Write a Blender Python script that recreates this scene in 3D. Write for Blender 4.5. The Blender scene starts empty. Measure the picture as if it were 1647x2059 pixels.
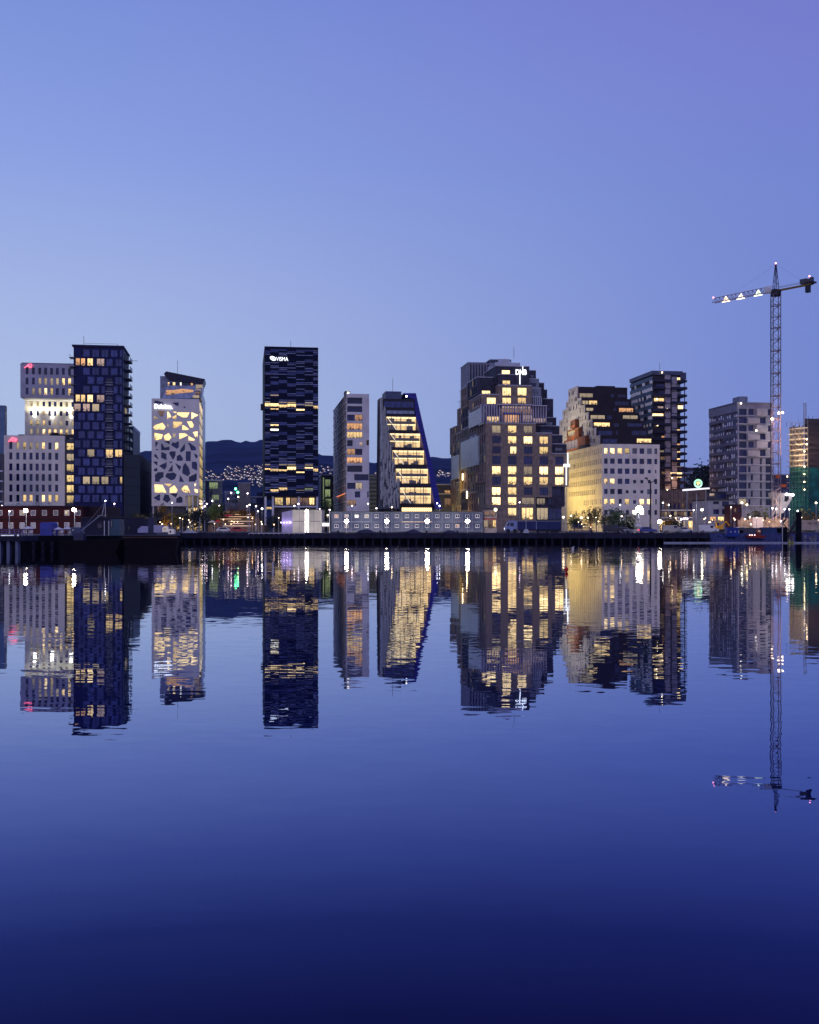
import bpy, math, random
from math import radians, sin, cos, pi, sqrt, atan
from mathutils import Vector, Matrix, geometry
random.seed(7)
S = bpy.context.scene
COL = S.collection
# ---------------------------------------------------------------- camera
FP, CX, HY, CH, GZ = 2240.0, 823.5, 1064.0, 3.0, 2.1   # focal length (px), centre column, horizon row, eye height, quay height
cam = bpy.data.cameras.new("camera"); cam_o = bpy.data.objects.new("camera", cam); COL.objects.link(cam_o)
cam_o.location = (0, 0, CH); cam_o.rotation_euler = (radians(90), 0, 0)
cam.sensor_width = 36; cam.lens = 36*FP/2059.0; cam.shift_y = (HY-1029.5)/2059.0
cam.clip_start = 0.1; cam.clip_end = 30000
S.camera = cam_o
# ---------------------------------------------------------------- world (clear dusk sky)
W = bpy.data.worlds.new("World"); S.world = W; W.use_nodes = True
nt = W.node_tree; nt.nodes.clear()
def N(t, typ, **kw):
    n = t.nodes.new(typ)
    for k, v in kw.items(): setattr(n, k, v)
    return n
def srgb(r, g, b):
    f = lambda c: (c/255/12.92) if c/255 <= .04045 else ((c/255+.055)/1.055)**2.4
    return (f(r), f(g), f(b), 1)
wo = N(nt, 'ShaderNodeOutputWorld'); bg = N(nt, 'ShaderNodeBackground')
tc = N(nt, 'ShaderNodeTexCoord'); sx = N(nt, 'ShaderNodeSeparateXYZ')
nt.links.new(tc.outputs['Generated'], sx.inputs[0])
def ramp(t, src, stops, interp='EASE'):
    r = N(t, 'ShaderNodeValToRGB'); cr = r.color_ramp; cr.interpolation = interp
    while len(cr.elements) > 1: cr.elements.remove(cr.elements[-1])
    cr.elements[0].position = stops[0][0]; cr.elements[0].color = stops[0][1]
    for p, c in stops[1:]:
        e = cr.elements.new(p); e.color = c
    t.links.new(src, r.inputs[0]); return r
L = ramp(nt, sx.outputs[2], [(0, srgb(186,204,234)), (.10, srgb(180,198,232)), (.20, srgb(166,184,231)), (.31, srgb(141,163,228)), (.43, srgb(122,146,218)), (.7, srgb(95,100,190)), (1, srgb(70,75,165))], 'LINEAR')
R = ramp(nt, sx.outputs[2], [(0, srgb(108,114,190)), (.06, srgb(113,132,205)), (.16, srgb(112,132,208)), (.28, srgb(113,132,207)), (.36, srgb(117,126,206)), (.45, srgb(116,117,202)), (.7, srgb(92,88,180)), (1, srgb(70,75,165))], 'LINEAR')
mr = N(nt, 'ShaderNodeMapRange', interpolation_type='SMOOTHSTEP')
for i, v in ((1, -.40), (2, .52), (3, 0), (4, 1)): mr.inputs[i].default_value = v
nt.links.new(sx.outputs[0], mr.inputs[0])
mx = N(nt, 'ShaderNodeMix', data_type='RGBA'); nt.links.new(mr.outputs[0], mx.inputs[0])
nt.links.new(L.outputs[0], mx.inputs[6]); nt.links.new(R.outputs[0], mx.inputs[7])
# afterglow on the south side of the sky, behind the camera
mb_ = N(nt, 'ShaderNodeMapRange', interpolation_type='SMOOTHSTEP')
for i, v in ((1, .25), (2, -.7), (3, 0), (4, 1)): mb_.inputs[i].default_value = v
nt.links.new(sx.outputs[1], mb_.inputs[0])
mx2 = N(nt, 'ShaderNodeMix', data_type='RGBA'); nt.links.new(mb_.outputs[0], mx2.inputs[0])
nt.links.new(mx.outputs[2], mx2.inputs[6]); mx2.inputs[7].default_value = (.41, .43, .80, 1)
nt.links.new(mx2.outputs[2], bg.inputs[0]); bg.inputs[1].default_value = 1.0
nt.links.new(bg.outputs[0], wo.inputs[0])
# ---------------------------------------------------------------- sun (just set, a weak wide glow from behind the camera, left)
sun = bpy.data.lights.new("sun_glow", 'SUN'); sun.energy = .34; sun.angle = radians(25); sun.color = (1, .8, .82)
so = bpy.data.objects.new("sun_glow", sun); COL.objects.link(so)
so.rotation_euler = (radians(78), 0, radians(-22))
S.view_settings.view_transform = 'Standard'; S.view_settings.look = 'None'
S.view_settings.exposure = 0; S.view_settings.gamma = 1
S.render.engine = 'CYCLES'
try:
    S.cycles.use_denoising = True; S.cycles.max_bounces = 6; S.cycles.diffuse_bounces = 2; S.cycles.glossy_bounces = 4
    S.cycles.transparent_max_bounces = 12; S.cycles.sample_clamp_indirect = 8; S.cycles.caustics_reflective = False; S.cycles.caustics_refractive = False
except Exception: pass
# ---------------------------------------------------------------- materials
MATS = {}
def mat(name, col, rough=.6, metal=0., var=.12, scale=.6, spec=.25, bands=None):
    if name in MATS: return MATS[name]
    m = bpy.data.materials.new(name); m.use_nodes = True; t = m.node_tree
    p = t.nodes['Principled BSDF']; p.inputs['Roughness'].default_value = rough; p.inputs['Metallic'].default_value = metal
    p.inputs['Specular IOR Level'].default_value = spec
    c = N(t, 'ShaderNodeTexCoord'); n = N(t, 'ShaderNodeTexNoise'); n.inputs['Scale'].default_value = scale; n.inputs['Detail'].default_value = 5
    t.links.new(c.outputs['Object'], n.inputs['Vector'])
    lo = tuple(x*(1-var*1.6) for x in col)+(1,); hi = tuple(min(1, x*(1+var*1.6)) for x in col)+(1,)
    r = ramp(t, n.outputs[0], [(.3, lo), (.7, hi)], 'LINEAR')
    src = r.outputs[0]
    if bands:      # (axis scale vec, strength): thin panel joints / boards
        mp = N(t, 'ShaderNodeMapping'); mp.inputs['Scale'].default_value = bands[0]
        t.links.new(c.outputs['Object'], mp.inputs[0])
        w = N(t, 'ShaderNodeTexVoronoi'); w.inputs['Scale'].default_value = 1; w.inputs['Randomness'].default_value = bands[2]
        t.links.new(mp.outputs[0], w.inputs['Vector'])
        q = N(t, 'ShaderNodeMix', data_type='RGBA', blend_type='MULTIPLY'); q.inputs[0].default_value = bands[1]
        t.links.new(src, q.inputs[6]); t.links.new(w.outputs['Color'], q.inputs[7])
        hs = N(t, 'ShaderNodeHueSaturation'); hs.inputs['Saturation'].default_value = .0
        t.links.new(w.outputs['Color'], hs.inputs['Color']); t.links.new(hs.outputs[0], q.inputs[7]); src = q.outputs[2]
    t.links.new(src, p.inputs['Base Color'])
    MATS[name] = m; return m
def glass(name, col, rough=.07, spec=1.0, vr=.5):
    m = bpy.data.materials.new(name); m.use_nodes = True; t = m.node_tree; p = t.nodes['Principled BSDF']
    p.inputs['Roughness'].default_value = rough; p.inputs['Specular IOR Level'].default_value = spec
    oi = N(t, 'ShaderNodeObjectInfo'); r = ramp(t, oi.outputs['Random'], [(0, tuple(c*(1-vr) for c in col)+(1,)), (1, tuple(c*(1+vr) for c in col)+(1,))], 'LINEAR')
    c = N(t, 'ShaderNodeNewGeometry'); n = N(t, 'ShaderNodeTexNoise'); n.inputs['Scale'].default_value = .9; t.links.new(c.outputs['Position'], n.inputs['Vector'])
    q = N(t, 'ShaderNodeMix', data_type='RGBA', blend_type='MULTIPLY'); q.inputs[0].default_value = .7
    rr = ramp(t, n.outputs[0], [(.35, (.45,.45,.45,1)), (.62, (1.3,1.3,1.3,1))], 'LINEAR')
    t.links.new(r.outputs[0], q.inputs[6]); t.links.new(rr.outputs[0], q.inputs[7]); t.links.new(q.outputs[2], p.inputs['Base Color'])
    MATS[name] = m; return m
def lit(name, col, st, lo=.10, thr=.52, scale=1.6, rnd=.35, blotch=True):
    """glowing pane with a lit room painted in: brighter top, dark blotches for furniture"""
    m = bpy.data.materials.new(name); m.use_nodes = True; t = m.node_tree; p = t.nodes['Principled BSDF']
    p.inputs['Base Color'].default_value = (.02, .02, .03, 1); p.inputs['Roughness'].default_value = .08
    g = N(t, 'ShaderNodeNewGeometry'); n = N(t, 'ShaderNodeTexNoise'); n.inputs['Scale'].default_value = scale; n.inputs['Detail'].default_value = 3; n.inputs['Roughness'].default_value = .6
    t.links.new(g.outputs['Position'], n.inputs['Vector'])
    c = N(t, 'ShaderNodeTexCoord'); s = N(t, 'ShaderNodeSeparateXYZ'); t.links.new(c.outputs['Generated'], s.inputs[0])
    a = N(t, 'ShaderNodeMath', operation='MULTIPLY_ADD'); t.links.new(s.outputs[2], a.inputs[0]); a.inputs[1].default_value = .36; t.links.new(n.outputs[0], a.inputs[2])
    r = ramp(t, a.outputs[0], [(thr, tuple(x*lo for x in col)+(1,)), (thr+.07, tuple(x*.7 for x in col)+(1,)), (thr+.28, tuple(col)+(1,))], 'LINEAR')  # room light and silhouettes are put into the emission colour
    oi = N(t, 'ShaderNodeObjectInfo'); o2 = N(t, 'ShaderNodeMath', operation='MULTIPLY_ADD'); t.links.new(oi.outputs['Random'], o2.inputs[0])
    o2.inputs[1].default_value = st*rnd*2; o2.inputs[2].default_value = st*(1-rnd)
    t.links.new(r.outputs[0], p.inputs['Emission Color']); t.links.new(o2.outputs[0], p.inputs['Emission Strength'])
    try: m.cycles.emission_sampling = 'NONE'
    except Exception: pass
    MATS[name] = m; return m
def bulb(name, col, st):
    if name in MATS: return MATS[name]
    m = bpy.data.materials.new(name); m.use_nodes = True; p = m.node_tree.nodes['Principled BSDF']
    p.inputs['Base Color'].default_value = (.8, .8, .8, 1)
    p.inputs['Emission Color'].default_value = tuple(col)+(1,); p.inputs['Emission Strength'].default_value = st
    MATS[name] = m; return m
glass('g_dark', (.014, .018, .085), spec=.45); glass('g_navy', (.008, .011, .05), spec=.5); glass('g_blue', (.026, .038, .17), rough=.2, vr=.3, spec=.45)
glass('g_pale', (.16, .2, .36), rough=.25, vr=.3); glass('g_grey', (.07, .08, .13), rough=.12)
lit('warm', (1, .66, .27), 1.45); lit('bright', (1, .69, .31), 2.1, thr=.46); lit('dim', (.78, .60, .36), .5, thr=.43)
lit('yellow', (1, .70, .26), .85); lit('orange', (1, .5, .2), .8, scale=1.6); lit('dimorange', (.8, .45, .25), .28)
lit('pink', (.9, .62, .5), .5, scale=1.5); lit('greenlit', (.6, .75, .35), .35, thr=.5); lit('white', (1, .93, .75), 2.0, thr=.3)
lit('gold', (1, .70, .30), 1.6, lo=.35, thr=.38, scale=.6, rnd=.1)
KINDS = {'d': 'g_dark', 'n': 'g_navy', 'b': 'g_blue', 'p': 'g_pale', 'g': 'g_grey', 'W': 'warm', 'B': 'bright', 'm': 'dim', 'y': 'yellow', 'o': 'orange', 'q': 'dimorange', 'k': 'pink', 'e': 'greenlit', 'X': 'white'}
M_ = lambda k: MATS[KINDS.get(k, k)]
white = mat('white_render', (.60, .57, .55), .8, scale=.25, var=.08, spec=.2, bands=((.26,.26,.29), .10, 0))
white2 = mat('white_panel', (.53, .52, .55), .6, scale=.15, var=.1, spec=.3, bands=((.3,.3,.26), .12, 0))
pale = mat('pale_panel', (.38, .40, .50), .55, scale=.3)
grey = mat('grey_panel', (.16, .18, .26), .55, scale=.3)
dgrey = mat('dark_grey', (.05, .055, .08), .5, scale=.4)
black = mat('black_metal', (.008, .008, .016), .5, spec=.3)
navy = mat('navy_cladding', (.003, .006, .060), .5, spec=.15, scale=.4, var=.25)
brown = mat('brown_cladding', (.012, .006, .012), .65, spec=.3, scale=.5, var=.25)
brick = mat('grey_brown_brick', (.135, .115, .13), .8, scale=.7, var=.2)
brickl = mat('pale_brick', (.42, .40, .42), .8, scale=.7, var=.2)
framem = mat('window_frame_dark', (.02, .022, .035), .4)
framew = mat('window_frame_white', (.7, .7, .74), .5)
roofm = mat('roof_felt', (.04, .042, .06), .9)
steel = mat('steel', (.25, .27, .33), .35, metal=.6)
# ---------------------------------------------------------------- mesh helpers
class MB:
    def __init__(s): s.v = []; s.f = []; s.m = []
    def face(s, pts, mi=0):
        i = len(s.v); s.v += [tuple(p) for p in pts]; s.f.append(tuple(range(i, i+len(pts)))); s.m.append(mi)
    def hexa(s, c, mi=0):   # 8 corners: bottom 4, top 4
        i = len(s.v); s.v += [tuple(p) for p in c]
        for q in ((0,3,2,1), (4,5,6,7), (0,1,5,4), (1,2,6,5), (2,3,7,6), (3,0,4,7)):
            s.f.append(tuple(i+k for k in q)); s.m.append(mi)
    def box(s, x0, x1, y0, y1, z0, z1, mi=0):
        s.hexa([(x0,y0,z0),(x1,y0,z0),(x1,y1,z0),(x0,y1,z0),(x0,y0,z1),(x1,y0,z1),(x1,y1,z1),(x0,y1,z1)], mi)
    def tube(s, a, b, r, mi=0, n=6, r2=None):
        a = Vector(a); b = Vector(b); d = b-a
        if d.length < 1e-6: return
        q = d.to_track_quat('Z', 'Y'); r2 = r if r2 is None else r2; i = len(s.v)
        for P, rr in ((a, r), (b, r2)):
            for k in range(n): s.v.append(tuple(P + q @ Vector((rr*cos(2*pi*k/n), rr*sin(2*pi*k/n), 0))))
        for k in range(n):
            k2 = (k+1) % n; s.f.append((i+k, i+k2, i+n+k2, i+n+k)); s.m.append(mi)
        s.f.append(tuple(i+k for k in range(n))[::-1]); s.m.append(mi); s.f.append(tuple(i+n+k for k in range(n))); s.m.append(mi)
    def ball(s, c, r, mi=0, nu=10, nv=6, sz=1):
        i = len(s.v)
        for a in range(nv+1):
            th = pi*a/nv
            for k in range(nu): s.v.append((c[0]+r*sin(th)*cos(2*pi*k/nu), c[1]+r*sin(th)*sin(2*pi*k/nu), c[2]+r*sz*cos(th)))
        for a in range(nv):
            for k in range(nu):
                k2 = (k+1) % nu; s.f.append((i+a*nu+k, i+(a+1)*nu+k, i+(a+1)*nu+k2, i+a*nu+k2)); s.m.append(mi)
    def prism(s, poly, y0, y1, mi=0):    # polygon in (x,z), extruded along y
        n = len(poly); i = len(s.v)
        s.v += [(x, y0, z) for x, z in poly] + [(x, y1, z) for x, z in poly]
        s.f.append(tuple(i+k for k in range(n))); s.m.append(mi); s.f.append(tuple(i+n+k for k in range(n))[::-1]); s.m.append(mi)
        for k in range(n): k2 = (k+1) % n; s.f.append((i+k, i+k2, i+n+k2, i+n+k)); s.m.append(mi)
    def prisml(s, poly, z0, z1, mi=0):    # polygon in (x,y), extruded up
        n = len(poly); i = len(s.v)
        s.v += [(x, y, z0) for x, y in poly] + [(x, y, z1) for x, y in poly]
        s.f.append(tuple(i+k for k in range(n))[::-1]); s.m.append(mi); s.f.append(tuple(i+n+k for k in range(n))); s.m.append(mi)
        for k in range(n): k2 = (k+1) % n; s.f.append((i+k, i+k2, i+n+k2, i+n+k)); s.m.append(mi)
    def mesh(s, name, mats):
        me = bpy.data.meshes.new(name); me.from_pydata(s.v, [], s.f)
        for m in (mats if isinstance(mats, (list, tuple)) else [mats]): me.materials.append(m)
        if any(s.m): me.polygons.foreach_set('material_index', s.m)
        me.update(); return me
    def build(s, name, mats, parent=None, loc=None, smooth=False):
        me = s.mesh(name, mats)
        if smooth: me.polygons.foreach_set('use_smooth', [True]*len(me.polygons))
        o = bpy.data.objects.new(name, me); COL.objects.link(o)
        if parent: o.parent = parent
        if loc: o.location = loc
        return o
def tag(o, label=None, cat=None, group=None, kind=None):
    if label: o['label'] = label
    if cat: o['category'] = cat
    if group: o['group'] = group
    if kind: o['kind'] = kind
    return o
def empty(name, label, cat, loc, rz=0, group=None):
    o = bpy.data.objects.new(name, None); COL.objects.link(o); o.empty_display_size = .5
    o.location = loc; o.rotation_euler = (0, 0, rz); return tag(o, label, cat, group)
def P(px, py, D): return ((px-CX)/FP*D, D, CH-(py-HY)/FP*D)
def light(name, kind, loc, energy, col, parent=None, r=.3, spot=None, rot=None):
    l = bpy.data.lights.new(name, kind); l.energy = energy; l.color = col
    if kind in ('POINT', 'SPOT'): l.shadow_soft_size = r
    if kind == 'SPOT': l.spot_size = radians(spot or 120); l.spot_blend = .6
    o = bpy.data.objects.new(name, l); COL.objects.link(o); o.location = loc
    if rot: o.rotation_euler = rot
    o.visible_glossy = False
    if parent: o.parent = parent
    return o
TAN = .149; ROT = atan(TAN)
def lineD(px, off=0): return (400+off)/(1-TAN*(px-CX)/FP)
class B:
    """a thing with a rotated ground frame; converts measured sight lines to points on its own facade planes"""
    def __init__(s, name, label, cat, px, D=None, rot=ROT, group=None, base=GZ):
        D = D or lineD(px); s.D = D; s.ox = (px-CX)/FP*D; s.rot = rot; s.base = base
        s.w = (cos(rot), sin(rot)); s.d = (-sin(rot), cos(rot))
        s.root = empty(name, label, cat, (s.ox, D, base), rot, group)
    def fr(s, px, py, y=0):
        a = (px-CX)/FP; d = s.d; w = s.w
        t = (s.ox*d[0]+s.D*d[1]+y)/(a*d[0]+d[1])
        return ((a*t-s.ox)*w[0]+(t-s.D)*w[1], CH-(py-HY)/FP*t-s.base)
    def sd(s, px, py, x=0):
        a = (px-CX)/FP; d = s.d; w = s.w
        t = (s.ox*w[0]+s.D*w[1]+x)/(a*w[0]+w[1])
        return ((a*t-s.ox)*d[0]+(t-s.D)*d[1], CH-(py-HY)/FP*t-s.base)
    def u(s, px, y=0): return s.fr(px, 900, y)[0]
    def z(s, py, px=None, y=0): return s.fr(CX+s.ox/s.D*FP if px is None else px, py, y)[1]
    def part(s, mb, name, mats, parent=None): return mb.build(name, mats, parent or s.root)
def FM(y0=0): return lambda a, o, z: (a, y0-o, z)       # front face map
def LM(x0=0): return lambda a, o, z: (x0-o, a, z)       # left side face
def RM(x0=0): return lambda a, o, z: (x0+o, a, z)       # right side face
def mbox(mb, mp, a0, a1, o0, o1, z0, z1, mi=0):
    mb.hexa([mp(a0,o1,z0), mp(a1,o1,z0), mp(a1,o0,z0), mp(a0,o0,z0), mp(a0,o1,z1), mp(a1,o1,z1), mp(a1,o0,z1), mp(a0,o0,z1)], mi)
def holed(mb, mp, a0, a1, z0, z1, holes, rec=.3, mi=0, back=None):
    hs = [(max(h[0], a0), min(h[1], a1), max(h[2], z0), min(h[3], z1)) for h in holes]
    hs = [h for h in hs if h[1]-h[0] > .01 and h[3]-h[2] > .01]
    r4 = lambda q: round(q, 4)
    hs = [tuple(map(r4, h)) for h in hs]; a0, a1, z0, z1 = map(r4, (a0, a1, z0, z1))
    zs = sorted({z0, z1} | {h[2] for h in hs} | {h[3] for h in hs})
    for i in range(len(zs)-1):
        zl, zh = zs[i], zs[i+1]; zm = (zl+zh)/2
        row = sorted((h[0], h[1]) for h in hs if h[2] < zm < h[3])
        a = a0
        for h in row:
            if h[0] > a: mb.face([mp(a,0,zl), mp(h[0],0,zl), mp(h[0],0,zh), mp(a,0,zh)], mi)
            a = max(a, h[1])
        if a < a1: mb.face([mp(a,0,zl), mp(a1,0,zl), mp(a1,0,zh), mp(a,0,zh)], mi)
    for h in hs:
        A, Bq, C, Dq = h
        mb.face([mp(A,0,C), mp(A,0,Dq), mp(A,-rec,Dq), mp(A,-rec,C)], mi); mb.face([mp(Bq,0,C), mp(Bq,-rec,C), mp(Bq,-rec,Dq), mp(Bq,0,Dq)], mi)
        mb.face([mp(A,0,C), mp(A,-rec,C), mp(Bq,-rec,C), mp(Bq,0,C)], mi); mb.face([mp(A,0,Dq), mp(Bq,0,Dq), mp(Bq,-rec,Dq), mp(A,-rec,Dq)], mi)
def win(root, mp, h, kind='d', nx=1, nz=1, rec=.3, t=.09, fm=None, name='window', blind=None):
    A, Bq, C, Dq = h; mb = MB(); o = -rec+.005
    mb.face([mp(A,o,C), mp(Bq,o,C), mp(Bq,o,Dq), mp(A,o,Dq)], 0)
    for k in range(nx+1):
        x = A+(Bq-A)*k/nx; x0 = max(A+.003, x-t/2); x1 = min(Bq-.003, x+t/2); mbox(mb, mp, x0, x1, o+.01, o+.09, C+.003, Dq-.003, 1)
    for k in range(nz+1):
        z = C+(Dq-C)*k/nz; z0 = max(C+.006, z-t/2); z1 = min(Dq-.006, z+t/2); mbox(mb, mp, A+.006, Bq-.006, o+.012, o+.086, z0, z1, 1)
    return mb.build(name, [M_(kind), fm or framem], root)
def slab(mb, x0, x1, y0, y1, z, t=.3, mi=0): mb.box(x0, x1, y0, y1, z, z+t, mi)
def Z(ox, oy, s): return lambda x, y: (ox+x/s, oy+y/s)
def text(txt, size, mats, parent, loc, rot=(pi/2, 0, 0), extr=.15, name='lettering', shear=0, sx=1., offset=0.):
    c = bpy.data.curves.new('t', 'FONT'); c.body = txt; c.size = size; c.extrude = extr; c.shear = shear; c.offset = offset
    t = bpy.data.objects.new('t', c); COL.objects.link(t)
    dg = bpy.context.evaluated_depsgraph_get(); dg.update()
    me = bpy.data.meshes.new_from_object(t.evaluated_get(dg)); bpy.data.objects.remove(t)
    me.materials.clear(); me.materials.append(mats); me.name = name
    o = bpy.data.objects.new(name, me); COL.objects.link(o); o.parent = parent; o.location = loc; o.rotation_euler = rot; o.scale = (sx, 1, 1)
    return o
# ---------------------------------------------------------------- water, ground, hills
def water_mat():
    m = bpy.data.materials.new('harbour_water'); m.use_nodes = True; t = m.node_tree; t.nodes.clear()
    out = N(t, 'ShaderNodeOutputMaterial'); g = N(t, 'ShaderNodeNewGeometry')
    def slope(sc, amp, det=2.):
        mp = N(t, 'ShaderNodeMapping'); mp.inputs['Scale'].default_value = sc; t.links.new(g.outputs['Position'], mp.inputs[0])
        n = N(t, 'ShaderNodeTexNoise'); n.inputs['Scale'].default_value = 1; n.inputs['Detail'].default_value = det; t.links.new(mp.outputs[0], n.inputs['Vector'])
        a = N(t, 'ShaderNodeVectorMath', operation='SUBTRACT'); t.links.new(n.outputs['Color'], a.inputs[0]); a.inputs[1].default_value = (.5, .5, .5)
        b = N(t, 'ShaderNodeVectorMath', operation='MULTIPLY'); t.links.new(a.outputs[0], b.inputs[0]); b.inputs[1].default_value = amp
        return b.outputs[0]
    def add(a, b, op='ADD'):
        v = N(t, 'ShaderNodeVectorMath', operation=op); t.links.new(a, v.inputs[0]); t.links.new(b, v.inputs[1]); return v.outputs[0]
    fine = slope((1.6, 4.2, 1), (.012, .024, 0)); mid = slope((.35, 1.3, 1), (.005, .010, 0)); big = slope((.05, .12, 1), (.0004, .0010, 0))
    # wind patches: calmer and livelier stretches of the basin
    mp = N(t, 'ShaderNodeMapping'); mp.inputs['Scale'].default_value = (.010, .055, 1); t.links.new(g.outputs['Position'], mp.inputs[0])
    pn = N(t, 'ShaderNodeTexNoise'); pn.inputs['Scale'].default_value = 1; pn.inputs['Detail'].default_value = 3; t.links.new(mp.outputs[0], pn.inputs['Vector'])
    pr = N(t, 'ShaderNodeMapRange'); t.links.new(pn.outputs[0], pr.inputs[0])
    for i, v in ((1, .35), (2, .7), (3, .25), (4, 1.5)): pr.inputs[i].default_value = v
    s = add(fine, mid); sc = N(t, 'ShaderNodeVectorMath', operation='SCALE'); t.links.new(s, sc.inputs[0])
    # the breeze picks up towards the open quay: ripples get steeper with the distance from the sheltered near shore
    sp = N(t, 'ShaderNodeSeparateXYZ'); t.links.new(g.outputs['Position'], sp.inputs[0]); dm = N(t, 'ShaderNodeMapRange'); t.links.new(sp.outputs[1], dm.inputs[0])
    for i, v in ((1, 12), (2, 150), (3, .85), (4, 2.3)): dm.inputs[i].default_value = v
    pm_ = N(t, 'ShaderNodeMath', operation='MULTIPLY'); t.links.new(pr.outputs[0], pm_.inputs[0]); t.links.new(dm.outputs[0], pm_.inputs[1]); t.links.new(pm_.outputs[0], sc.inputs['Scale'])
    s = add(sc.outputs[0], big); up = N(t, 'ShaderNodeCombineXYZ'); up.inputs[2].default_value = 1
    v = add(s, up.outputs[0]); nn = N(t, 'ShaderNodeVectorMath', operation='NORMALIZE'); t.links.new(v, nn.inputs[0])
    gl = N(t, 'ShaderNodeBsdfGlossy'); gl.inputs['Roughness'].default_value = .0; t.links.new(nn.outputs[0], gl.inputs['Normal'])
    dt = N(t, 'ShaderNodeVectorMath', operation='DOT_PRODUCT'); t.links.new(nn.outputs[0], dt.inputs[0]); t.links.new(g.outputs['Incoming'], dt.inputs[1])
    fc = ramp(t, dt.outputs['Value'], [(0, (.99,.97,.94,1)), (.05, (.88,.88,.90,1)), (.10, (.60,.65,.78,1)), (.19, (.27,.32,.52,1)), (.276, (.12,.145,.30,1)), (.332, (.047,.060,.15,1)), (.40, (.024,.024,.06,1)), (1, (.02,.02,.03,1))], 'LINEAR')
    t.links.new(fc.outputs[0], gl.inputs['Color'])
    df = N(t, 'ShaderNodeBsdfDiffuse'); dc = ramp(t, dt.outputs['Value'], [(0, (0,0,0,1)), (.08, (0,0,.004,1)), (.2, (.001,.004,.030,1)), (.4, (.001,.003,.036,1)), (1, (.001,.003,.036,1))], 'LINEAR'); t.links.new(dc.outputs[0], df.inputs['Color'])
    mx = N(t, 'ShaderNodeAddShader'); t.links.new(df.outputs[0], mx.inputs[0]); t.links.new(gl.outputs[0], mx.inputs[1])
    t.links.new(mx.outputs[0], out.inputs[0]); return m
w_ = MB(); w_.face([(-3000,-1500,0), (3000,-1500,0), (3000,262,0), (-3000,262,0)])
tag(w_.build('water', water_mat()), kind='structure')
asph = mat('quay_ground', (.035, .035, .05), .85, scale=.15, var=.3)
g_ = MB()
QL = 150; QD = 250
xl = (-300); xc = (362-CX)/FP*150
g_.face([(xl,QL,GZ), (xc,QL,GZ), ((362-CX)/FP*QD,QD,GZ), (xl,QD,GZ)]); g_.face([(-2500,QD,GZ), (2500,QD,GZ), (4500,1000,GZ), (-4500,1000,GZ)])
tag(g_.build('ground', asph), kind='structure')
# hills: ridge line measured against the sky
RID = [(-400,930),(0,928),(200,922),(275,912),(300,906),(360,896),(413,890),(440,885),(490,888),(530,886),(585,897),(640,912),(672,918),(700,924),(764,930),(830,924),(870,919),(905,921),(990,928),(1100,930),(1250,938),(1380,948),(1450,950),(1560,955),(1700,950),(2100,945)]
def ridge(px):
    for (a, ya), (b, yb) in zip(RID, RID[1:]):
        if a <= px <= b: return ya+(yb-ya)*(px-a)/(b-a)
    return 940
DR = 4200.
def hz(px, D):
    zr = CH+(HY-ridge(px))/FP*DR; s = max(0, min(1, (D-850)/(DR-850)))
    return GZ-.5 + (zr-GZ)*(s**1.25)
hb = MB(); NX, NY = 260, 40; vi = {}
rn = random.Random(3)
for j in range(NY+1):
    D = 850+(DR-850)*(j/NY)
    for i in range(NX+1):
        px = -400+2500*i/NX; z = hz(px, D)+(rn.random()-.5)*(0 if j < NY else 9)
        hb.v.append(((px-CX)/FP*D, D, z))
for i in range(NX+1):
    x, y, z = hb.v[NY*(NX+1)+i]; hb.v.append((x*1.3, y*1.3, 0))
for j in range(NY+1):
    for i in range(NX):
        a = j*(NX+1)+i; hb.f.append((a, a+1, a+NX+2, a+NX+1)); hb.m.append(0)
tag(hb.build('hills', mat('haze_tinted_hills', (.020, .034, .075), 1., scale=.006, var=.3, spec=.0), smooth=True), kind='structure')  # the blue of distance haze is mixed into the hill colour
def on_hill(px, py):
    k = (HY-py)/FP; D = 860
    while D < DR and CH+k*D > hz(px, D): D += 15
    return D
# ================================================================= buildings
def litmap(s):   # rows of letters -> list of strings
    return s.split('/')
def gridwin(b, mp, cols, rows, kinds, nx=1, nz=1, rec=.3, name='window', fm=None):
    """cols/rows: lists of (lo,hi) in metres; kinds: rows of letters ('.' = no opening). returns holes"""
    hs = []
    for r, (z0, z1) in enumerate(rows):
        for c, (a0, a1) in enumerate(cols):
            k = kinds[r][c]
            if k == '.': continue
            h = (a0, a1, z0, z1); hs.append(h); win(b.root, mp, h, k, nx, nz, rec, name=name, fm=fm)
    return hs
def cols_px(b, cs, w, y=0): return [(b.u(c-w/2, y), b.u(c+w/2, y)) for c in cs]
def rows_px(b, rs, h, px=None): return [(b.z(r+h/2, px), b.z(r-h/2, px)) for r in rs]
def body(mb, x0, x1, y0, y1, z0, z1, mi=0, front=False, left=False, right=False, back=True, top=True, bottom=False):
    if front: mb.face([(x0,y0,z0),(x1,y0,z0),(x1,y0,z1),(x0,y0,z1)], mi)
    if back: mb.face([(x0,y1,z0),(x0,y1,z1),(x1,y1,z1),(x1,y1,z0)], mi)
    if left: mb.face([(x0,y0,z0),(x0,y0,z1),(x0,y1,z1),(x0,y1,z0)], mi)
    if right: mb.face([(x1,y0,z0),(x1,y1,z0),(x1,y1,z1),(x1,y0,z1)], mi)
    if top: mb.face([(x0,y0,z1),(x1,y0,z1),(x1,y1,z1),(x0,y1,z1)], mi)
    if bottom: mb.face([(x0,y0,z0),(x0,y1,z0),(x1,y1,z0),(x1,y0,z0)], mi)
rnd = random.Random(11)
def rk(w='dddd'): return rnd.choice(w)

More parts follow.
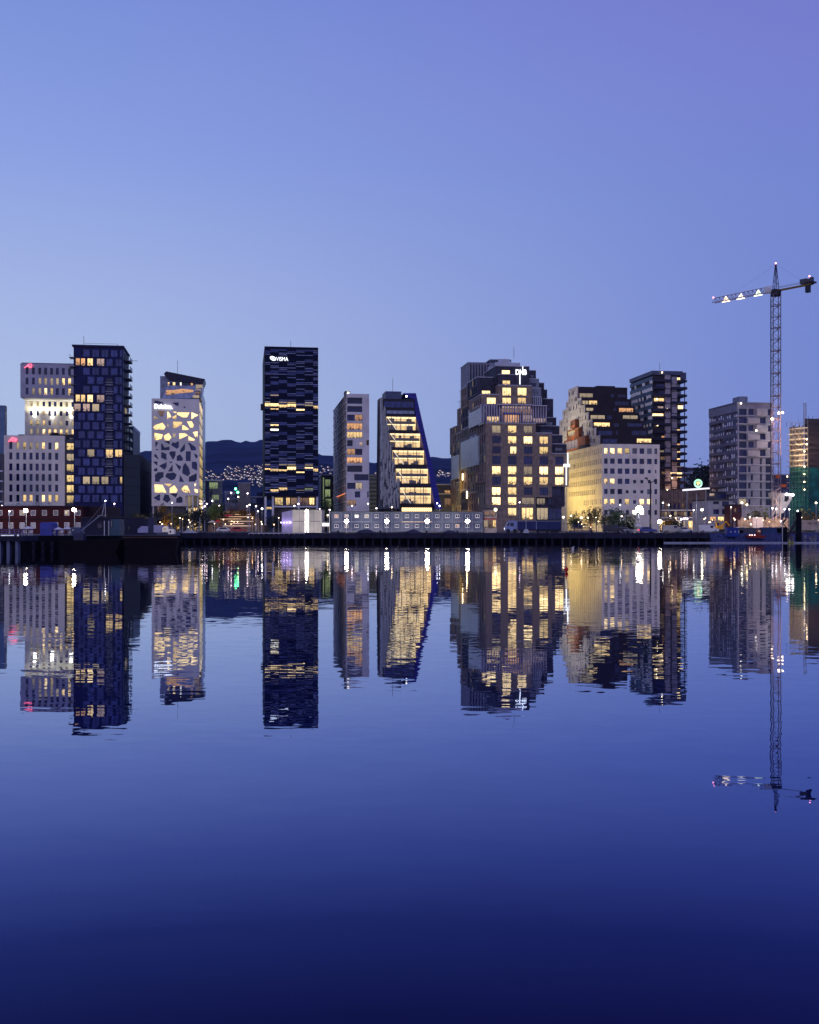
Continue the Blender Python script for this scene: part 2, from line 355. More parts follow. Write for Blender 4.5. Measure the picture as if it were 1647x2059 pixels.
# ---- far left sliver tower
b = B('apartment_tower', 'grey blue tower cut by the left edge of the picture, behind the white hotel block', 'building', -40, lineD(-40, 25))
mb = MB(); X1 = b.u(10.5); ZT = b.z(815, 0)
cs = [(2+2.6*i, 3.9+2.6*i) for i in range(int((X1-2)/2.6))]; rs = [(4+3.3*i, 5.9+3.3*i) for i in range(int((ZT-6)/3.3))]
hs = gridwin(b, FM(), cs, rs, [''.join(rk('bbbbpd') for _ in cs) for _ in rs])
holed(mb, FM(), 0, X1, 0, ZT, hs); body(mb, 0, X1, 0, 3, 0, ZT, left=True, right=True)
b.part(mb, 'wall', mat('slate_blue_panel', (.08, .14, .26), .5))
b = B('office_building', 'low dark building with pale floor bands at the left edge beside the white block', 'building', -60, 360)
mb = MB(); X1 = b.u(5.5); ZT = b.z(912, 0); mb.box(0, X1, 0, 2.5, 0, ZT)
b.part(mb, 'wall', dgrey); mb = MB()
for i in range(6): mb.box(-.1, X1+.1, -.25, 0, 3+i*3.3, 3.5+i*3.3)
b.part(mb, 'floor_band', pale)
for i in range(6): win(b.root, FM(), (1, X1-.6, 3.6+i*3.3, 5.9+i*3.3), 'n', 12, 1, -.08)

# ---- white hotel with overhanging top
b = B('hotel_building', 'tall white block with an overhanging grey top, lit yellow below, behind the blue tower', 'building', 50, lineD(50, 45))
zt = Z(0, 720, 10.98)
X1 = b.u(215); zc = b.z(800, 100); zs = b.z(806.5, 100)
cs = cols_px(b, [63, 75.9, 88.3, 99.8, 111.1, 122.9, 134.6, 146.5, 158], 5.3); rs = rows_px(b, [812.5, 831, 850.3, 868, 886, 904, 922, 940], 10, 100)
ks = ['mmddddmdd', 'ddmddddmd', 'yyWdmmdmd', 'mmBWWWyWd'] + [''.join(rk('dddmy') for _ in cs) for _ in range(4)]
hs = gridwin(b, FM(), cs, rs, ks); mb = MB(); holed(mb, FM(), 0, X1, 0, zs+1.5, hs); body(mb, 0, X1, 0, 18, 0, zs+1.5, left=True, right=True)
b.part(mb, 'wall', white)
OV = 11.5; y0 = -OV
U0 = b.u(41, y0); Zt = b.z(730.5, 41, y0); Zb = b.z(799, 41, y0)
cs = cols_px(b, [54.5, 67.3, 80.1, 91.9, 103.9, 115.4, 127.6, 140, 152, 165], 5.6, y0); rs = [(b.z(r+6.8, 90, y0), b.z(r-6.8, 90, y0)) for r in (746.3, 766.6, 786.9)]
hs = gridwin(b, FM(y0), cs, rs, ['dddddddddd', 'ddmmmmWWdd', 'dmmByddymd']); mb = MB()
mb2 = MB(); holed(mb2, FM(y0), U0, X1, Zb, Zt, hs); body(mb2, U0, X1, y0, 18, Zb, Zt, left=True, right=True, bottom=True)
b.part(mb2, 'overhanging_storeys', mat('zinc_panel', (.30, .30, .40), .5, scale=.3))
for px, py in ((70, 836), (105, 839), (143, 838), (178, 838)):
    u, z = b.fr(px, py, -1.6); mb = MB(); mb.box(u-.5, u+.5, -1.9, -1.3, z-.35, z+.25, 0); mb.box(u-.06, u+.06, -1.3, 0, z-.2, z-.08, 1)
    b.part(mb, 'floodlight', [bulb('flood_warm_white', (1, .95, .8), 14), black])
    light('floodlight_beam', 'SPOT', (u, -2.2, z+.6), 2600, (1, .92, .58), b.root, .4, 150, (radians(168), 0, 0))
def red_mark(b, px0, px1, py0, py1, y, pid):
    u0, z0 = b.fr(px0, py1, y); u1, z1 = b.fr(px1, py0, y); w = u1-u0; h = z1-z0; mb = MB()
    st = {0: [((0,.0),(.55,.62),.13), ((.55,.62),(.62,.1),.1), ((.3,.32),(.95,.36),.13), ((.62,.1),(.9,.12),.13), ((.93,.15),(.97,.7),.1), ((.45,.7),(.95,.8),.12)],
          1: [((0,.05),(.5,.85),.12), ((.2,.3),(.45,.25),.1), ((.48,.85),(.52,.1),.1), ((.66,.8),(.7,.1),.1), ((.8,.65),(.82,0),.1), ((.82,.62),(.98,.5),.1), ((.98,.5),(.9,.2),.1)]}[pid]
    for (a, c), (d, e), r in st: mb.tube((u0+a*w, y-.35, z0+c*h), (u0+d*w, y-.35, z0+e*h), r*h*.62, n=6)
    return b.part(mb, 'red_sign', bulb('red_neon', (1, .06, .11), 2.2))
red_mark(b, 49.5, 65, 730, 740, y0, 0)
mb = MB(); mb.box(U0+.4, X1-.4, y0+.4, 17.6, Zt, Zt+.35); b.part(mb, 'roof', roofm)

# ---- low white block with stair hall
b = B('office_building', 'low white block with eight columns of narrow windows and a small red sign, front left', 'building', 8)
X1 = b.u(130); ZT = b.z(875.5, 60)
cs = cols_px(b, [21.8,35.9,49.6,62.4,74.8,87.2,100.4,113.9], 6.2); rs = rows_px(b, [896.3,917.2,939.2,960,981.3,1002], 14, 65)
hs = gridwin(b, FM(), cs, rs, ['dmymmWdB', 'dddddddd', 'dddddddd', 'dddddddd', 'dddddddd', 'ddWWdByy'], 1, 1, .35); mb = MB()
holed(mb, FM(), 0, X1, 0, ZT, hs, .35); body(mb, 0, X1, 0, 22, 0, ZT, left=True, right=True); b.part(mb, 'wall', white)
red_mark(b, 17.5, 35, 878, 889, 0, 1)
X2 = b.u(152); mb = MB(); Zs = b.z(883, 140); rs = [(b.z(a, 138), b.z(c, 138)) for c, a in ((890.5,904),(911.9,926),(933,948),(955,969),(975,990),(996,1011))]
hs = gridwin(b, FM(1.2), [(X1+.5, X2-.2)], rs, ['y', 'm', 'y', 'y', 'y', 'y'], 2, 1, .3, name='stair_window')
holed(mb, FM(1.2), X1, X2, 0, Zs, hs); body(mb, X1, X2, 1.2, 20, 0, Zs, right=True); b.part(mb, 'stair_hall', dgrey)
mb = MB(); mb.box(b.u(94), b.u(140), 6, 9, ZT, ZT+1.0); mb.box(b.u(98), b.u(112), 5, 8, ZT+1.0, ZT+1.5); mb.box(b.u(30), b.u(42), 6, 9, ZT, ZT+.8); b.part(mb, 'roof_plant', black)

# ---- blue tower
b = B('apartment_tower', 'dark blue tower of offset square panes with stacked balconies down its right side', 'building', 148)
X1 = b.u(247); ZT = b.z(697.5, 200); DP = 21
mb = MB(); body(mb, 0, X1, .0, DP, 0, ZT, front=True, left=True, right=True); b.part(mb, 'wall', navy)
mb = MB(); mb.box(-.5, X1+.4, -.5, DP, ZT, ZT+.55); b.part(mb, 'roof', mat('roof_edge', (.01,.012,.05), .6))
pitch = (b.z(701.5, 200)-b.z(701.5+18.25, 200)); z0r = b.z(701.5, 200)-.1
s_ = Z(140, 690, 11.77)
rails = MB()
LIT = {(1,0):'o',(1,1):'o',(1,2):'W',(1,3):'k',(5,0):'W',(5,1):'W',(5,2):'B',(5,3):'k',(6,0):'k',(6,1):'k',(6,2):'m',
       (11,1):'m',(11,3):'W',(11,4):'W',(11,6):'B',(11,5):'B',(14,1):'m',(14,2):'m',(14,3):'m',(14,5):'y'}
for r in range(17):
    zt_ = z0r-r*pitch; odd = r % 2
    base = 167 if not odd else 176
    if r in (1, 5): xs = [152.5, 163, 176, 195]; ws = [8.5, 8.5, 11, 15]
    else:
        xs = []; ws = []
        x = base-9.3*2 if r >= 6 else base
        while x < 246:
            if x > 149 or True:
                xs.append(max(x, 149.5)); ws.append(min(x+14, 246)-max(x, 149.5))
            x += 18.6
    if r in (1, 5): xs += [214, 232.5]; ws += [13, 13]
    for c, (x, w) in enumerate(zip(xs, ws)):
        if w < 2.5: continue
        if x+w > 211 and x < 229 and 3 <= r <= 13 and r != 11:
            if x < 211: w = 211.5-x
            elif x+w > 229: w = x+w-228; x = 228
            else: continue
            if w < 2.5: continue
        k = LIT.get((r, c), 'b')
        h = (b.u(x), b.u(x+w), zt_-pitch*.86, zt_-.15)
        win(b.root, FM(), h, k, 1 if w < 10 else 2 if rnd.random() < .3 else 1, 1, -.12, .1, fm=navy)
    if 3 <= r <= 13:
        win(b.root, FM(), (b.u(214), b.u(226), zt_-pitch*.95, zt_-.5), 'B' if r == 11 else 'n', 1, 1, -.02, .1)
        mbox(rails, FM(), b.u(212.5), b.u(228), .05, .9, zt_-pitch+.1, zt_-pitch+.22); mbox(rails, FM(), b.u(212.5), b.u(228), .8, .9, zt_-.02-pitch+1, zt_-pitch+1.08)
b.part(rails, 'balcony_rail', pale)
mb = MB(); rl = MB(); gl = MB()
for r in range(9 if False else 14):
    zt_ = z0r-r*pitch
    for (ya, yb) in ((5.5, 13.5),):
        mb.box(X1, X1+2.0, ya, yb, zt_-pitch+.05, zt_-pitch+.3); 
        for q in range(6): rl.box(X1+1.9, X1+1.98, ya+q*1.55, ya+q*1.55+.08, zt_-pitch+.3, zt_-pitch+1.35)
        rl.box(X1+1.86, X1+2.0, ya, yb, zt_-pitch+1.3, zt_-pitch+1.38)
        gl.box(X1+1.92, X1+1.95, ya+.1, yb-.1, zt_-pitch+.35, zt_-pitch+1.25)
    win(b.root, RM(X1), (6, 13, zt_-pitch+.5, zt_-.5), 'm' if r == 6 else 'g', 4, 1, -.05, name='balcony_door')
    win(b.root, RM(X1), (15.5, 19.5, zt_-pitch+.5, zt_-.6), 'p', 1, 1, -.05, name='side_window')
b.part(mb, 'balcony_slab', dgrey); b.part(rl, 'balcony_railing', black); b.part(gl, 'balcony_glass', M_('g'))
mb = MB(); mb.box(-1.3, 0, .4, 3.2, b.z(740,148), b.z(740,148)+.25)
for r in range(1, 6): mb.box(-1.4, .8, -.9, 3, z0r-r*pitch-.1, z0r-r*pitch+.15); mb.box(-1.4, -1.3, -.9, 3, z0r-r*pitch+1.0, z0r-r*pitch+1.1)
b.part(mb, 'corner_balcony', dgrey)
mb = MB(); mb.box(X1+.3, b.u(250)+5.3, .2, 54, 0, b.z(914, 247))
for i in range(7): mb.box(X1+.25, X1+6, 0, 54.2, 3.2*i+3, 3.2*i+3.12)
b.part(mb, 'podium', mat('dark_teal_glass', (.006,.014,.030), .4, scale=.2, spec=.25))
mb = MB(); mb.tube((3, 3, ZT+.5), (3, 3, ZT+4), .07); mb.tube((X1-2, 3, ZT+.5), (X1-2, 3, ZT+1.6), .07)
for q in (1.6, ): mb.tube((3, 3, ZT+q), (X1-2, 3, ZT+q), .05)
mb.tube((X1, 20, ZT-1.6), (X1+3.2, 20, ZT-1.6), .08); b.part(mb, 'roof_mast', black)
for (px, py) in ((220, 1014), (243, 1016)):
    u, z = b.fr(px, py, -1); win(b.root, FM(-.0), (u-1, u+1, 1.2, 4.6), 'o', 1, 1, -.3, name='shop_window')

b = B('apartment_tower', 'slim dark green tower peeping out behind the right side of the blue tower', 'building', 254, 452)
X1 = b.u(268); mb = MB(); mb.box(0, X1, 0, 30, 0, b.z(857, 262)); b.part(mb, 'wall', mat('dark_green_panel', (.03,.055,.07), .45))
mb = MB(); mb.face([(X1+.05, 2, 12), (X1+.05, 12, 12), (X1+.05, 12, 26), (X1+.05, 2, 28)]); 
mb.box(X1-.2, X1+.12, 0, 30, b.z(857,262)-1, b.z(857,262)+.2); b.part(mb, 'pale_panel', pale)

# ---- white tower with polygon openings
b = B('office_building', 'white tower with jagged polygon windows and a slanted dark glass crown', 'building', 305)
X1 = b.u(401); ZT = b.z(801, 305); ZB = b.z(1017.7, 350); ZN = b.z(996.5, 390); XN = b.u(373)
TT = (290, 740); BT = (290, 880)
top = [('m',[(235,1165),(345,1225),(345,1255),(235,1255)]),('q',[(335,1050),(500,1050),(460,1190),(385,1185)]),('B',[(565,1070),(600,1075),(665,1190),(570,1255)]),
 ('B',[(690,1075),(790,1065),(790,1115)]),('W',[(790,1145),(790,1255),(720,1255),(685,1200)]),('gold',[(820,1085),(1115,1090),(1050,1210),(950,1215),(800,1135)]),
 ('B',[(1160,1080),(1330,1155),(1160,1255)]),('gold',[(220,1460),(260,1400),(450,1340),(525,1440),(490,1510),(270,1510)]),('m',[(560,1350),(610,1420),(590,1450),(560,1440)]),
 ('W',[(710,1310),(940,1320),(910,1395),(710,1500)]),('gold',[(930,1400),(970,1400),(1095,1490),(1080,1520),(930,1520)]),('gold',[(1050,1310),(1165,1305),(1220,1400),(1190,1465),(1125,1460)]),
 ('W',[(255,1590),(460,1630),(420,1760),(255,1770)]),('gold',[(600,1590),(670,1700),(610,1775),(500,1775),(480,1660)]),('m',[(700,1600),(780,1610),(755,1710),(700,1705)]),
 ('gold',[(860,1600),(1000,1600),(1080,1650),(860,1750)]),('gold',[(1085,1665),(1245,1750),(1230,1780),(1085,1780)]),('B',[(1195,1570),(1310,1550),(1310,1700),(1260,1710)]),
 ('d',[(680,850),(845,840),(850,930),(790,925)]),('d',[(940,950),(1010,940),(1005,985)]),('d',[(250,800),(330,800),(470,850),(470,880),(250,870)])]
bot = [('d',p) for p in ([(270,90),(350,120),(275,245)],[(275,310),(300,270),(370,305)],[(415,140),(440,140),(500,245),(620,215),(625,305),(415,310)],[(485,85),(625,85),(630,170)],
 [(710,95),(735,135),(850,85),(850,235),(800,275),(655,180)],[(1000,140),(1000,300),(900,370),(875,310)],[(1060,125),(1120,130),(1260,230),(1280,310),(1150,315),(1110,190)],
 [(290,400),(355,520),(330,525),(240,455),(250,415)],[(420,345),(545,400),(550,555),(415,495)],[(640,335),(770,335),(770,430),(710,550),(610,385)],[(880,405),(960,520),(930,570),(795,570),(800,450)],
 [(1020,335),(1145,335),(1140,575),(1020,575)],[(1210,375),(1310,430),(1310,490),(1270,510)],[(225,585),(325,585),(325,690),(240,620)],[(240,775),(320,735),(325,825),(245,825)],
 [(360,690),(550,600),(550,720),(500,790)],[(600,590),(700,590),(660,630)],[(700,655),(700,830),(580,830)],[(755,620),(910,710),(865,810)],[(1005,610),(1100,750),(1130,880),(1070,950),(930,870),(950,700)],
 [(1165,590),(1280,590),(1300,650),(1300,810),(1170,750)],[(340,845),(475,845),(475,960),(380,1030),(380,1085),(265,1080),(265,910)],[(550,870),(620,870),(720,850),(800,905),(750,1020),(660,1050),(515,960)],
 [(875,910),(985,1085),(860,1085)],[(1290,870),(1290,1030),(1240,1080),(1090,1080),(1100,960)],[(390,1375),(390,1540),(340,1550),(220,1475)],[(500,1390),(600,1400),(650,1530),(570,1600),(455,1530)],
 [(620,1368),(830,1368),(775,1470)],[(880,1435),(940,1480),(945,1550),(920,1600),(785,1600),(785,1500)],[(420,1615),(510,1615),(450,1650)])]
bot += [('gold',[(250,1145),(450,1155),(545,1350),(260,1350)]),('W',[(480,1130),(680,1130),(620,1210)]),('gold',[(740,1165),(820,1285),(780,1355),(625,1355),(625,1240)]),
 ('W',[(990,1175),(1060,1180),(1140,1350),(1000,1345),(895,1275)]),('B',[(1230,1130),(1280,1130),(1240,1205)]),('B',[(1235,1250),(1320,1280),(1320,1355),(1240,1355)])]
outer = [(0, ZB), (XN, ZB), (XN, ZN), (X1, ZN), (X1, ZT), (0, ZT)]
loops = [[Vector((x, z, 0)) for x, z in outer]]; flat = list(outer); mb = MB(); polys = []
for (kx, poly), o in [(q, TT) for q in top]+[(q, BT) for q in bot]:
    pts = [b.fr(o[0]+x/12.2, o[1]+y/12.2) for x, y in poly]
    loops.append([Vector((x, z, 0)) for x, z in pts]); flat += pts; polys.append((kx, pts))
for tri in geometry.tessellate_polygon(loops): mb.face([(flat[i][0], 0, flat[i][1]) for i in tri])
for kx, pts in polys:
    n = len(pts)
    for i in range(n):
        p, q = pts[i], pts[(i+1) % n]; mb.face([(p[0],0,p[1]), (q[0],0,q[1]), (q[0],.35,q[1]), (p[0],.35,p[1])])
    w_ = MB(); w_.face([(x, .34, z) for x, z in pts]); b.part(w_, 'window', M_(kx))
ys, zd = b.sd(413, 900, X1)
mb.face([(0,0,ZB), (0,0,ZT), (0,ys,ZT), (0,ys,ZB)]); mb.face([(0,0,ZT), (X1,0,ZT), (X1,ys,ZT), (0,ys,ZT)]); mb.face([(0,ys,ZB),(X1,ys,ZB),(X1,ys,ZT),(0,ys,ZT)]); mb.face([(0,0,ZB),(XN,0,ZB),(XN,ys,ZB),(0,ys,ZB)]); mb.face([(XN,0,ZN),(X1,0,ZN),(X1,ys,ZN),(XN,ys,ZN)]); mb.face([(XN,0,ZB),(XN,0,ZN),(XN,ys,ZN),(XN,ys,ZB)])
b.part(mb, 'wall', white2)
yl = b.sd(407, 900, X1)[0]
mb = MB(); mb.face([(X1,yl,0), (X1,ys,0), (X1,ys,ZT+6), (X1,yl,ZT+6)]); b.part(mb, 'side_wall', M_('p'))
for i in range(13): win(b.root, RM(X1), (0.05, yl, i*3.8+.3, i*3.8+3.9), 'yellow' if i < 12 else 'd', 3, 1, -.0, .15, name='stair_window')
mb = MB(); mb.box(0, X1-1, 2.5, ys-.5, 0, ZB-.01); b.part(mb, 'ground_storey', dgrey)
for px, k in ((384, 'm'), (392, 'W')): u = b.u(px); win(b.root, FM(2.4), (u-1, u+1, .3, ZB-.5), k, 1, 1, -.05, name='lobby_window')
for px in (308, 318, 376, 388, 398):
    mb = MB(); mb.box(b.u(px)-.2, b.u(px)+.2, .4, .8, 0, ZB-.01 if px < 373 else ZN-.01); b.part(mb, 'column', pale)
for px0, px1 in ((374.5, 388), (389, 399)): win(b.root, FM(1.2), (b.u(px0), b.u(px1), ZB-.2, ZN-.1), 'm', 5, 1, 0, .25, name='slat_window')
# crown
c = lambda x, y, yy=0: b.fr(290+x/12.2, 740+y/12.2, yy)
mb = MB(); mb.prism([c(440,745,1), c(560,430,1), c(620,320,1), c(1440,400,1), c(1400,745,1)][::-1], 1, 13); b.part(mb, 'crown', M_('p'))
mb = MB(); mb.prism([c(480,140,.2), c(620,310,.2), c(1440,395,.2), c(1490,270,.2), c(540,80,.2)][::-1], .2, 13); b.part(mb, 'slanted_roof', mat('roof_glass_dark', (.008,.008,.03), .25))
def strip(pts, k, y): m_ = MB(); m_.face([(x, y, z) for x, z in pts]); return b.part(m_, 'window', M_(k))
strip([c(540,545,.9), c(720,540,.9), c(930,510,.9), c(1210,540,.9), c(1200,590,.9), c(860,620,.9), c(550,665,.9), c(520,650,.9)], 'orange', .9)
for x0, x1, k in ((580,620,'W'),(625,700,'n'),(705,760,'W'),(770,870,'n'),(880,915,'X'),(925,1060,'n'),(1070,1140,'n'),(1145,1195,'o'),(1200,1250,'n')):
    strip([c(x0,350,.9), c(x1,355,.9), c(x1,430,.9), c(x0,425,.9)], k, .9)
for x0, x1, y0_, y1_, k in ((1270,1430,410,500,'m'),(1250,1390,525,570,'k'),(1240,1380,590,650,'q'),(1190,1350,670,735,'m')): strip([c(x0,y0_,.85), c(x1,y0_,.85), c(x1,y1_,.85), c(x0,y1_,.85)], k, .85)
mb = MB(); mb.box(b.u(322,6), b.u(341,6), 6, 6.1, ZT, b.z(756,322,6)); b.part(mb, 'glass_screen', M_('p'))
mb = MB(); mb.tube((b.u(357,5),5,ZT+5), (b.u(357,5),5,b.z(725,357,5)), .06); b.part(mb, 'roof_mast', black)
u, z = b.fr(310.2, 821.5, -.4); u2, _ = b.fr(347, 821.5, -.4)
to = text('Deloitte.', 2.35, bulb('white_sign', (.92, .97, 1), 1.7), b.root, (u, -.4, z), extr=.15, name='sign_lettering', offset=.05); to.scale[0] = (u2-u)/max(v.co.x for v in to.data.vertices)

# ---- dark striped tower
b = B('office_tower', 'tall black glass tower with thin horizontal stripes and a white lit logo near its top', 'building', 532)
X1 = b.u(640); ZT = b.z(697.5, 585); yb_, _ = b.sd(528, 900, 0); ZB = b.z(998, 585)
colp = [533,543.7,560.6,577.6,595.4,612.7,629.7,640]; cu = [b.u(p) for p in colp]; cu[0] = .1; cu[-1] = X1-.05
mb = MB(); body(mb, 0, X1, 0, yb_, ZB, ZT, front=True, left=True, right=True, bottom=True); b.part(mb, 'wall', mat('black_facade', (.001,.003,.020), .6, var=.3, spec=.1))
zz = lambda py: b.z(py, 585)
LITB = [(811.5,818,0,'B'),(811.5,818,1,'B'),(814,820,2,'W'),(812,818.5,3,'W'),(815,821.5,6,'W'),(821.5,824.5,1,'W'),(822,825.5,4,'B'),(794,797,1,'k'),(853.5,857,1,'B'),(862.5,866.5,1,'X'),
 (942,945,0,'W'),(943,948,1,'W'),(944,948,2,'W'),(938.5,945,3,'B'),(939,942,5,'B'),(942,948,6,'W'),(948,951,4,'B'),(984,989,1,'W'),(980.5,986,2,'W'),(981,986,5,'e'),(985,986.5,4,'m'),(813,816,5,'m'),(812.5,813.8,4,'m')]
lr = random.Random(5)
panels = MB(); y = 703.; row = 0; bands = {}
while y < 994:
    ph = (y-697.5) % 21.1
    for c in range(7):
        a0, a1 = cu[c], cu[c+1]
        if any(l0-1 < y+1 < l1+.5 and lc == c for l0, l1, lc, _ in LITB): continue
        if 713 < y < 729 and c < 3: continue
        r = lr.random(); t = None
        jit = ((c*7+int(y//21)*3) % 3-1)*3.2
        q = (ph+jit) % 21.1
        if 4 < q < 10.5: t = 'p' if r < .35 else 'b' if r < .97 else None
        elif r < .20: t = 'p'
        if t == 'p': panels.box(a0+.04, a1-.04, -.14, .0, zz(y+1.9), zz(y+.4))
        elif t == 'b': bands.setdefault(int((y-697)//21.1), MB()).box(a0+.04, a1-.04, -.08, 0, zz(y+2.7), zz(y-.2))
    y += 3.25
b.part(panels, 'metal_band', mat('anodised_strip', (.15,.18,.34), .4, var=.25))
for k_, m_ in bands.items(): b.part(m_, 'window_band', M_('b') if k_ % 2 else mat('blue_strip_glass', (.012,.025,.13), .3, spec=.4))
for y0_, y1_, c, k in LITB: win(b.root, FM(), (cu[c]+.02, cu[c+1]-.02, zz(y1_), zz(y0_)), k, 3, 1, -.1, .07, name='lit_window')
for c in (0, 2, 3, 5):
    for yy in (808.5, 934):
        mb = MB(); mb.box(cu[c]+.1, cu[c+1]-.1, -.16, -.02, zz(yy+1.6), zz(yy)); b.part(mb, 'lit_band', M_('m'))
mb = MB(); mb.box(-1.2, 0, 6, 12, zz(819), zz(809)); b.part(mb, 'side_bay', black)
sg = bulb('white_sign', (.92,.97,1), 1.7); u, z = b.fr(555.5, 725.2, -.25); u2 = b.u(579.5)
to = text('VISMA', 1.9, sg, b.root, (u, -.25, z), name='sign_lettering', offset=.0); to.scale[0] = (u2-u)/max(v.co.x for v in to.data.vertices)
mb = MB(); uc, zc_ = b.fr(549, 720.7, -.25); R_ = 1.02; th = radians(-25)
def ring(mb, uc, zc_, ra, rb, w, tilt, y0, y1, n=20, a0=0, a1=2*pi):
    for k in range(n):
        t0 = a0+(a1-a0)*k/n; t1 = a0+(a1-a0)*(k+1)/n; q = []
        for t_, f in ((t0, 0), (t1, 0), (t1, 1), (t0, 1)):
            x = (ra-w*f)*cos(t_); z = (rb-w*f)*sin(t_); q.append((uc+x*cos(tilt)-z*sin(tilt), zc_+x*sin(tilt)+z*cos(tilt)))
        mb.hexa([(q[0][0],y0,q[0][1]),(q[1][0],y0,q[1][1]),(q[1][0],y1,q[1][1]),(q[0][0],y1,q[0][1]),(q[3][0],y0,q[3][1]),(q[2][0],y0,q[2][1]),(q[2][0],y1,q[2][1]),(q[3][0],y1,q[3][1])])
ring(mb, uc, zc_, 1.12, .72, .26, th, -.4, -.2); mb.tube((uc-.55,-.3,zc_+.35), (uc+.55,-.3,zc_-.35), .14); b.part(mb, 'sign_emblem', sg)
# open ground storeys
mb = MB(); mb.box(b.u(552), X1-.6, 3, yb_, 0, ZB-.01); b.part(mb, 'ground_storey', mat('lobby_wall', (.05,.045,.05), .6))
for px0, px1, k in ((553,569,'y'),(570,575,'d'),(575.5,583,'W'),(585,597,'q'),(598,608,'q'),(609,621,'q'),(622,632,'W')): win(b.root, FM(2.8), (b.u(px0,2.8), b.u(px1,2.8), b.z(1015,585), ZB-.4), k, 3, 1, -.06, name='lobby_window')
mb = MB(); mb.box(b.u(552), X1-.4, .5, 4, b.z(1020,585), b.z(1017,585)); b.part(mb, 'mezzanine', pale)
for px in (534, 549, 601, 638): mb = MB(); mb.box(b.u(px)-.35, b.u(px)+.35, .4, 1.1, 0, ZB-.01); b.part(mb, 'column', pale)
win(b.root, FM(2.9), (b.u(533,2.9), b.u(550,2.9), b.z(1024,540), b.z(1019,540)), 'y', 4, 1, -.05, name='awning_light')
mb = MB(); mb.tube((X1*.5,6,ZT), (X1*.5,6,ZT+3.2), .07); mb.box(3, X1-3, 4, 20, ZT, ZT+.3); b.part(mb, 'roof_plant', black)

# ---- pale narrow apartment tower
b = B('apartment_tower', 'narrow pale apartment block with a stack of wide recessed windows lit orange', 'building', 697)
X1 = b.u(742.4); ZT = b.z(791.5, 697); yb_, _ = b.sd(670.5, 900, 0)
q = Z(640, 740, 5.417); wr = [(315,480,322,390,'d'),(315,480,415,480,'d'),(315,398,508,575,'d'),(402,482,508,575,'o'),(315,482,600,672,'o'),(315,482,695,762,'W'),(315,375,787,852,'d'),(450,485,805,850,'k'),
 (315,400,880,946,'o'),(402,480,880,946,'d'),(315,482,972,1037,'o'),(315,480,1063,1132,'n'),(392,550,1156,1224,'d'),(315,405,1250,1317,'d'),(410,480,1250,1317,'m'),(398,458,1343,1410,'d'),(315,415,1438,1500,'q'),(534,550,1343,1410,'d')]
hs = []
for x0, x1, y0_, y1_, k in wr:
    px0, py0 = q(x0, y0_); px1, py1 = q(x1, y1_); h = (max(.15, b.u(px0)), b.u(px1), b.z(py1, 720), b.z(py0, 720)); hs.append(h); win(b.root, FM(), h, k, max(1, int((x1-x0)/33)), 1, .7, .12)
mb = MB(); zn0, zn1 = b.z(895,740), b.z(885,740); mb2_ = []
holed(mb, FM(), 0, X1, 0, ZT, hs+[(b.u(737), X1, zn0, zn1)], .7)
fl = 4.92*.77; side = []; f0 = (hs[0][2]+hs[0][3])/2
for r in range(13):
    zc_ = f0-r*(hs[0][2]-hs[1][2])
    for k in range(7):
        a = 1.8+k*7.4+((r*3+k*5) % 4)*1.1; h = (a, a+3.0, zc_-1.25, zc_+1.15); side.append(h)
        win(b.root, LM(), h, 'd', 1, 1, .25, name='side_window')
holed(mb, LM(), 0, yb_, 0, ZT, side, .25); body(mb, 0, X1, 0, yb_, 0, ZT, right=True); b.part(mb, 'wall', mat('pale_apartment_render', (.50,.49,.55), .7, scale=.2))
mb = MB()
for r in range(14): zc_ = f0+2.2-r*(hs[0][2]-hs[1][2]); mb.box(-.22, -.002, 0, yb_, zc_, zc_+.3)
b.part(mb, 'string_course', mat('string_course_white', (.8,.8,.84), .6))
mb = MB(); mb.box(b.u(693.5,2), b.u(704,2), 2, 6, ZT, b.z(785,697)); b.part(mb, 'roof_hatch', black)
mb = MB(); mb.box(b.u(698,1.9), b.u(702.5,1.9), 1.85, 1.98, ZT+.2, b.z(786.5,697)); b.part(mb, 'roof_lamp', M_('X'))
mb = MB(); u, z = b.sd(677, 1000, 0); mb.tube((-.4, 3, b.z(992,697)), (-.4, 38, b.z(992,697)-.2), .12); b.part(mb, 'orange_light_string', bulb('orange_string', (1,.25,.06), 1.2))

# ---- glass wedge
b = B('office_building', 'glass office wedge with tall lit storeys, bark-like left wall and slanted blue edge', 'building', 763.5)
q = Z(640, 740, 5.417); pt = lambda x, y, yy=0: b.fr(*q(x, y), yy)
yb_ = 45; fl_ = [(745,1062,530,678),(780,1110,710,865),(812,1152,895,1052),(848,1195,1095,1258),(890,1228,1300,1475)]
bark = mat('folded_bark_plates', (.07,.075,.10), .45, metal=.2, scale=.5, bands=((1.3,1.3,.42), .95, 1))
poly = [pt(666,330), pt(706,318), pt(706,480), pt(738,490), pt(742,660), pt(775,665), pt(778,860), pt(806,862), pt(808,1052), pt(842,1055), pt(845,1250), pt(885,1255), pt(890,1535), pt(655,1535)]
mb = MB(); mb.prism(poly, -.3, 6); mb.prisml([(.1,6),(6,6),(14,yb_),(8,yb_)], 0, pt(666,330)[1]-.05); b.part(mb, 'bark_wall', bark)
mb = MB(); lr = random.Random(9); ymin, ymax = pt(666,1530)[1], pt(666,330)[1]
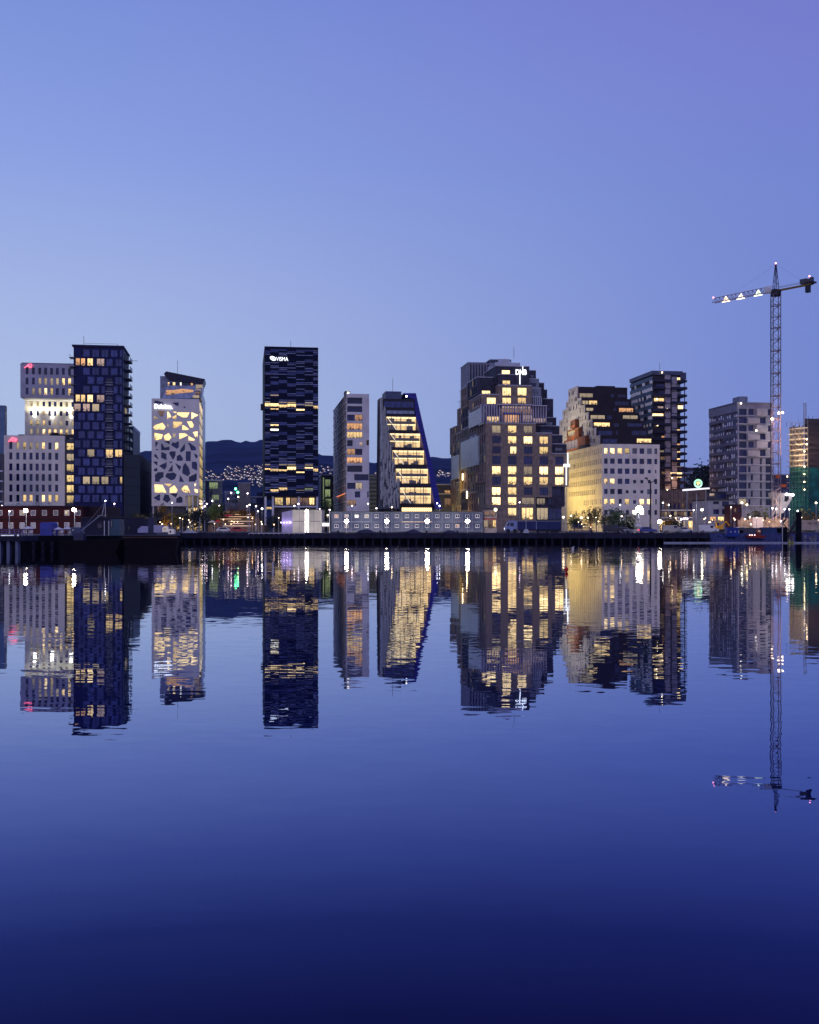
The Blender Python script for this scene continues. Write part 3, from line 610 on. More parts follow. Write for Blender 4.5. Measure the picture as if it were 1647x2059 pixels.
for k in range(330):
    z = lr.uniform(ymin, ymax); xl_ = .15; 
    i = next((i for i, f in enumerate(((480,706),(660,738),(860,775),(1052,806),(1250,842),(1540,885))) if z > pt(700, f[0])[1]), 5); xr_ = pt(((706,738,775,806,842,885)[i]), 900)[0]
    x = lr.uniform(xl_, xr_-.5); hh = lr.uniform(1.2, 3.6); hh = min(hh, ymax-z); mb.hexa([(x,-.3,z),(x+.35,-.62,z),(x+.4,-.3,z),(x+.2,-.3,z),(x+.05,-.3,z+hh),(x+.38,-.5,z+hh),(x+.4,-.3,z+hh),(x+.2,-.3,z+hh)])
b.part(mb, 'bark_fins', mat('bark_fin', (.36,.38,.42), .4, metal=.3))
# lit storeys: modelled rooms behind glass, walls and ceilings glow in place of lamps
roomw = lit('glowing_room_wall', (1, .66, .27), 1.1, lo=.30, thr=.42, scale=.5, rnd=.05); ceil = bulb('glowing_ceiling', (1, .76, .4), 1.5); desk = mat('office_furniture', (.05,.04,.035), .6)
gm = bpy.data.materials.new('clear_glazing'); gm.use_nodes = True; t = gm.node_tree; t.nodes.clear(); o_ = N(t,'ShaderNodeOutputMaterial'); a_ = N(t,'ShaderNodeBsdfTransparent'); g2 = N(t,'ShaderNodeBsdfGlossy'); g2.inputs['Roughness'].default_value = .03; m_ = N(t,'ShaderNodeMixShader'); m_.inputs[0].default_value = .1
t.links.new(a_.outputs[0], m_.inputs[1]); t.links.new(g2.outputs[0], m_.inputs[2]); t.links.new(m_.outputs[0], o_.inputs[0]); MATS['clear'] = gm
slabs = MB()
for i, (xa, xb, ya, yb2) in enumerate(fl_):
    a0 = pt(xa, ya)[0]; a1 = pt(xb, ya)[0]; z1 = pt(900, ya)[1]; z0 = pt(900, yb2)[1]; zm = (z0+z1)/2
    rm = MB(); rm.face([(a0,8,z0),(a1,8,z0),(a1,8,z1),(a0,8,z1)]); rm.face([(a1,0.1,z0),(a1,8,z0),(a1,8,z1),(a1,0.1,z1)]); rm.face([(a0,0.1,z0),(a0,8,z0),(a0,8,z1),(a0,0.1,z1)]); b.part(rm, 'room', roomw)
    cl = MB(); cl.face([(a0,.4,z1-.02),(a1,.4,z1-.02),(a1,8,z1-.02),(a0,8,z1-.02)]); cl.face([(a0,2.2,zm-.02),(a1,2.2,zm-.02),(a1,8,zm-.02),(a0,8,zm-.02)]); b.part(cl, 'ceiling', ceil)
    fu = MB(); fu.box(a0, a1, 2, 8, zm, zm+.3); fu.box(a0, a1, 1.95, 2, zm+.3, zm+1.0)
    lr2 = random.Random(i+40)
    for k in range(9):
        x = lr2.uniform(a0+.5, a1-1.8); zf = z0 if k % 3 else zm+.3; d = lr2.uniform(1.0 if zf == z0 else 3, 5); fu.box(x, x+lr2.uniform(.6, 1.9), d, d+.8, zf, zf+lr2.uniform(.7, 1.9))
    for k in range(3): x = a0+(a1-a0)*(.2+.3*k); fu.box(x-.12, x+.12, 2.4, 2.7, z0, z1)
    b.part(fu, 'furniture', desk)
    br = MB(); br.tube((a0+.4, 1.2, z1-.1), (a0+(a1-a0)*.36, 1.2, z0+.1), .13); b.part(br, 'brace', bulb('glowing_brace', (1,.85,.58), .9))  # brace glows by itself to look lit by the room
    gl = MB(); gl.face([(a0,.02,z0),(a1,.02,z0),(a1,.02,z1),(a0,.02,z1)], 0)
    for k in range(7): x = a0+(a1-a0)*k/6; gl.box(x-.05, x+.05, -.1, .0, z0, z1, 1)
    for zz_ in (z0+.06, z0+(z1-z0)*.33, zm, z0+(z1-z0)*.78, z1-.06): gl.box(a0, a1, -.08, .0, zz_-.045, zz_+.045, 1)
    b.part(gl, 'glazing', [gm, framem])
    zn = pt(900, fl_[i+1][2])[1] if i < 4 else 0.6; slabs.box(a0+.05, pt(xb+25,ya)[0], .0 if i < 4 else 3, 9, zn, z0); slabs.prisml([(a0+.1,8.05),(a1+2.2,8.05),(a1+2.2,yb_),(a0+6,yb_)], z0, z1+.01)
zt0 = pt(900, 520)[1]; slabs.prisml([(pt(708,500)[0],0),(pt(1050,500)[0],0),(pt(1050,500)[0],yb_),(pt(708,500)[0]+5.6,yb_)], pt(900,530)[1], pt(900,338)[1]); b.part(slabs, 'floor_slab', mat('dark_spandrel', (.012,.01,.02), .5))
win(b.root, FM(), (pt(715,400)[0], pt(1040,400)[0], pt(900,432)[1], pt(900,364)[1]), 'b', 9, 1, -.1, name='top_window'); win(b.root, FM(), (pt(742,400)[0], pt(1046,400)[0], pt(900,500)[1], pt(900,462)[1]), 'p', 5, 1, -.1, name='top_window')
mb = MB(); mb.box(pt(741,300)[0], pt(914,300)[0], 2, 12, pt(900,338)[1], pt(800,246)[1]); b.part(mb, 'plant_room', mat('plant_room_panel', (.05,.065,.14), .5))
blue = mat('blue_mesh_screen', (.022,.020,.27), .5, scale=.5)
mb = MB(); ins = [pt(935,272), pt(1045,345), pt(1062,530), pt(1112,710), pt(1158,895), pt(1200,1095), pt(1232,1300), pt(1262,1530)]; mb.prism([pt(935,272), pt(1065,272), pt(1350,1535), pt(1282,1535), pt(1232,1300), pt(1200,1095), pt(1158,895), pt(1112,710), pt(1066,530), pt(1040,345)], 0.3, 30); b.part(mb, 'slanted_screen', blue)
mb = MB()
for k in range(34):
    yy = 290+k*37; f = (yy-272)/(1535-272); xr = 1065+(1350-1065)*f; xi = 1040+(1282-1040)*max(0,(yy-345)/(1535-345))**1.0 if yy > 345 else 960
    a = pt(xi+6, yy); c_ = pt(xr-3, yy); mb.box(a[0], c_[0], .12, .3, a[1]-.12, a[1]+.12)
b.part(mb, 'screen_rail', mat('screen_rail', (.01,.01,.09), .5))
win(b.root, FM(2.8), (pt(920,1500)[0], pt(1250,1500)[0], .3, pt(900,1518)[1]), 'B', 14, 1, -.2, name='lobby_window')
light('screen_wash', 'POINT', (pt(1330,1500)[0]+2, -5, 3), 1000, (.25,.3,1), b.root, .5)
mb = MB(); mb.tube((pt(840,100)[0], 7, pt(800,246)[1]), (pt(840,100)[0], 7, pt(840,80)[1]), .07); b.part(mb, 'roof_mast', black)
mb = MB(); mb.ball((*pt(961,308,-.3)[:1], -.3, pt(961,308,-.3)[1]), .3); b.part(mb, 'roof_lamp', bulb('lamp_white', (1,.95,.85), 12))
# ---- large stepped bank building
b = B('office_building', 'large stepped office block of brown brick cubes with white lit letters on top', 'building', 977)
q = Z(880, 700, 4.903); pt = lambda x, y, yy=0: b.fr(*q(x, y), yy); U = lambda x, yy=0: pt(x, 500, yy)[0]; ZZ = lambda y, x=900, yy=0: pt(x, y, yy)[1]
X0 = 0.0; yfar = b.sd(907, 900, 0)[0]
cB = mat('brown_brick', (.185,.145,.13), .8, scale=.8, var=.22); cG = mat('grey_green_brick', (.17,.17,.15), .8, scale=.8, var=.22); cD = mat('dark_brick', (.030,.030,.055), .7, scale=.6, var=.25)
def cube(x0, x1, y0, y1, z0, z1, m, wins=None, kinds=None, side=True, left_kind=None, name='brick_cube', trim=True):
    """one brick cube of the heap, with its own front and left windows"""
    mb = MB(); hs = []
    for h, k in zip(wins or [], kinds or []):
        hs.append(h); win(b.root, FM(y0), h, k, 2, 1, .35)
    holed(mb, FM(y0), x0, x1, z0, z1, hs, .35)
    lh = []
    if side:
        n = max(1, int((y1-y0)/3.5)); nf = max(1, int(round((z1-z0)/3.9)))
        for f in range(nf):
            for k in range(n):
                a = y0+.6+k*(y1-y0-.9)/n; c0 = z0+(z1-z0)*f/nf+.7; h = (a, a+1.9, c0, c0+2.6)
                if rnd.random() < .82: lh.append(h); win(b.root, LM(x0), h, rnd.choice(side if isinstance(side, str) else 'ddddddm'), 1, 1, .3, name='side_window')
    holed(mb, LM(x0), y0, y1, z0, z1, lh, .3)
    mb.face([(x0,y0,z1),(x1,y0,z1),(x1,y1,z1),(x0,y1,z1)]); mb.face([(x0,y0,z0),(x0,y1,z0),(x1,y1,z0),(x1,y0,z0)])
    mb.face([(x1,y0,z0),(x1,y1,z0),(x1,y1,z1),(x1,y0,z1)]); mb.face([(x0,y1,z0),(x1,y1,z0),(x1,y1,z1),(x0,y1,z1)])
    o = b.part(mb, name, m)
    if trim:
        t_ = MB(); t_.box(x0-.04, x1+.04, y0-.12, y0+.25, z1, z1+.25); t_.box(x0-.12, x0+.2, y0+.25, y1, z1, z1+.25); b.part(t_, 'parapet', pale)
    return o
W4 = [(538,622),(695,778),(850,935),(1006,1090),(1160,1243)]
rowsJ = [(766,838),(870,942),(972,1042),(1066,1146),(1167,1245),(1270,1347),(1374,1448),(1470,1546),(1576,1650)]
kJ = ['mWm..', 'dWBW.', 'dBdy.', 'ddddd', 'BBmBB', 'dWWWB', 'BWdd.', 'BB...', '.B...']
wins = []; kk = []
for r, (ya, yb2) in enumerate(rowsJ):
    for c_, (xa, xb) in enumerate(W4):
        k = kJ[r][c_]
        if k == '.': continue
        if (r, c_) == (2, 1): xa = 718
        wins.append((U(xa), U(xb), ZZ(yb2), ZZ(ya))); kk.append(k)
zb = {}
X1 = U(968); 
cube(0, X1, 0, .6, 0, ZZ(745), cB, [w for w in wins if w[0] < X1], [k for w, k in zip(wins, kk) if w[0] < X1], side=False)
X2 = U(1128); ws = [(w, k) for w, k in zip(wins, kk) if X1 < w[0] < X2]; cube(X1+.002, X2, .003, 26, ZZ(1470), ZZ(838), cB, [w for w, _ in ws], [k for _, k in ws], side=False)
X3 = U(1292); ws = [(w, k) for w, k in zip(wins, kk) if X2 < w[0]]; cube(X2+.002, X3, .006, 26, ZZ(1362), ZZ(1038), cB, [w for w, _ in ws], [k for _, k in ws], side=False)
cube(X2+.004, U(1258), .5, 26, ZZ(1560), ZZ(1364), cD, [(U(1132), U(1222), ZZ(1450), ZZ(1385))], ['d'], side=False, trim=False)
# lower right glass lobby
for x0, x1, y0_, y1_, k in ((830,950,1475,1540,'m'),(982,1062,1480,1540,'m'),(1095,1190,1478,1545,'d'),(830,940,1575,1690,'W'),(982,1090,1575,1690,'m'),(1095,1225,1580,1690,'d')):
    win(b.root, FM(.01 if x0 < 900 else .6), (U(x0), U(x1), ZZ(y1_), ZZ(y0_)), k, 3, 1, -.06, name='lobby_window')
mb = MB(); mb.box(U(968)+.1, U(1228), .8, 26, 0, ZZ(1472)); b.part(mb, 'lobby', cD)
# glazed band
G0, G1, Gt, Gb = U(430), U(1085), ZZ(562), ZZ(738)
mb = MB(); mb.box(.5-1.6, U(940), 2.4, 26, Gb, ZZ(548)); mb.box(U(940)+.01, G1-.4, 2.45, 26, Gb, ZZ(560)); b.part(mb, 'glazed_band', mat('lilac_glass', (.16,.14,.24), .25, scale=.8, var=.4))
for x0, x1, y0_, y1_, k in ((490,600,680,735,'W'),(650,800,660,738,'o'),(830,930,660,730,'pink'),(630,920,575,600,'k'),(620,930,600,660,'q'),(450,480,610,640,'k'),(940,1070,690,735,'k')):
    win(b.root, FM(2.4), (U(x0,2.4), U(x1,2.4), ZZ(y1_,900,2.4), ZZ(y0_,900,2.4)), k, 7, 1, -.08, .14, fm=pale, name='lounge_window')
mb = MB()
for k in range(26): x = -1.5+(G1+1.2)*k/25; mb.box(x, x+.22, 1.2, 2.35, Gb+.3, Gt)
mb.box(U(600), U(945), .6, 2.3, Gt, Gt+.35); mb.box(U(945), G1, .5, 2.3, Gt-.2, Gt+.1); b.part(mb, 'glass_fins', mat('fin_metal', (.42,.40,.52), .4))
mb = MB()
for k in range(7): x = U(935)+(U(1050)-U(935))*k/6; mb.box(x, x+.2, 4, 4.5, ZZ(562), ZZ(482,900,4))
mb.box(U(930), U(1052), 3.9, 6, ZZ(482,900,4), ZZ(480,900,4)+.2); b.part(mb, 'roof_fins', pale)
mb = MB(); mb.box(U(655), U(820), .6, 2.3, ZZ(650), ZZ(636)); b.part(mb, 'terrace_beam', mat('blue_steel', (.08,.1,.32), .4))
# upper cubes (each slightly behind the one below)
y5 = 3.0
def uw(L_, yy): return [(U(a, yy), U(c_, yy), ZZ(d, a, yy), ZZ(e, a, yy)) for a, c_, e, d in L_]
cube(U(600,y5), U(930,y5), y5, 24, ZZ(565,700,y5), ZZ(368,700,y5), cB, uw([(640,725,388,466),(790,878,390,466),(640,725,487,545),(792,872,487,545)], y5), ['B','B','B','W'], side=False)
cube(U(602,y5), U(755,y5), y5+.01, 24, ZZ(367,700,y5), ZZ(262,700,y5), cD, uw([(642,716,318,360)], y5), ['W'], side=False)
cube(U(572,5), U(905,5), 5, 24, ZZ(360,700,5), ZZ(180,700,5), cD, uw([(634,714,216,255)], 5), ['B'], side=False)
cube(U(430,2.5), U(602,2.5), 2.5, 24, ZZ(582,500,2.5), ZZ(458,500,2.5), cB, uw([(487,574,487,562)], 2.5), ['B'], side='dddm')
cube(U(388,8), U(596,8), 8, 26, ZZ(460,500,8), ZZ(290,500,8), cD, uw([(438,520,418,452)], 8), ['B'], side='dddddm')
mb = MB(); mb.box(U(575,6), U(820,6), 7, 20, ZZ(182,700,6), ZZ(138,700,6)); mb.box(U(612,6), U(724,6), 8, 19, ZZ(138,700,6), ZZ(100,700,6)); b.part(mb, 'roof_plant', pale)
mb = MB()
for k in range(9): x = U(520,9)+(U(720,9)-U(520,9))*k/8; mb.box(x, x+.25, 9, 9.4, ZZ(185,600,9), ZZ(120,600,9))
mb.box(U(515,9), U(724,9), 8.8, 16, ZZ(120,600,9), ZZ(117,600,9)+.2); b.part(mb, 'roof_fins', grey)
# right hand steps, set further and further back
for i, (xa, xb, top_, bot_, yy, m) in enumerate(((900,970,222,330,14,cD),(880,1000,305,420,9,grey),(985,1050,345,500,16,cD),(900,1020,396,500,7,grey),(1010,1080,412,560,18,cD),(1040,1140,502,700,16,cD),(1040,1170,686,800,14,cD),(960,1200,768,870,9,cD),(1100,1232,858,960,8,cD),(1120,1272,946,1050,7,cD))):
    cube(U(xa,yy), U(xb,yy), yy, yy+12, ZZ(bot_,xa,yy)-6, ZZ(top_,xa,yy), m, uw([(xa+(xb-xa)*.25, xa+(xb-xa)*.75, (top_+bot_)/2-18, (top_+bot_)/2+14)], yy), ['d' if i % 3 else 'g'], side=False)
# receding left flank, a brick heap
Ys = lambda x: b.sd(*q(x, 500), 0)[0]; ZS = lambda x, y: b.sd(*q(x, y), 0)[1]
a0, a1, a2, a3, a4, a5 = .0, Ys(385), Ys(312), Ys(240), Ys(192), yfar
def flank(x0, x1, y0, y1, ztop, zbot, m, s='ddddddm', tr=True): return cube(x0, x1, y0, y1, zbot, ztop, m, side=s, trim=tr)
lev = [0, ZS(440,1560), ZS(440,1330), ZS(440,1150), ZS(440,950), ZS(440,745)]
for i in range(5):
    flank(-.06 if i != 2 else -.7, 12, .62, a1, lev[i+1]-.03, lev[i]+.01, cG if i % 2 else cB, 'dddmm' if i in (0, 2) else 'dddddm', False)
zt1 = ZS(350,470); n = 7
for i in range(n):
    z0_, z1_ = zt1*i/n, zt1*(i+1)/n; off = (0,-.5,0,-.8,0,-.4,0)[i]
    if i == 4: continue
    flank(off, 13, a1+.02, a2, z1_-.03, z0_+.01, (cG, cB, cG)[i % 3], 'ddddd')
flank(0, 13, a1+.02, a2, zt1*5/n-.03, zt1*4/n+.01, pale, 'p')
zt2 = ZS(275,185); n = 8
for i in range(n):
    if i == 3: continue
    z0_, z1_ = zt2*i/n, zt2*(i+1)/n; flank((0,-.4,0,-.6,-.2,0,-.5,.3)[i], 14, a2+.02, a3, z1_-.03, z0_+.01, (cG, cD, cB, cG)[i % 4] if i < 7 else dgrey, 'dddddd')
zt3 = ZS(212,600); n = 5
for i in range(n): flank((0,-.5,0,-.4,0)[i], 14, a3+.02, a4, zt3*(i+1)/n-.03, zt3*i/n+.01, (cB, cG)[i % 2], 'dddddm')
zt4 = ZS(150,790)
for i in range(4): flank((0,-.3,0,-.5)[i], 14, a4+.02, a5, zt4*(i+1)/4-.03, zt4*i/4+.01, (cG, cB)[i % 2], 'dddmd')
mb = MB()
for k in range(13): x = -.2+k*1.15; mb.box(x, x+.32, a2-.35, a2-.05, zt2*7/8-.5, zt2+.3)
for k in range(9): y_ = a2+k*(a3-a2)/8.6; mb.box(-.6, -.3, y_, y_+.4, zt2*7/8-.5, zt2+.3)
mb.box(-.7, 14.6, a2-.5, a3, zt2+.3, zt2+.75); b.part(mb, 'roof_pergola', mat('pergola_steel', (.22,.24,.34), .5))
mb = MB(); z0_, z1_ = zt2*3/8, zt2*4/8
mb.box(-.9, -.2, a1-6, a3-2, z0_+.4, z1_+3); mb.box(-.9, -.2, a3+2, a5-6, z0_-3, z1_-1.5); mb.box(-.9,-.2, 2, 9, ZS(440,760), ZS(440,590)); b.part(mb, 'pale_glass_panel', mat('pale_glass', (.30,.36,.42), .3, scale=.3))
mb = MB(); mb.box(-.5, -.1, a3-1.8, a3+1.6, z0_-9, z1_+2); b.part(mb, 'gold_recess', mat('gold_panel', (.30,.21,.05), .5))
for (x, y0_, y1_) in ((268,1235,1300),(310,1410,1480)):
    mb = MB(); yy = Ys(x); mb.box(-.95, -.7, yy, yy+.5, ZS(x,y1_), ZS(x,y0_)); b.part(mb, 'wall_lamp', bulb('lamp_warm', (1,.75,.4), 10))
for yy, zz_, e in ((30, 3, 3200), (48, 4, 3200), (62, 4, 2000), (a3, z0_-6, 700), (40, 16, 700)): light('flank_uplight', 'POINT', (-5, yy, zz_), e, (1,.68,.22), b.root, .5)
mb = MB()
for i, (x, y) in enumerate(((236,185),(225,320),(212,410),(205,505))):
    yy = a3+.2+i*2.6; z_ = ZS(240, y); mb.tube((3, yy, z_), (-.2, yy, z_), .09); mb.tube((.4, yy, z_), (.4, yy, max(zt3-.5, z_-9)), .05)
b.part(mb, 'scaffold_pole', steel)
sg = bulb('white_sign', (.92,.97,1), 4); u0, z0_ = b.fr(1036.5, 753, 4.6); u1 = b.u(1059, 4.6)
to = text('DNB', 2.7, sg, b.root, (u0, 4.6, z0_), name='sign_lettering', offset=.06); to.scale[0] = (u1-u0)/max(v.co.x for v in to.data.vertices)
mb = MB(); x_ = U(839,4.6); mb.box(x_-.13, x_+.13, 4.4, 4.7, ZZ(240,839,4.6), ZZ(180,839,4.6)); x_ = U(811,4.6); mb.box(x_-.14, x_+.14, 4.4, 4.7, ZZ(358,811,4.6), ZZ(262,811,4.6)); b.part(mb, 'light_bar', sg)
mb = MB(); x_ = X3+.15; zc_ = ZZ(1158,1270); mb.box(U(1277), U(1277)+.3, -.5, -.1, zc_, ZZ(1036,1270)); mb.box(U(1263), U(1263)+.3, -.5, -.1, ZZ(1350,1270), zc_); mb.box(U(1240), U(1302), -.45, -.15, zc_-.5, zc_+.55); b.part(mb, 'light_cross', sg)
mb = MB(); mb.tube((U(752,10), 10, ZZ(104,752,10)), (U(752,10), 10, ZZ(-10,752,10)), .07); b.part(mb, 'roof_mast', black)

# ---- stepped dark terrace house with pale flank
q = Z(1110, 720, 5.148)
b = B('apartment_building', 'dark brown stepped terrace block with pale flank and orange bays, behind the white office', 'building', 1205.2, lineD(1205, 22))
TI = [(490,1040,805,1100),(450,1000,725,805),(410,970,640,725),(365,925,565,640),(325,880,490,565),(290,835,415,490),(250,800,295,415)]
XW = b.u(1312); step = b.sd(1205.2-40/5.148, 900, 0)[0]; wallP = MB(); wallB = MB(); hsP = []
KT = [('d',490+35,680,832,880),('W',880,1035,832,880),('d',482,630,748,800),('d',660,690,748,795),('d',825,990,748,800),('W',435,600,665,710),('d',640,700,670,712),('d',780,935,670,712),
 ('m',400,550,588,632),('d',570,625,590,632),('m',735,890,590,632),('m',355,430,513,548),('d',640,665,515,548),('o',695,843,515,560),('m',315,380,438,480),('W',385,470,438,482),('d',650,800,445,490),('m',285,425,362,408),('d',612,645,368,408),('d',680,765,370,408)]
for i, (xa, xb, yt, yb2) in enumerate(TI):
    yy = step*i; zt_ = b.fr(*q(xa, yt), yy)[1]; z0_ = 0 if i == 0 else b.fr(*q(xa, yb2), yy)[1]-1.0
    hs = []
    for k, x0, x1, y0_, y1_ in KT:
        if yt <= y0_ < yb2:
            p0 = b.fr(*q(x0, y0_), yy); p1 = b.fr(*q(x1, y1_), yy); h = (max(.3, p0[0]), min(XW-.3, p1[0]), p1[1], p0[1]); hs.append(h); win(b.root, FM(yy), h, k, 2 if x1-x0 > 60 else 1, 1, .3, .14)
    m_ = MB(); holed(m_, FM(yy), .35, XW, z0_, zt_, hs, .3); m_.face([(.35,yy,zt_-.01),(XW,yy,zt_-.01),(XW,yy+step+.5,zt_-.01),(.35,yy+step+.5,zt_-.01)]); m_.face([(XW,yy,z0_),(XW,yy+step+(14 if i == 6 else 0),z0_),(XW,yy+step+(14 if i == 6 else 0),zt_),(XW,yy,zt_)])
    b.part(m_, 'terrace', brown)
    y1_ = yy+step if i < 6 else yy+13
    sh = []
    nf = int(zt_/3.25)
    for f in range(nf):
        for k in range(max(1, int((y1_-yy)/2.1))):
            if rnd.random() < .6:
                a = yy+.4+k*2.1; c0 = zt_-2.6-f*3.25
                if c0 > 13: h = (a, a+1.25, c0, c0+1.9); sh.append(h); win(b.root, LM(0), h, rnd.choice('dddddgm'), 1, 1, .2, .05, name='side_window') if len(sh) < 12 else sh.pop()
    m_ = MB(); holed(m_, LM(0), yy, y1_, 0, zt_+.3, sh, .2); m_.face([(0,yy,0),(.349,yy,0),(.349,yy,zt_+.3),(0,yy,zt_+.3)]); m_.face([(0,yy,zt_+.3),(.349,yy,zt_+.3),(.349,y1_,zt_+.3),(0,y1_,zt_+.3)]); b.part(m_, 'flank_wall', brickl)
yb0 = step*6+13
for x, yt in ((145,455),(110,540),(75,650)):
    y1_ = b.sd(*q(x, 600), 0)[0]; zt_ = b.sd(*q(x, yt), 0)[1]; hs = []
    for f in range(int(zt_/3.3)):
        a = yb0+1.2; c0 = zt_-2.6-f*3.3
        if c0 > 14: h = (a, a+1.5, c0, c0+1.9); hs.append(h); win(b.root, LM(0), h, rnd.choice('dmmg'), 1, 1, .2, .05, name='side_window')
    m_ = MB(); holed(m_, LM(0), yb0, y1_, 0, zt_, hs, .2); m_.face([(0,yb0,zt_),(XW,yb0,zt_),(XW,y1_,zt_),(0,y1_,zt_)]); m_.face([(XW,yb0,0),(XW,y1_,0),(XW,y1_,zt_),(XW,yb0,zt_)]); m_.face([(0,y1_,0),(XW,y1_,0),(XW,y1_,zt_),(0,y1_,zt_)]); b.part(m_, 'rear_wing', brickl); yb0 = y1_
mb = MB(); mb.box(b.u(1203,step*6), b.u(1240,step*6), step*6+2, step*6+8, zt_, b.fr(*q(480,280), step*6)[1]); b.part(mb, 'roof_plant', brown)
corten = mat('orange_bay_cladding', (.15,.05,.01), .5, scale=.5)
for x0, x1, y0_, y1_, k in ((190,240,635,715,'q'),(155,275,715,815,'y'),(120,345,800,935,'q')):
    ya = b.sd(*q(x1, 700), -1.6)[0]; yb2 = b.sd(*q(x0, 700), -1.6)[0]; z1_ = b.sd(*q(x1, y0_), -1.6)[1]; z0_ = b.sd(*q(x1, y1_), -1.6)[1]
    m_ = MB(); h = (ya+(yb2-ya)*.35, yb2-.4, z0_+1.2, z1_-.5); holed(m_, LM(-1.6), ya, yb2, z0_, z1_, [h], .4); m_.face([(-1.6,ya,z0_),(0,ya,z0_),(0,ya,z1_),(-1.6,ya,z1_)]); m_.face([(-1.6,ya,z1_),(0,ya,z1_),(0,yb2,z1_),(-1.6,yb2,z1_)]); m_.face([(-1.6,ya,z0_),(0,ya,z0_),(0,yb2,z0_),(-1.6,yb2,z0_)]); b.part(m_, 'bay', corten); win(b.root, LM(-1.6), h, k, 4, 1, .38, name='bay_window')
    light('bay_light', 'POINT', (-3.4, (ya+yb2)/2, z0_-.8), 260, (1,.6,.2), b.root, .3)
light('flank_wash', 'POINT', (-13, 30, 40), 9000, (1,.85,.5), b.root, 1); light('flank_wash', 'POINT', (-12, 44, 28), 9000, (1,.8,.4), b.root, 1)

# ---- dark balcony tower
q = Z(1260, 740, 7.92)
b = B('apartment_tower', 'tall dark balcony tower behind the stepped block, its left face speckled with pale openings', 'building', 1311.8, lineD(1312, 40))
XW = b.u(1379.3); ZT = b.z(745.5, 1312); yb_, _ = b.sd(1267, 900, 0)
mb = MB(); body(mb, .4, XW-2.2, .5, yb_, 0, ZT, front=True, left=True, right=True); b.part(mb, 'core', mat('tower_core', (.02,.018,.03), .6))
pit = b.z(745,1340)-b.z(759.6,1340); nf = int(ZT/pit)
U = lambda x: b.u(1260+x/7.92); ZZ = lambda y: b.z(740+y/7.92, 1340)
for i in range(nf):
    zz_ = ZT-1.6-i*pit; mb = MB(); x0, x1 = (U(412), U(700)) if i % 2 == 0 else (U(700), XW); mb.box(x0+.05, x1, -1.5, .5, zz_-pit, zz_-pit+1.0)
    x2, x3 = (U(800), XW) if i % 2 == 0 else (U(412), U(608)); mb.box(x2, x3-.05, -1.3, .5, zz_-pit, zz_-pit+.9); b.part(mb, 'balcony', mat('dark_balcony', (.012,.012,.035), .5))
    mb = MB(); mb.box(XW-2.1, XW-.1, .6, 20, zz_-pit, zz_-pit+1.25); mb.box(XW-.35, XW-.1, .6, 1.0, zz_-pit, zz_); b.part(mb, 'corner_balcony', mat('dark_balcony', (.012,.012,.035), .5))
for x0, x1, off in ((610,695,0),(718,800,1)):
    mb = MB(); i = 0
    while True:
        z1_ = ZZ(100+i*118+off*40); z0_ = z1_-pit*.93
        if z0_ < 3: break
        mb.box(U(x0), U(x1), -.35 if (i+off) % 2 else -.2, .5, z0_, z1_); i += 1
        if i > 18: break
    b.part(mb, 'pale_panel', mat('warm_grey_panel', (.26,.24,.30), .6))
for x0, x1, y0_, y1_, k in ((520,600,180,215,'q'),(800,860,145,190,'B'),(720,860,260,320,'g'),(440,600,480,545,'W'),(500,590,610,650,'k'),(820,900,590,680,'B'),(415,590,725,800,'B'),(450,500,880,930,'o'),(720,860,970,1035,'W'),(560,640,1080,1150,'o'),(735,860,1200,1270,'o'),(530,600,1310,1350,'m'),(800,860,1320,1380,'W'),(720,860,1435,1500,'B'),(700,890,1660,1745,'B'),(560,690,1650,1700,'q'),(540,640,1410,1490,'q'),(810,880,1560,1620,'q'),(470,600,250,300,'d'),(500,600,360,410,'d'),(800,870,370,420,'g'),(820,870,830,900,'g')):
    win(b.root, FM(.5), (U(x0), U(x1), ZZ(y1_), ZZ(y0_)), k, 2, 1, -.15)
for x, y in ((550,78),(468,500),(478,918),(632,655),(635,1358),(470,560),(710,1755),(635,1945),(750,1930)):
    mb = MB(); mb.ball((U(x), -1.0, ZZ(y)), .26, nu=8, nv=5); b.part(mb, 'balcony_lamp', bulb('lamp_warm', (1,.75,.4), 10))
for z_ in (6, 13, 20): light('street_glow', 'POINT', (U(760), -6, z_), 1300, (1,.5,.2), b.root, 1)
op = mat('pale_opening', (.85,.88,.95), .5)
lr = random.Random(4); sh = []; scr = MB()
for i in range(22):
    zt_ = ZT-2.2-i*pit*.98
    if zt_ < 8: break
    scr.box(-.12, .1, 0, yb_, zt_-pit*.52, zt_-pit*.02)
    mb = MB()
    for k in range(15):
        y_ = .4+k*yb_/15.2
        if lr.random() < .7: mb.box(-.2, .3, y_, y_+yb_/15.2*lr.uniform(.22,.5), zt_-pit*lr.uniform(.9,1.0), zt_-pit*.5)
    b.part(mb, 'loggia_openings', op)
b.part(scr, 'loggia_parapet', mat('loggia_parapet', (.05,.085,.14), .5, scale=.5, var=.3))
mb = MB(); mb.box(-.3, XW-1.5, -.4, yb_, ZT-1.6, ZT); mb.box(XW-2.4, XW, -.3, 3, ZT-3.3, ZT-.5); b.part(mb, 'roof', mat('dark_roof_frame', (.05,.06,.12), .5))
mb = MB(); mb.tube((XW*.35,5,ZT), (XW*.35,5,ZT+4), .06); b.part(mb, 'roof_mast', black)

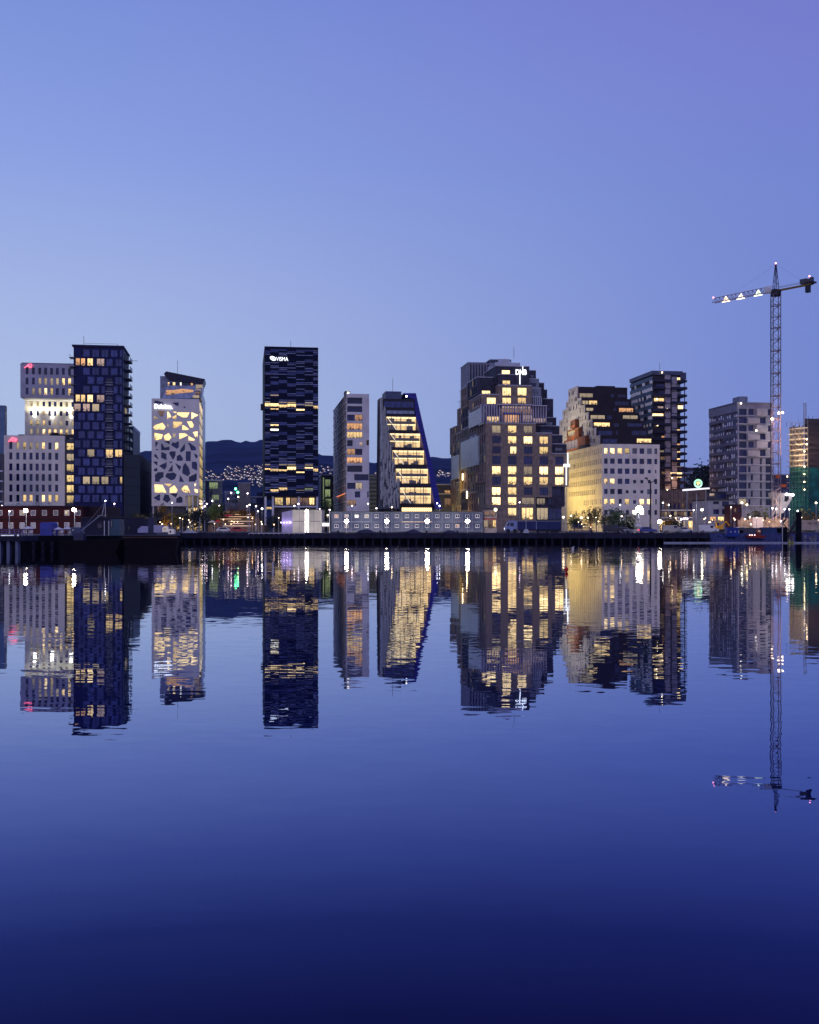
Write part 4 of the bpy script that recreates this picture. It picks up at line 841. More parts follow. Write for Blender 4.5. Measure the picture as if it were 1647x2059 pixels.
# ---- white office with punched windows
q = Z(1110, 720, 5.148)
b = B('office_building', 'white office block with rows of square dark windows and a yellow floodlit left flank', 'building', 1211)
XW = b.u(1326.6); ZT = b.z(892.5, 1211); yb_, _ = b.sd(1140, 950, 0)
U = lambda x: b.u(1110+x/5.148); ZZ = lambda y: b.z(720+y/5.148, 1250)
xs = [(540,577),(602,650),(680,728),(755,803),(832,880),(907,955),(985,1033),(1060,1090)]
ys = [(932,990),(1040,1095),(1143,1198),(1248,1303),(1355,1408),(1458,1515),(1572,1622)]
kk = ['BBWygdgg','dddddddd','ddddddss','WBddsssd'.replace('s','s'),'dddsssgd','WWnysBBn','ddnnXXnd']
hs = []
for r, (ya, yb2) in enumerate(ys):
    for c_, (xa, xb) in enumerate(xs):
        k = kk[r][c_]; x0, x1, y0_, y1_ = xa, xb, ya, yb2
        if k == 's': x0 += 8; x1 -= 8; y0_ += 12; y1_ -= 8; k = 'd'
        if k == 'n': x0 += 10; x1 -= 5
        h = (U(x0), U(x1), ZZ(y1_), ZZ(y0_)); hs.append(h); win(b.root, FM(), h, k, 1, 1, .45)
mb = MB(); holed(mb, FM(), 0, XW, 0, ZT, hs, .45); sh = []
zr = [(h[2], h[3]) for h in hs[::8]]
for r in range(7):
    n = 17
    for k in range(n):
        a = 1.2+k*(yb_-2.4)/n
        if r == 4 and k < 3: continue
        if r >= 5 and (k > 8 and r == 5) or (r == 6 and k % 3): continue
        if len(sh) >= 96-44 and False: continue
        sh.append((a, a+1.15, zr[r][0]+.1, zr[r][1]+.1)); 
for i, h in enumerate(sh):
    r = min(range(7), key=lambda j: abs(zr[j][0]+.1-h[2])); kc = ('mmmmmmdd' if r == 0 else 'WWyW' if r == 5 else 'dddmgd')
    win(b.root, LM(), h, kc[(i*5) % len(kc)], 1, 1, .4, .07, name='side_window')
mb2 = MB(); holed(mb2, LM(), 0, yb_, 0, ZT, sh, .4); body(mb2, 0, XW, 0, yb_, 0, ZT, right=True); b.part(mb, 'wall', white); b.part(mb2, 'flank_wall', mat('cream_render', (.60,.56,.50), .7, scale=.3, var=.08))
mb = MB(); mb.box(.5, XW-.5, .5, yb_-.5, ZT, ZT+.2); mb.box(4, 9, yb_-12, yb_-3, ZT+.2, ZT+2.4); b.part(mb, 'roof', roofm)
for y_, z_, e in ((4,4,2600),(14,9,4200),(25,10,5200),(36,12,7000)): light('flank_floodlight_beam', 'POINT', (-11, y_, z_+2), e, (1,.70,.20), b.root, .6)
u, z = b.fr(1187, 1032, 0); win(b.root, LM(), (12, 15, .2, 6), 'orange', 2, 2, -.05, name='door')
for px, k in ((1252,'o'),(1225,'m')): win(b.root, FM(), (b.u(px)-.8, b.u(px)+.8, .1, 3.0), k, 1, 1, -.06, name='door')

# ---- low slatted building, sign and canopy, grey houses
b = B('shop_building', 'low brown slatted waterfront building with lit shop fronts between the white office and grey houses', 'building', 1326.8, lineD(1327, 6))
X1 = b.u(1422); ZT = b.z(985.5, 1370); m_ = mat('slatted_timber', (.11,.085,.085), .7, scale=.6, var=.3, bands=((3.2,3.2,.1), .7, 1))
mb = MB(); mb.box(.05, X1, 0, 24, 4.3, ZT); b.part(mb, 'wall', m_); mb = MB(); mb.box(.05, X1, -.9, 0, b.z(1027,1370), b.z(1025,1370)); mb.box(.05, X1, -1.2, 0, b.z(1043,1370), b.z(1039.5,1370)); mb.box(.05, X1+8, -2.2, .0, b.z(1046.5,1370)-.1, b.z(1045.6,1370)+.1); b.part(mb, 'balcony_slab', pale)
mb = MB(); mb.box(.3, X1-.3, 1.0, 23, 0, 4.3); b.part(mb, 'ground_storey', dgrey)
n = 8
for k in range(n): a = .6+k*(X1-1)/n; win(b.root, FM(1.0), (a, a+(X1-1)/n-.5, .5, 4.0), 'WmqXmWom'[k], 3, 1, -.05, name='shop_window')
for k in range(14): a = .6+k*(X1-1)/14; win(b.root, FM(0), (a, a+(X1-1)/14-.3, b.z(1038.5,1370), b.z(1029,1370)), 'qmqdmqqmdqmmqd'[k], 3, 1, -.04, name='window')
for k in range(11): a = .6+k*(X1-1)/11; win(b.root, FM(0), (a, a+.7, b.z(1023,1370), b.z(1012,1370)), 'dqdddqddddq'[k], 1, 1, -.04, name='window')
for px, py, k in ((1425-9.5,994,'m'),(1434,995,'k')): pass
light('shop_glow', 'POINT', (X1*.3, -4, 3.2), 700, (1,.7,.45), b.root, .6); light('shop_glow', 'POINT', (X1*.8, -4, 3.2), 600, (1,.7,.45), b.root, .6)

b = B('canopy_sign', 'round green ring sign with a yellow clover shape standing on a white lit canopy beam', 'sign', 1379, 372)
U = lambda x: b.u(1370+x/23.53); ZZ = lambda y, x=1400: b.z(940+y/23.53, x)
mb = MB(); mb.hexa([(U(215),0,ZZ(1105)),(U(1340),0,ZZ(1015)),(U(1340),3,ZZ(1015)),(U(215),3,ZZ(1105)),(U(215),0,ZZ(1020)),(U(1340),0,ZZ(945)),(U(1340),3,ZZ(945)),(U(215),3,ZZ(1020))]); b.part(mb, 'canopy', bulb('glowing_canopy', (.9,.88,1), 1.0))  # white slab glows by itself to pass for a lit surface
for px in (1384, 1422): mb = MB(); mb.box(b.u(px)-.12, b.u(px)+.12, 1, 1.3, 0, ZZ(1085)); b.part(mb, 'post', steel)
uc, zc_ = b.fr(1370+795/23.53, 940+755/23.53, 1); R_ = (b.u(1404+7.9)-b.u(1404))
mb = MB(); ring(mb, uc, zc_, R_*1.05, R_*1.05, R_*.38, 0, .8, 1.1, 28); b.part(mb, 'ring', bulb('green_ring', (.30,1,.48), 1.0))
mb = MB(); mb.tube((uc,1.15,zc_), (uc,1.3,zc_), R_*.98, n=24); b.part(mb, 'sign_disc', mat('dark_green', (.01,.04,.02), .5))
mb = MB(); r = R_*.26
for dx, dz in ((-.2,.14),(.2,.14),(0,.26)): mb.tube((uc+dx*R_, .85, zc_+dz*R_), (uc+dx*R_, 1.1, zc_+dz*R_), r, n=12)
mb.hexa([(uc-.16*R_,.85,zc_-.5*R_),(uc+.16*R_,.85,zc_-.5*R_),(uc+.16*R_,1.1,zc_-.5*R_),(uc-.16*R_,1.1,zc_-.5*R_),(uc-.36*R_,.85,zc_+.1*R_),(uc+.36*R_,.85,zc_+.1*R_),(uc+.36*R_,1.1,zc_+.1*R_),(uc-.36*R_,1.1,zc_+.1*R_)]); b.part(mb, 'clover', bulb('yellow_sign', (1,.75,.12), .9))
mb = MB(); mb.box(uc-.1, uc+.1, 1.1, 1.3, ZZ(1000), zc_-R_*.9); b.part(mb, 'sign_post', black)

def house(name, label, px0, px1, pyt, D, depth, m, wl, roof=None, cat='house'):
    b = B(name, label, cat, px0, D); X1 = b.u(px1); zt = b.z(pyt, (px0+px1)/2); hs = []
    for x0, x1, y0_, y1_, k, nx in wl:
        h = (b.u(x0), b.u(x1), b.z(y1_, (px0+px1)/2), b.z(y0_, (px0+px1)/2)); hs.append(h); win(b.root, FM(), h, k, nx, 1, .25)
    mb = MB(); holed(mb, FM(), 0, X1, 0, zt, hs); body(mb, 0, X1, 0, depth, 0, zt, left=True, right=True); b.part(mb, 'wall', m)
    mb = MB()
    if roof: mb.prism([(-.5, zt), (X1+.5, zt), (X1-.8, zt+roof), (.8, zt+roof)], -.5, depth+.3)
    else: mb.box(-.3, X1+.3, -.4, depth+.2, zt, zt+.35)
    b.part(mb, 'roof', roofm); return b
house('apartment_house', 'grey house with white wall piers and balcony doors, right of the slatted shop building', 1424, 1474, 1006, 396, 14, mat('grey_white_render', (.34,.34,.38), .8, scale=.4), [(1434,1446,1008,1014,'d',2),(1452,1466,1008,1018,'d',4),(1434,1446,1024,1034,'d',2),(1452,1464,1024,1034,'d',2),(1428,1440,1039,1048,'o',2),(1444,1456,1039,1048,'W',2),(1460,1472,1039,1048,'m',2)], 0)
house('apartment_house', 'dark flat roofed upper house with lit dormer windows behind the grey house', 1408, 1478, 990, 424, 12, dgrey, [(1410,1419,988.5,997,'B',3),(1427,1437,992,998,'k',2),(1442,1460,992,1002,'d',3),(1464,1473,992,1002,'p',4)], 0)
b = house('brick_house', 'red brown low house with a thin metal frame beside the grey apartment tower', 1474, 1492, 1016, 390, 10, mat('red_brown', (.09,.03,.03), .8), [(1477,1481,1022,1030,'q',1),(1485,1489,1022,1030,'d',1)], 0)

# ---- grey apartment tower on the right
q = Z(1420, 790, 8.236)
b = B('apartment_tower', 'grey concrete apartment tower with stepped balconies, left of the crane mast', 'building', 1483)
XW = b.u(1553); ZT = b.z(811.5, 1500); yb_, _ = b.sd(1426.5, 900, 0); U = lambda x: b.u(1420+x/8.236); ZZ = lambda y: b.z(790+y/8.236, 1510)
pit = ZZ(265)-ZZ(401); hs = []
def add(x0, x1, y0_, y1_, k='d', nx=2): h = (max(.05, U(x0)), min(U(x1), XW-.05), ZZ(y1_), ZZ(y0_)); hs.append(h); win(b.root, FM(), h, k, nx, 1, .5)
for i in range(13):
    y = 265+i*135.5
    if y+110 > 2050: break
    if i == 12: continue
    add(545, 670, y, y+105, 'd' if i < 11 else 'm')
    if i < 6: add(*((700,785) if i % 2 == 0 else (882,985)), y, y+98)
    else: add(*((740,775) if i % 2 == 0 else (697,735)), y+5, y+100, 'n', 1); add(892, 922, y, y+105, 'n', 1); add(985, 1085, y, y+110, 'n')
    if i < 6 and i % 2 == 0: add(1015, 1085, y, y+100)
    if i == 2: pass
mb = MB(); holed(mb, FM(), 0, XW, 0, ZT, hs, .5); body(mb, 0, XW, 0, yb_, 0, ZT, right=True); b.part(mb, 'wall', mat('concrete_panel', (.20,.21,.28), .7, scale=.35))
mb = MB()
for i in range(12): mb.box(.02, XW-.02, -.35, -.0, ZZ(265+i*135.5+118), ZZ(265+i*135.5+108))
b.part(mb, 'floor_band', pale)
for i in range(6):
    y = 265+i*135.5; x0, x1 = ((815,1000) if i % 2 == 0 else (672,870)); mb = MB(); mb.box(U(x0), U(x1), -1.1, 0, ZZ(y+108), ZZ(y+(-5 if i % 2 == 0 else 20))); b.part(mb, 'bay_panel', mat('bay_panel', (.30,.30,.35), .6))
lh = []; mb = MB(); lr = random.Random(8); zf = ZT-3.0; op = MB()
for i in range(12):
    z1_ = zf-i*pit; 
    if z1_-pit < 2: break
    mb.box(-.15, .0, 0, yb_, z1_-pit+.0, z1_-pit+1.15)
    m2 = MB()
    for k in range(13):
        y_ = .3+k*yb_/13.1
        if lr.random() < .75: m2.box(-.07, .05, y_, y_+yb_/13.1*lr.uniform(.25,.62), z1_-pit+1.2, z1_-pit+pit*lr.uniform(.6,.92))
    b.part(m2, 'loggia_openings', mat('pale_opening2', (.66,.70,.82), .5))
    m3 = MB(); m3.box(-1.2, 0, yb_*(.12 if i % 2 else .5), yb_*(.42 if i % 2 else .85), z1_-pit-.1, z1_-pit+1.1); b.part(m3, 'balcony', mat('balcony_grey', (.12,.13,.20), .5))
b.part(mb, 'loggia_parapet', mat('loggia_parapet2', (.12,.135,.21), .6, scale=.5, var=.2))
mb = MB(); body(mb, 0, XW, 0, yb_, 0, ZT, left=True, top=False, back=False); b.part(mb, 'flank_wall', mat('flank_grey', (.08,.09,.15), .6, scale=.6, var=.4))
mb = MB(); mb.box(-.3, XW+.2, -.4, yb_, ZT, ZT+.5); mb.box(-.3, .1, -.3, yb_, ZT-3, ZT+.6); mb.box(U(610), U(745), 3, 9, ZT+.5, ZZ(45)); mb.box(U(745), U(848), 3, 9, ZT+.5, ZZ(140)); b.part(mb, 'roof', mat('roof_panel', (.17,.19,.27), .6))
for x, y in ((548,183),(800,630)): mb = MB(); mb.ball((U(x), -1.5, ZZ(y)), .32, nu=8, nv=5); b.part(mb, 'wall_lamp', bulb('lamp_warmwhite', (1,.85,.6), 8))
light('base_glow', 'POINT', (XW*.4, -6, 3.5), 900, (1,.65,.4), b.root, .6)

# ---- construction tower with scaffold and green netting
q = Z(1530, 800, 7.35)
b = B('construction_tower', 'tower block under construction with lit scaffold decks above and green netting below, far right', 'building', 1585.5)
U = lambda x: b.u(1530+x/7.35); ZZ = lambda y: b.z(800+y/7.35, 1605); XW = U(662); XR = b.u(1690)
mb = MB(); 
for i in range(24):
    z_ = ZZ(455+i*79)
    if z_ < .6: break
    mb.prisml([(.9,1),(XW,1),(XW+4,9),(5.1,9)], z_-.35, z_)
for x in (520, 600, 655): mb.box(U(x), U(x)+.5, 2, 2.6, 0, ZZ(400))
mb.prisml([(2.0,3),(XW,3),(XW+3,9),(5.2,9)], 0, ZZ(420)); b.part(mb, 'concrete_frame', mat('raw_concrete', (.20,.17,.16), .85))
mb = MB()
for i in range(12): z_ = ZZ(455+i*79)-.1; mb.hexa([(-.4,-1.6,z_-.25),(XW,-1.6,z_+.35),(XW,.9,z_+.35),(-.4,.9,z_-.25),(-.4,-1.6,z_-.05),(XW,-1.6,z_+.5),(XW,.9,z_+.5),(-.4,.9,z_-.05)])
b.part(mb, 'scaffold_deck', mat('deck_boards', (.52,.46,.36), .8))
mb = MB()
for k in range(7):
    x = -.4+(XW+.4)*k/6; mb.tube((x,-1.6,0), (x,-1.6,ZZ(370-lr.random()*70)), .07)
for i in range(14): z_ = ZZ(430+i*79)+1.2; mb.tube((-.4,-1.6,z_), (XW,-1.6,z_+.2), .05)
for i in range(6): mb.tube((-.4+(i % 2)*XW, -1.65, ZZ(1040-i*100)), (XW-(i % 2)*XW, -1.65, ZZ(940-i*100)), .05)
b.part(mb, 'scaffold_tube', steel)
net = bpy.data.materials.new('green_netting'); net.use_nodes = True; t = net.node_tree; p = t.nodes['Principled BSDF']; n_ = N(t,'ShaderNodeTexNoise'); n_.inputs['Scale'].default_value = .8; g_c = N(t,'ShaderNodeTexCoord'); t.links.new(g_c.outputs['Object'], n_.inputs[0]); r_ = ramp(t, n_.outputs[0], [(.3,(.006,.06,.065,1)),(.7,(.012,.13,.11,1))], 'LINEAR'); t.links.new(r_.outputs[0], p.inputs['Base Color']); p.inputs['Alpha'].default_value = .62; p.inputs['Roughness'].default_value = .7
mb = MB(); nz = 16; zt_, zb_ = ZZ(1035), .4
for k in range(12):
    x0, x1 = -.45+(XW+1.2)*k/12, -.45+(XW+1.2)*(k+1)/12
    for j in range(nz):
        z0_, z1_ = zb_+(zt_-zb_)*j/nz, zb_+(zt_-zb_)*(j+1)/nz; w = lambda kk, jj: -1.75-.18*sin(kk*2.3+jj*1.7)
        mb.face([(x0,w(k,j),z0_),(x1,w(k+1,j),z0_),(x1,w(k+1,j+1),z1_),(x0,w(k,j+1),z1_)])
b.part(mb, 'netting', net)
mb = MB()
for i in range(15): z_ = ZZ(1060+i*70); mb.tube((-.5,-2.1,z_), (XW+.3,-2.1,z_+.15), .07)
for k in range(6): x = -.5+(XW+.8)*k/5; mb.tube((x,-2.1,0), (x,-2.1,ZZ(1030)), .06)
b.part(mb, 'net_frame', black)
mb = MB(); mb.face([(XW+.9,-1.0,.4),(XR,-1.0,.4),(XR,-1.0,ZZ(1100)),(XW+.9,-1.0,ZZ(1020))]); b.part(mb, 'dark_netting', mat('teal_sheet', (.004,.05,.065), .6, scale=.4, var=.4))
mb = MB(); mb.prisml([(XW+.05,.95),(XR,.95),(XR,22),(XW+11.2,22)], 0, ZZ(300))
for i in range(18): mb.box(XW+.6, XR, -.5, 0, ZZ(340+i*79)-.3, ZZ(340+i*79))
b.part(mb, 'dark_core', mat('shuttered_core', (.035,.03,.045), .8))
mb = MB(); x0, x1 = U(657), U(690); 
for x in (x0, x1): mb.box(x-.1, x+.1, 1, 1.3, ZZ(400), ZZ(70))
for k in range(9): z_ = ZZ(80+k*36); mb.box(x0, x1, 1, 1.3, z_-.15, z_+.1)
b.part(mb, 'hoist_mast', steel)
mb = MB()
for k in range(12): x = -.2+(XR)*k/12; mb.tube((x, 1, ZZ(420 if x < XW else 300)), (x, 1, ZZ((345 if x < XW else 262)+lr.random()*30)), .08)
b.part(mb, 'rebar', black)
for y in (618,690,795,1020,1130,1245,1358): mb = MB(); mb.ball((U(605 if y > 700 else 640), -2.0, ZZ(y)), .24, nu=8, nv=5); b.part(mb, 'site_lamp', bulb('lamp_warm', (1,.75,.4), 10))
for z_, e in ((ZZ(560),1500),(ZZ(700),2200),(ZZ(860),2800),(ZZ(960),2200)): light('site_light', 'POINT', (XW*.6, -4.2, z_), e*.8, (1,.66,.33), b.root, .4)
light('site_light', 'POINT', (-2.5, -6, ZZ(560)), 2200, (1,.9,.75), b.root, .4); light('site_light', 'POINT', (1, -9, ZZ(1500)), 1800, (.85,1,.8), b.root, .6)
# ================================================================= tower crane
D0 = 402.; xc = (1560-CX)/FP*D0
cr = empty('tower_crane', 'tall lattice tower crane with lit jib, standing beside the grey apartment tower', 'crane', (xc, D0, GZ), 0)
zj = CH-(585-HY)/FP*D0-GZ; hw = 1.35
mb = MB(); n = int(zj/2.05); h = (zj-1.2)/n
for sx_ in (-1, 1):
    for sy in (-1, 1): mb.tube((sx_*hw, sy*hw, 0), (sx_*hw, sy*hw, zj-1.2), .17, n=4)
for i in range(n):
    z0, z1 = i*h, (i+1)*h
    for s in (-1, 1):
        mb.tube((-hw, s*hw, z0 if i % 2 else z1), (hw, s*hw, z1 if i % 2 else z0), .075, n=4); mb.tube((s*hw, -hw, z0 if i % 2 else z1), (s*hw, hw, z1 if i % 2 else z0), .075, n=4)
    if i % 2 == 0:
        for s in (-1, 1): mb.tube((-hw, s*hw, z0), (hw, s*hw, z0), .11 if i % 4 else .17, n=4); mb.tube((s*hw, -hw, z0), (s*hw, hw, z0), .11, n=4)
mb.build('mast', mat('crane_mast_steel', (.16,.15,.2), .6), cr)
mb = MB(); mb.tube((-hw-.55, 0, 0), (-hw-.55, 0, zj-3), .09, n=4)
for i in range(12): mb.tube((-hw-.55, 0, 4+i*6.5), (-hw, 0, 4+i*6.5), .06, n=4)
mb.build('ladder', black, cr)
jd = Vector((-.62, .785, 0)).normalized(); jn = Vector((-jd.y, jd.x, 0)); up = Vector((0,0,1)); O = Vector((0,0,zj))
mb = MB(); mb.tube((0,0,zj-1.8), (0,0,zj-.6), 1.9, n=12); mb.box(-1.5,1.5,-1.5,1.5,zj-.6,zj+.4); mb.build('slewing_ring', black, cr)
mb = MB(); p = O-jd*(-2.6)+jn*1.2; mb.box(p.x-1.0, p.x+1.0, p.y-1.0, p.y+1.0, zj-.5, zj+1.7); mb.build('cab', mat('crane_cab_white', (.5,.52,.6), .4), cr)
LJ = 27; mb = MB(); m = 14
A = lambda t: O+jd*t+jn*.8; Bf = lambda t: O+jd*t-jn*.8; Cf = lambda t: O+jd*t+up*(2.0-.3*t/LJ)
mb.tube(A(1.5), A(LJ), .13, n=4); mb.tube(Bf(1.5), Bf(LJ), .13, n=4); mb.tube(Cf(1.5), Cf(LJ), .13, n=4)
for i in range(m):
    t0 = 1.5+(LJ-1.5)*i/m; t1 = 1.5+(LJ-1.5)*(i+1)/m; tm = (t0+t1)/2
    for X in (A, Bf): mb.tube(X(t0), Cf(tm), .07, n=4); mb.tube(Cf(tm), X(t1), .07, n=4)
    mb.tube(A(t0), Bf(t1), .06, n=4)
jibo = mb.build('jib', mat('crane_jib_paint', (.24,.22,.30), .5), cr)
for t, k in ((8, 0), (15.5, 1), (22, 2)):
    mb = MB(); c_ = O+jd*t-jn*.95
    for s in (-1, 1): mb.tube(c_+jd*s*1.0+up*.1, c_+up*1.75, .22, n=6)
    mb.tube(c_-jd*1.7-up*.1, c_+jd*1.7-up*.1, .26, n=6); mb.tube(c_-jd*.5+up*.7, c_+jd*.5+up*.7, .2, n=6)
    mb.build('jib_lamp', bulb(('jib_light_green','jib_light_white','jib_light_orange')[k], ((.9,1,.6),(1,.86,.6),(1,.7,.4))[k], 2.5), jibo)
LC = 14.5; mb = MB(); mb.tube(O-jd*1+jn*.7, O-jd*LC+jn*.7, .22, n=4); mb.tube(O-jd*1-jn*.7, O-jd*LC-jn*.7, .22, n=4)
for i in range(9): mb.tube(O-jd*(1+i*1.6)+jn*.7, O-jd*(2.2+i*1.6)-jn*.7, .09, n=4)
for s in (-.75, .75): mb.tube(O-jd*1+jn*s+up*1.1, O-jd*LC+jn*s+up*1.1, .06, n=4)
cjo = mb.build('counter_jib', mat('counter_jib_paint', (.20,.15,.06), .5), cr)
def obox(mb, c, du, dv, lu, lv, z0, z1, mi=0):
    q = [c-du*lu-dv*lv, c+du*lu-dv*lv, c+du*lu+dv*lv, c-du*lu+dv*lv]; mb.hexa([(p.x,p.y,c.z+z0) for p in q]+[(p.x,p.y,c.z+z1) for p in q], mi)
mb = MB(); obox(mb, O-jd*(LC-1.6), jd, jn, .7, .7, -2.7, .3); obox(mb, O-jd*(LC-.6), jd, jn, 1.6, 1.3, .3, .8); mb.build('counterweight', black, cjo)
mb = MB(); obox(mb, O-jd*(LC-3), jd, jn, 1.3, .9, .5, 2.2); obox(mb, O-jd*(LC-.2), jd, jn, .5, .7, .8, 2.4); mb.build('winch_house', dgrey, cjo)
ap = O+up*9.6; mb = MB()
for s in (-1, 1):
    for r in (-1, 1): mb.tube(O+jd*s*.9+jn*r*.7, ap+jd*s*.15+jn*r*.1, .13, n=4)
for i in range(8):
    f0, f1 = i/8, (i+1)/8; w = lambda f: .9-.75*f
    for r in (-1, 1): mb.tube(O+up*9.6*f0+jd*w(f0)*(1 if i % 2 else -1)+jn*r*.5*(1-f0), O+up*9.6*f1-jd*w(f1)*(1 if i % 2 else -1)+jn*r*.5*(1-f1), .07, n=4)
mb.build('tower_head', mat('crane_head_steel', (.06,.05,.10), .5), cr)
mb = MB(); mb.tube(ap, O+jd*18+up*1.9, .02, n=4); mb.tube(ap, O-jd*(LC-2)+up*.6, .02, n=4); mb.build('tie_cable', black, cr)
red = bulb('aviation_red', (1,.25,.3), 7)
for p in (ap+up*.4, O+jd*LJ+up*2.0, O-jd*(LC-1)+up*2.9): mb = MB(); mb.ball(p, .3, nu=8, nv=5); mb.build('warning_light', red, cr)
mb = MB(); mb.box(-.6,.6,-2.2,-1.6, 19.2, 20.4); mb.box(1.4,3.4,-1.2,.2,16,17.1); mb.build('hoist_box', mat('orange_box', (.35,.08,.02), .6), cr)
for x_, y_, z_ in ((-1.9,-1.7,40.5),(1.9,-1.7,42.8),(.4,-1.9,42.6)): mb = MB(); mb.ball((x_,y_,z_), .42, nu=8, nv=5); mb.build('site_lamp', bulb('lamp_warm', (1,.75,.4), 10), cr)
light('mast_light', 'POINT', (0,-5,40), 3800, (1,.5,.35), cr, .4); light('mast_light', 'POINT', (1,-5,31), 3000, (1,.5,.35), cr, .4); light('mast_light', 'POINT', (3,-5,8), 1300, (1,.75,.55), cr, .4)

# ================================================================= blocks seen between the towers
def block(name, label, px0, px1, pyt, D, depth, m, bands=None, cat='building', wl=(), pyb=None, rot=ROT, mbm=None):
    b = B(name, label, cat, px0, D, rot=rot); X1 = b.u(px1); mid = (px0+px1)/2; zt = b.z(pyt, mid); mb = MB(); mb.box(0, X1, 0, depth, 0, zt); b.part(mb, 'wall', m)
    mb = MB(); mb.box(-.2, X1+.2, -.2, depth, zt, zt+.4); b.part(mb, 'roof', pale)
    if bands:
        mb = MB()
        for py in bands: z = b.z(py, mid); mb.box(-.05, X1+.05, -.35, -.0, z, z+.45)
        b.part(mb, 'floor_band', mbm or pale)
    for x0, x1, y0, y1, k, nx in wl: win(b.root, FM(), (max(.1, b.u(x0)), min(b.u(x1), X1-.1), b.z(y1, mid), b.z(y0, mid)), k, nx, 1, -.1)
    return b
tg = mat('teal_glass_block', (.03,.045,.075), .25, scale=.4, spec=.8, var=.3)
block('office_building', 'low blue glass building with pale floor bands between the blue tower and polygon tower', 268, 306, 965.5, 470, 14, tg, (982, 1011, 1029), wl=[(272,303,968,980,'b',6),(272,303,986,1008,'d',8),(272,303,1013,1028,'d',8)])
block('office_building', 'glass block with a thin white frame edge right of the polygon tower', 404, 446.5, 966, 480, 16, tg, (967,), wl=[(414,420,968,1018,'d',2),(421,438,970,983,'e',4),(422,428,988,1000,'d',2),(426,440,995,1006,'e',4),(412,444,1008,1020,'d',5)])
b = block('road_bridge_pylon', 'pale grey wedge shaped concrete slab standing over the lit steps', 479, 503.5, 972, 500, 8, mat('pylon_concrete', (.22,.21,.24), .8), cat='pylon')
block('office_building', 'grey office building behind the green signal lights with dark upper windows', 452, 488, 990, 530, 10, grey, wl=[(456,484,994,1000,'d',6),(456,484,1004,1011,'n',6)])
block('office_building', 'dark small block with grey glazing beside the black striped tower', 500, 531, 1000, 520, 10, dgrey, wl=[(503,515,1002,1012,'p',3),(516,529,990,1014,'n',3)])
block('office_building', 'low building with a green lit creeper facade between the striped tower and the narrow block', 646, 690, 956, 455, 12, mat('green_dark_wall', (.03,.04,.05), .6), wl=[(649,652,960,1020,'e',1),(654,664,964,978,'e',3),(654,664,984,1000,'e',3),(655,666,1003,1020,'e',3)])
block('office_building', 'pale green slatted block between the narrow apartment tower and the glass wedge', 738, 768, 956, 470, 12, mat('pale_green_slats', (.14,.20,.20), .5), tuple(range(962, 1030, 8)))
block('office_building', 'dark building with one orange lit window strip between the glass wedge and the brick block', 872, 912, 975, 470, 12, dgrey, (994,), wl=[(894,905,986,992,'orange',2),(894,906,1002,1020,'q',2)])
block('office_building', 'far white walled block with a dark mansard roof beyond the ring sign', 1372, 1412, 951, 640, 14, mat('far_white_wall', (.20,.24,.33), .8), wl=[(1380,1408,953,957,'d',7),(1380,1408,961,965,'d',7)])
b = block('apartment_house', 'far roofline block right of the dark balcony tower with a steep dark roof', 1370, 1411, 941, 660, 14, mat('far_roof', (.025,.025,.075), .7), wl=[(1381,1408,946,949,'g',7)])
block('office_building', 'distant block standing left of the construction tower behind the crane foot', 1556, 1586, 955, 520, 12, mat('far_dark_block', (.05,.05,.10), .7), wl=[(1575,1584,958,970,'d',2),(1574,1584,985,990,'g',3)])

# ================================================================= town lights on the hill
wallh = [mat('hill_house_wall%d' % i, c, .8) for i, c in enumerate(((.12,.11,.14),(.06,.055,.08),(.16,.14,.16)))]
hl = [bulb('hill_window_%d' % i, c, s) for i, (c, s) in enumerate((((1,.75,.5), 1.0), ((1,.7,.6), .8), ((.95,.9,.85), .9)))]
protos = []
for i in range(6):
    mb = MB(); w, d, h = 7+i % 3*2, 8, 5+i % 2*2.5
    mb.box(-w/2, w/2, 0, d, -6, h, 0); mb.prism([(-w/2-.4,h),(w/2+.4,h),(0,h+2.6)], -.4, d+.4, 1)
    mb.box(-w/2+.8, -w/2+.8+2.6+(i % 3), -.1, -.02, h-2.6, h-.9, 2)
    if i % 2: mb.box(w/2-2.4, w/2-.6, -.1, -.02, h-4.8, h-3.2, 2)
    protos.append(mb.mesh('hillside_house', [wallh[i % 3], roofm, hl[i % 3]]))
hr = random.Random(21); spots = []
def cluster(n, x0, x1, y0, y1, pw=1.):
    for _ in range(n): spots.append((hr.uniform(x0, x1), y0+(y1-y0)*hr.random()**pw))
cluster(26, 273, 306, 934, 966); cluster(20, 412, 455, 946, 968, .8); cluster(112, 452, 531, 938, 967, .8); cluster(14, 500, 531, 965, 985); cluster(12, 641, 670, 938, 956); cluster(10, 742, 764, 950, 975); cluster(20, 880, 908, 950, 962); cluster(8, 1380, 1426, 955, 985)
for i, (px, py) in enumerate(spots):
    D = on_hill(px, py)
    if D >= DR-40: continue
    o = bpy.data.objects.new('hillside_house', protos[hr.randrange(6)]); COL.objects.link(o)
    x = (px-CX)/FP*D; o.location = (x, D, hz(px, D)); s = D/1900*hr.uniform(.3,.7); o.scale = (s, s, s); o.rotation_euler = (0, 0, hr.uniform(-.4, .4))
    tag(o, 'small house with lit windows among the far town lights on the hillside', 'house', 'houses scattered over the far hillside')

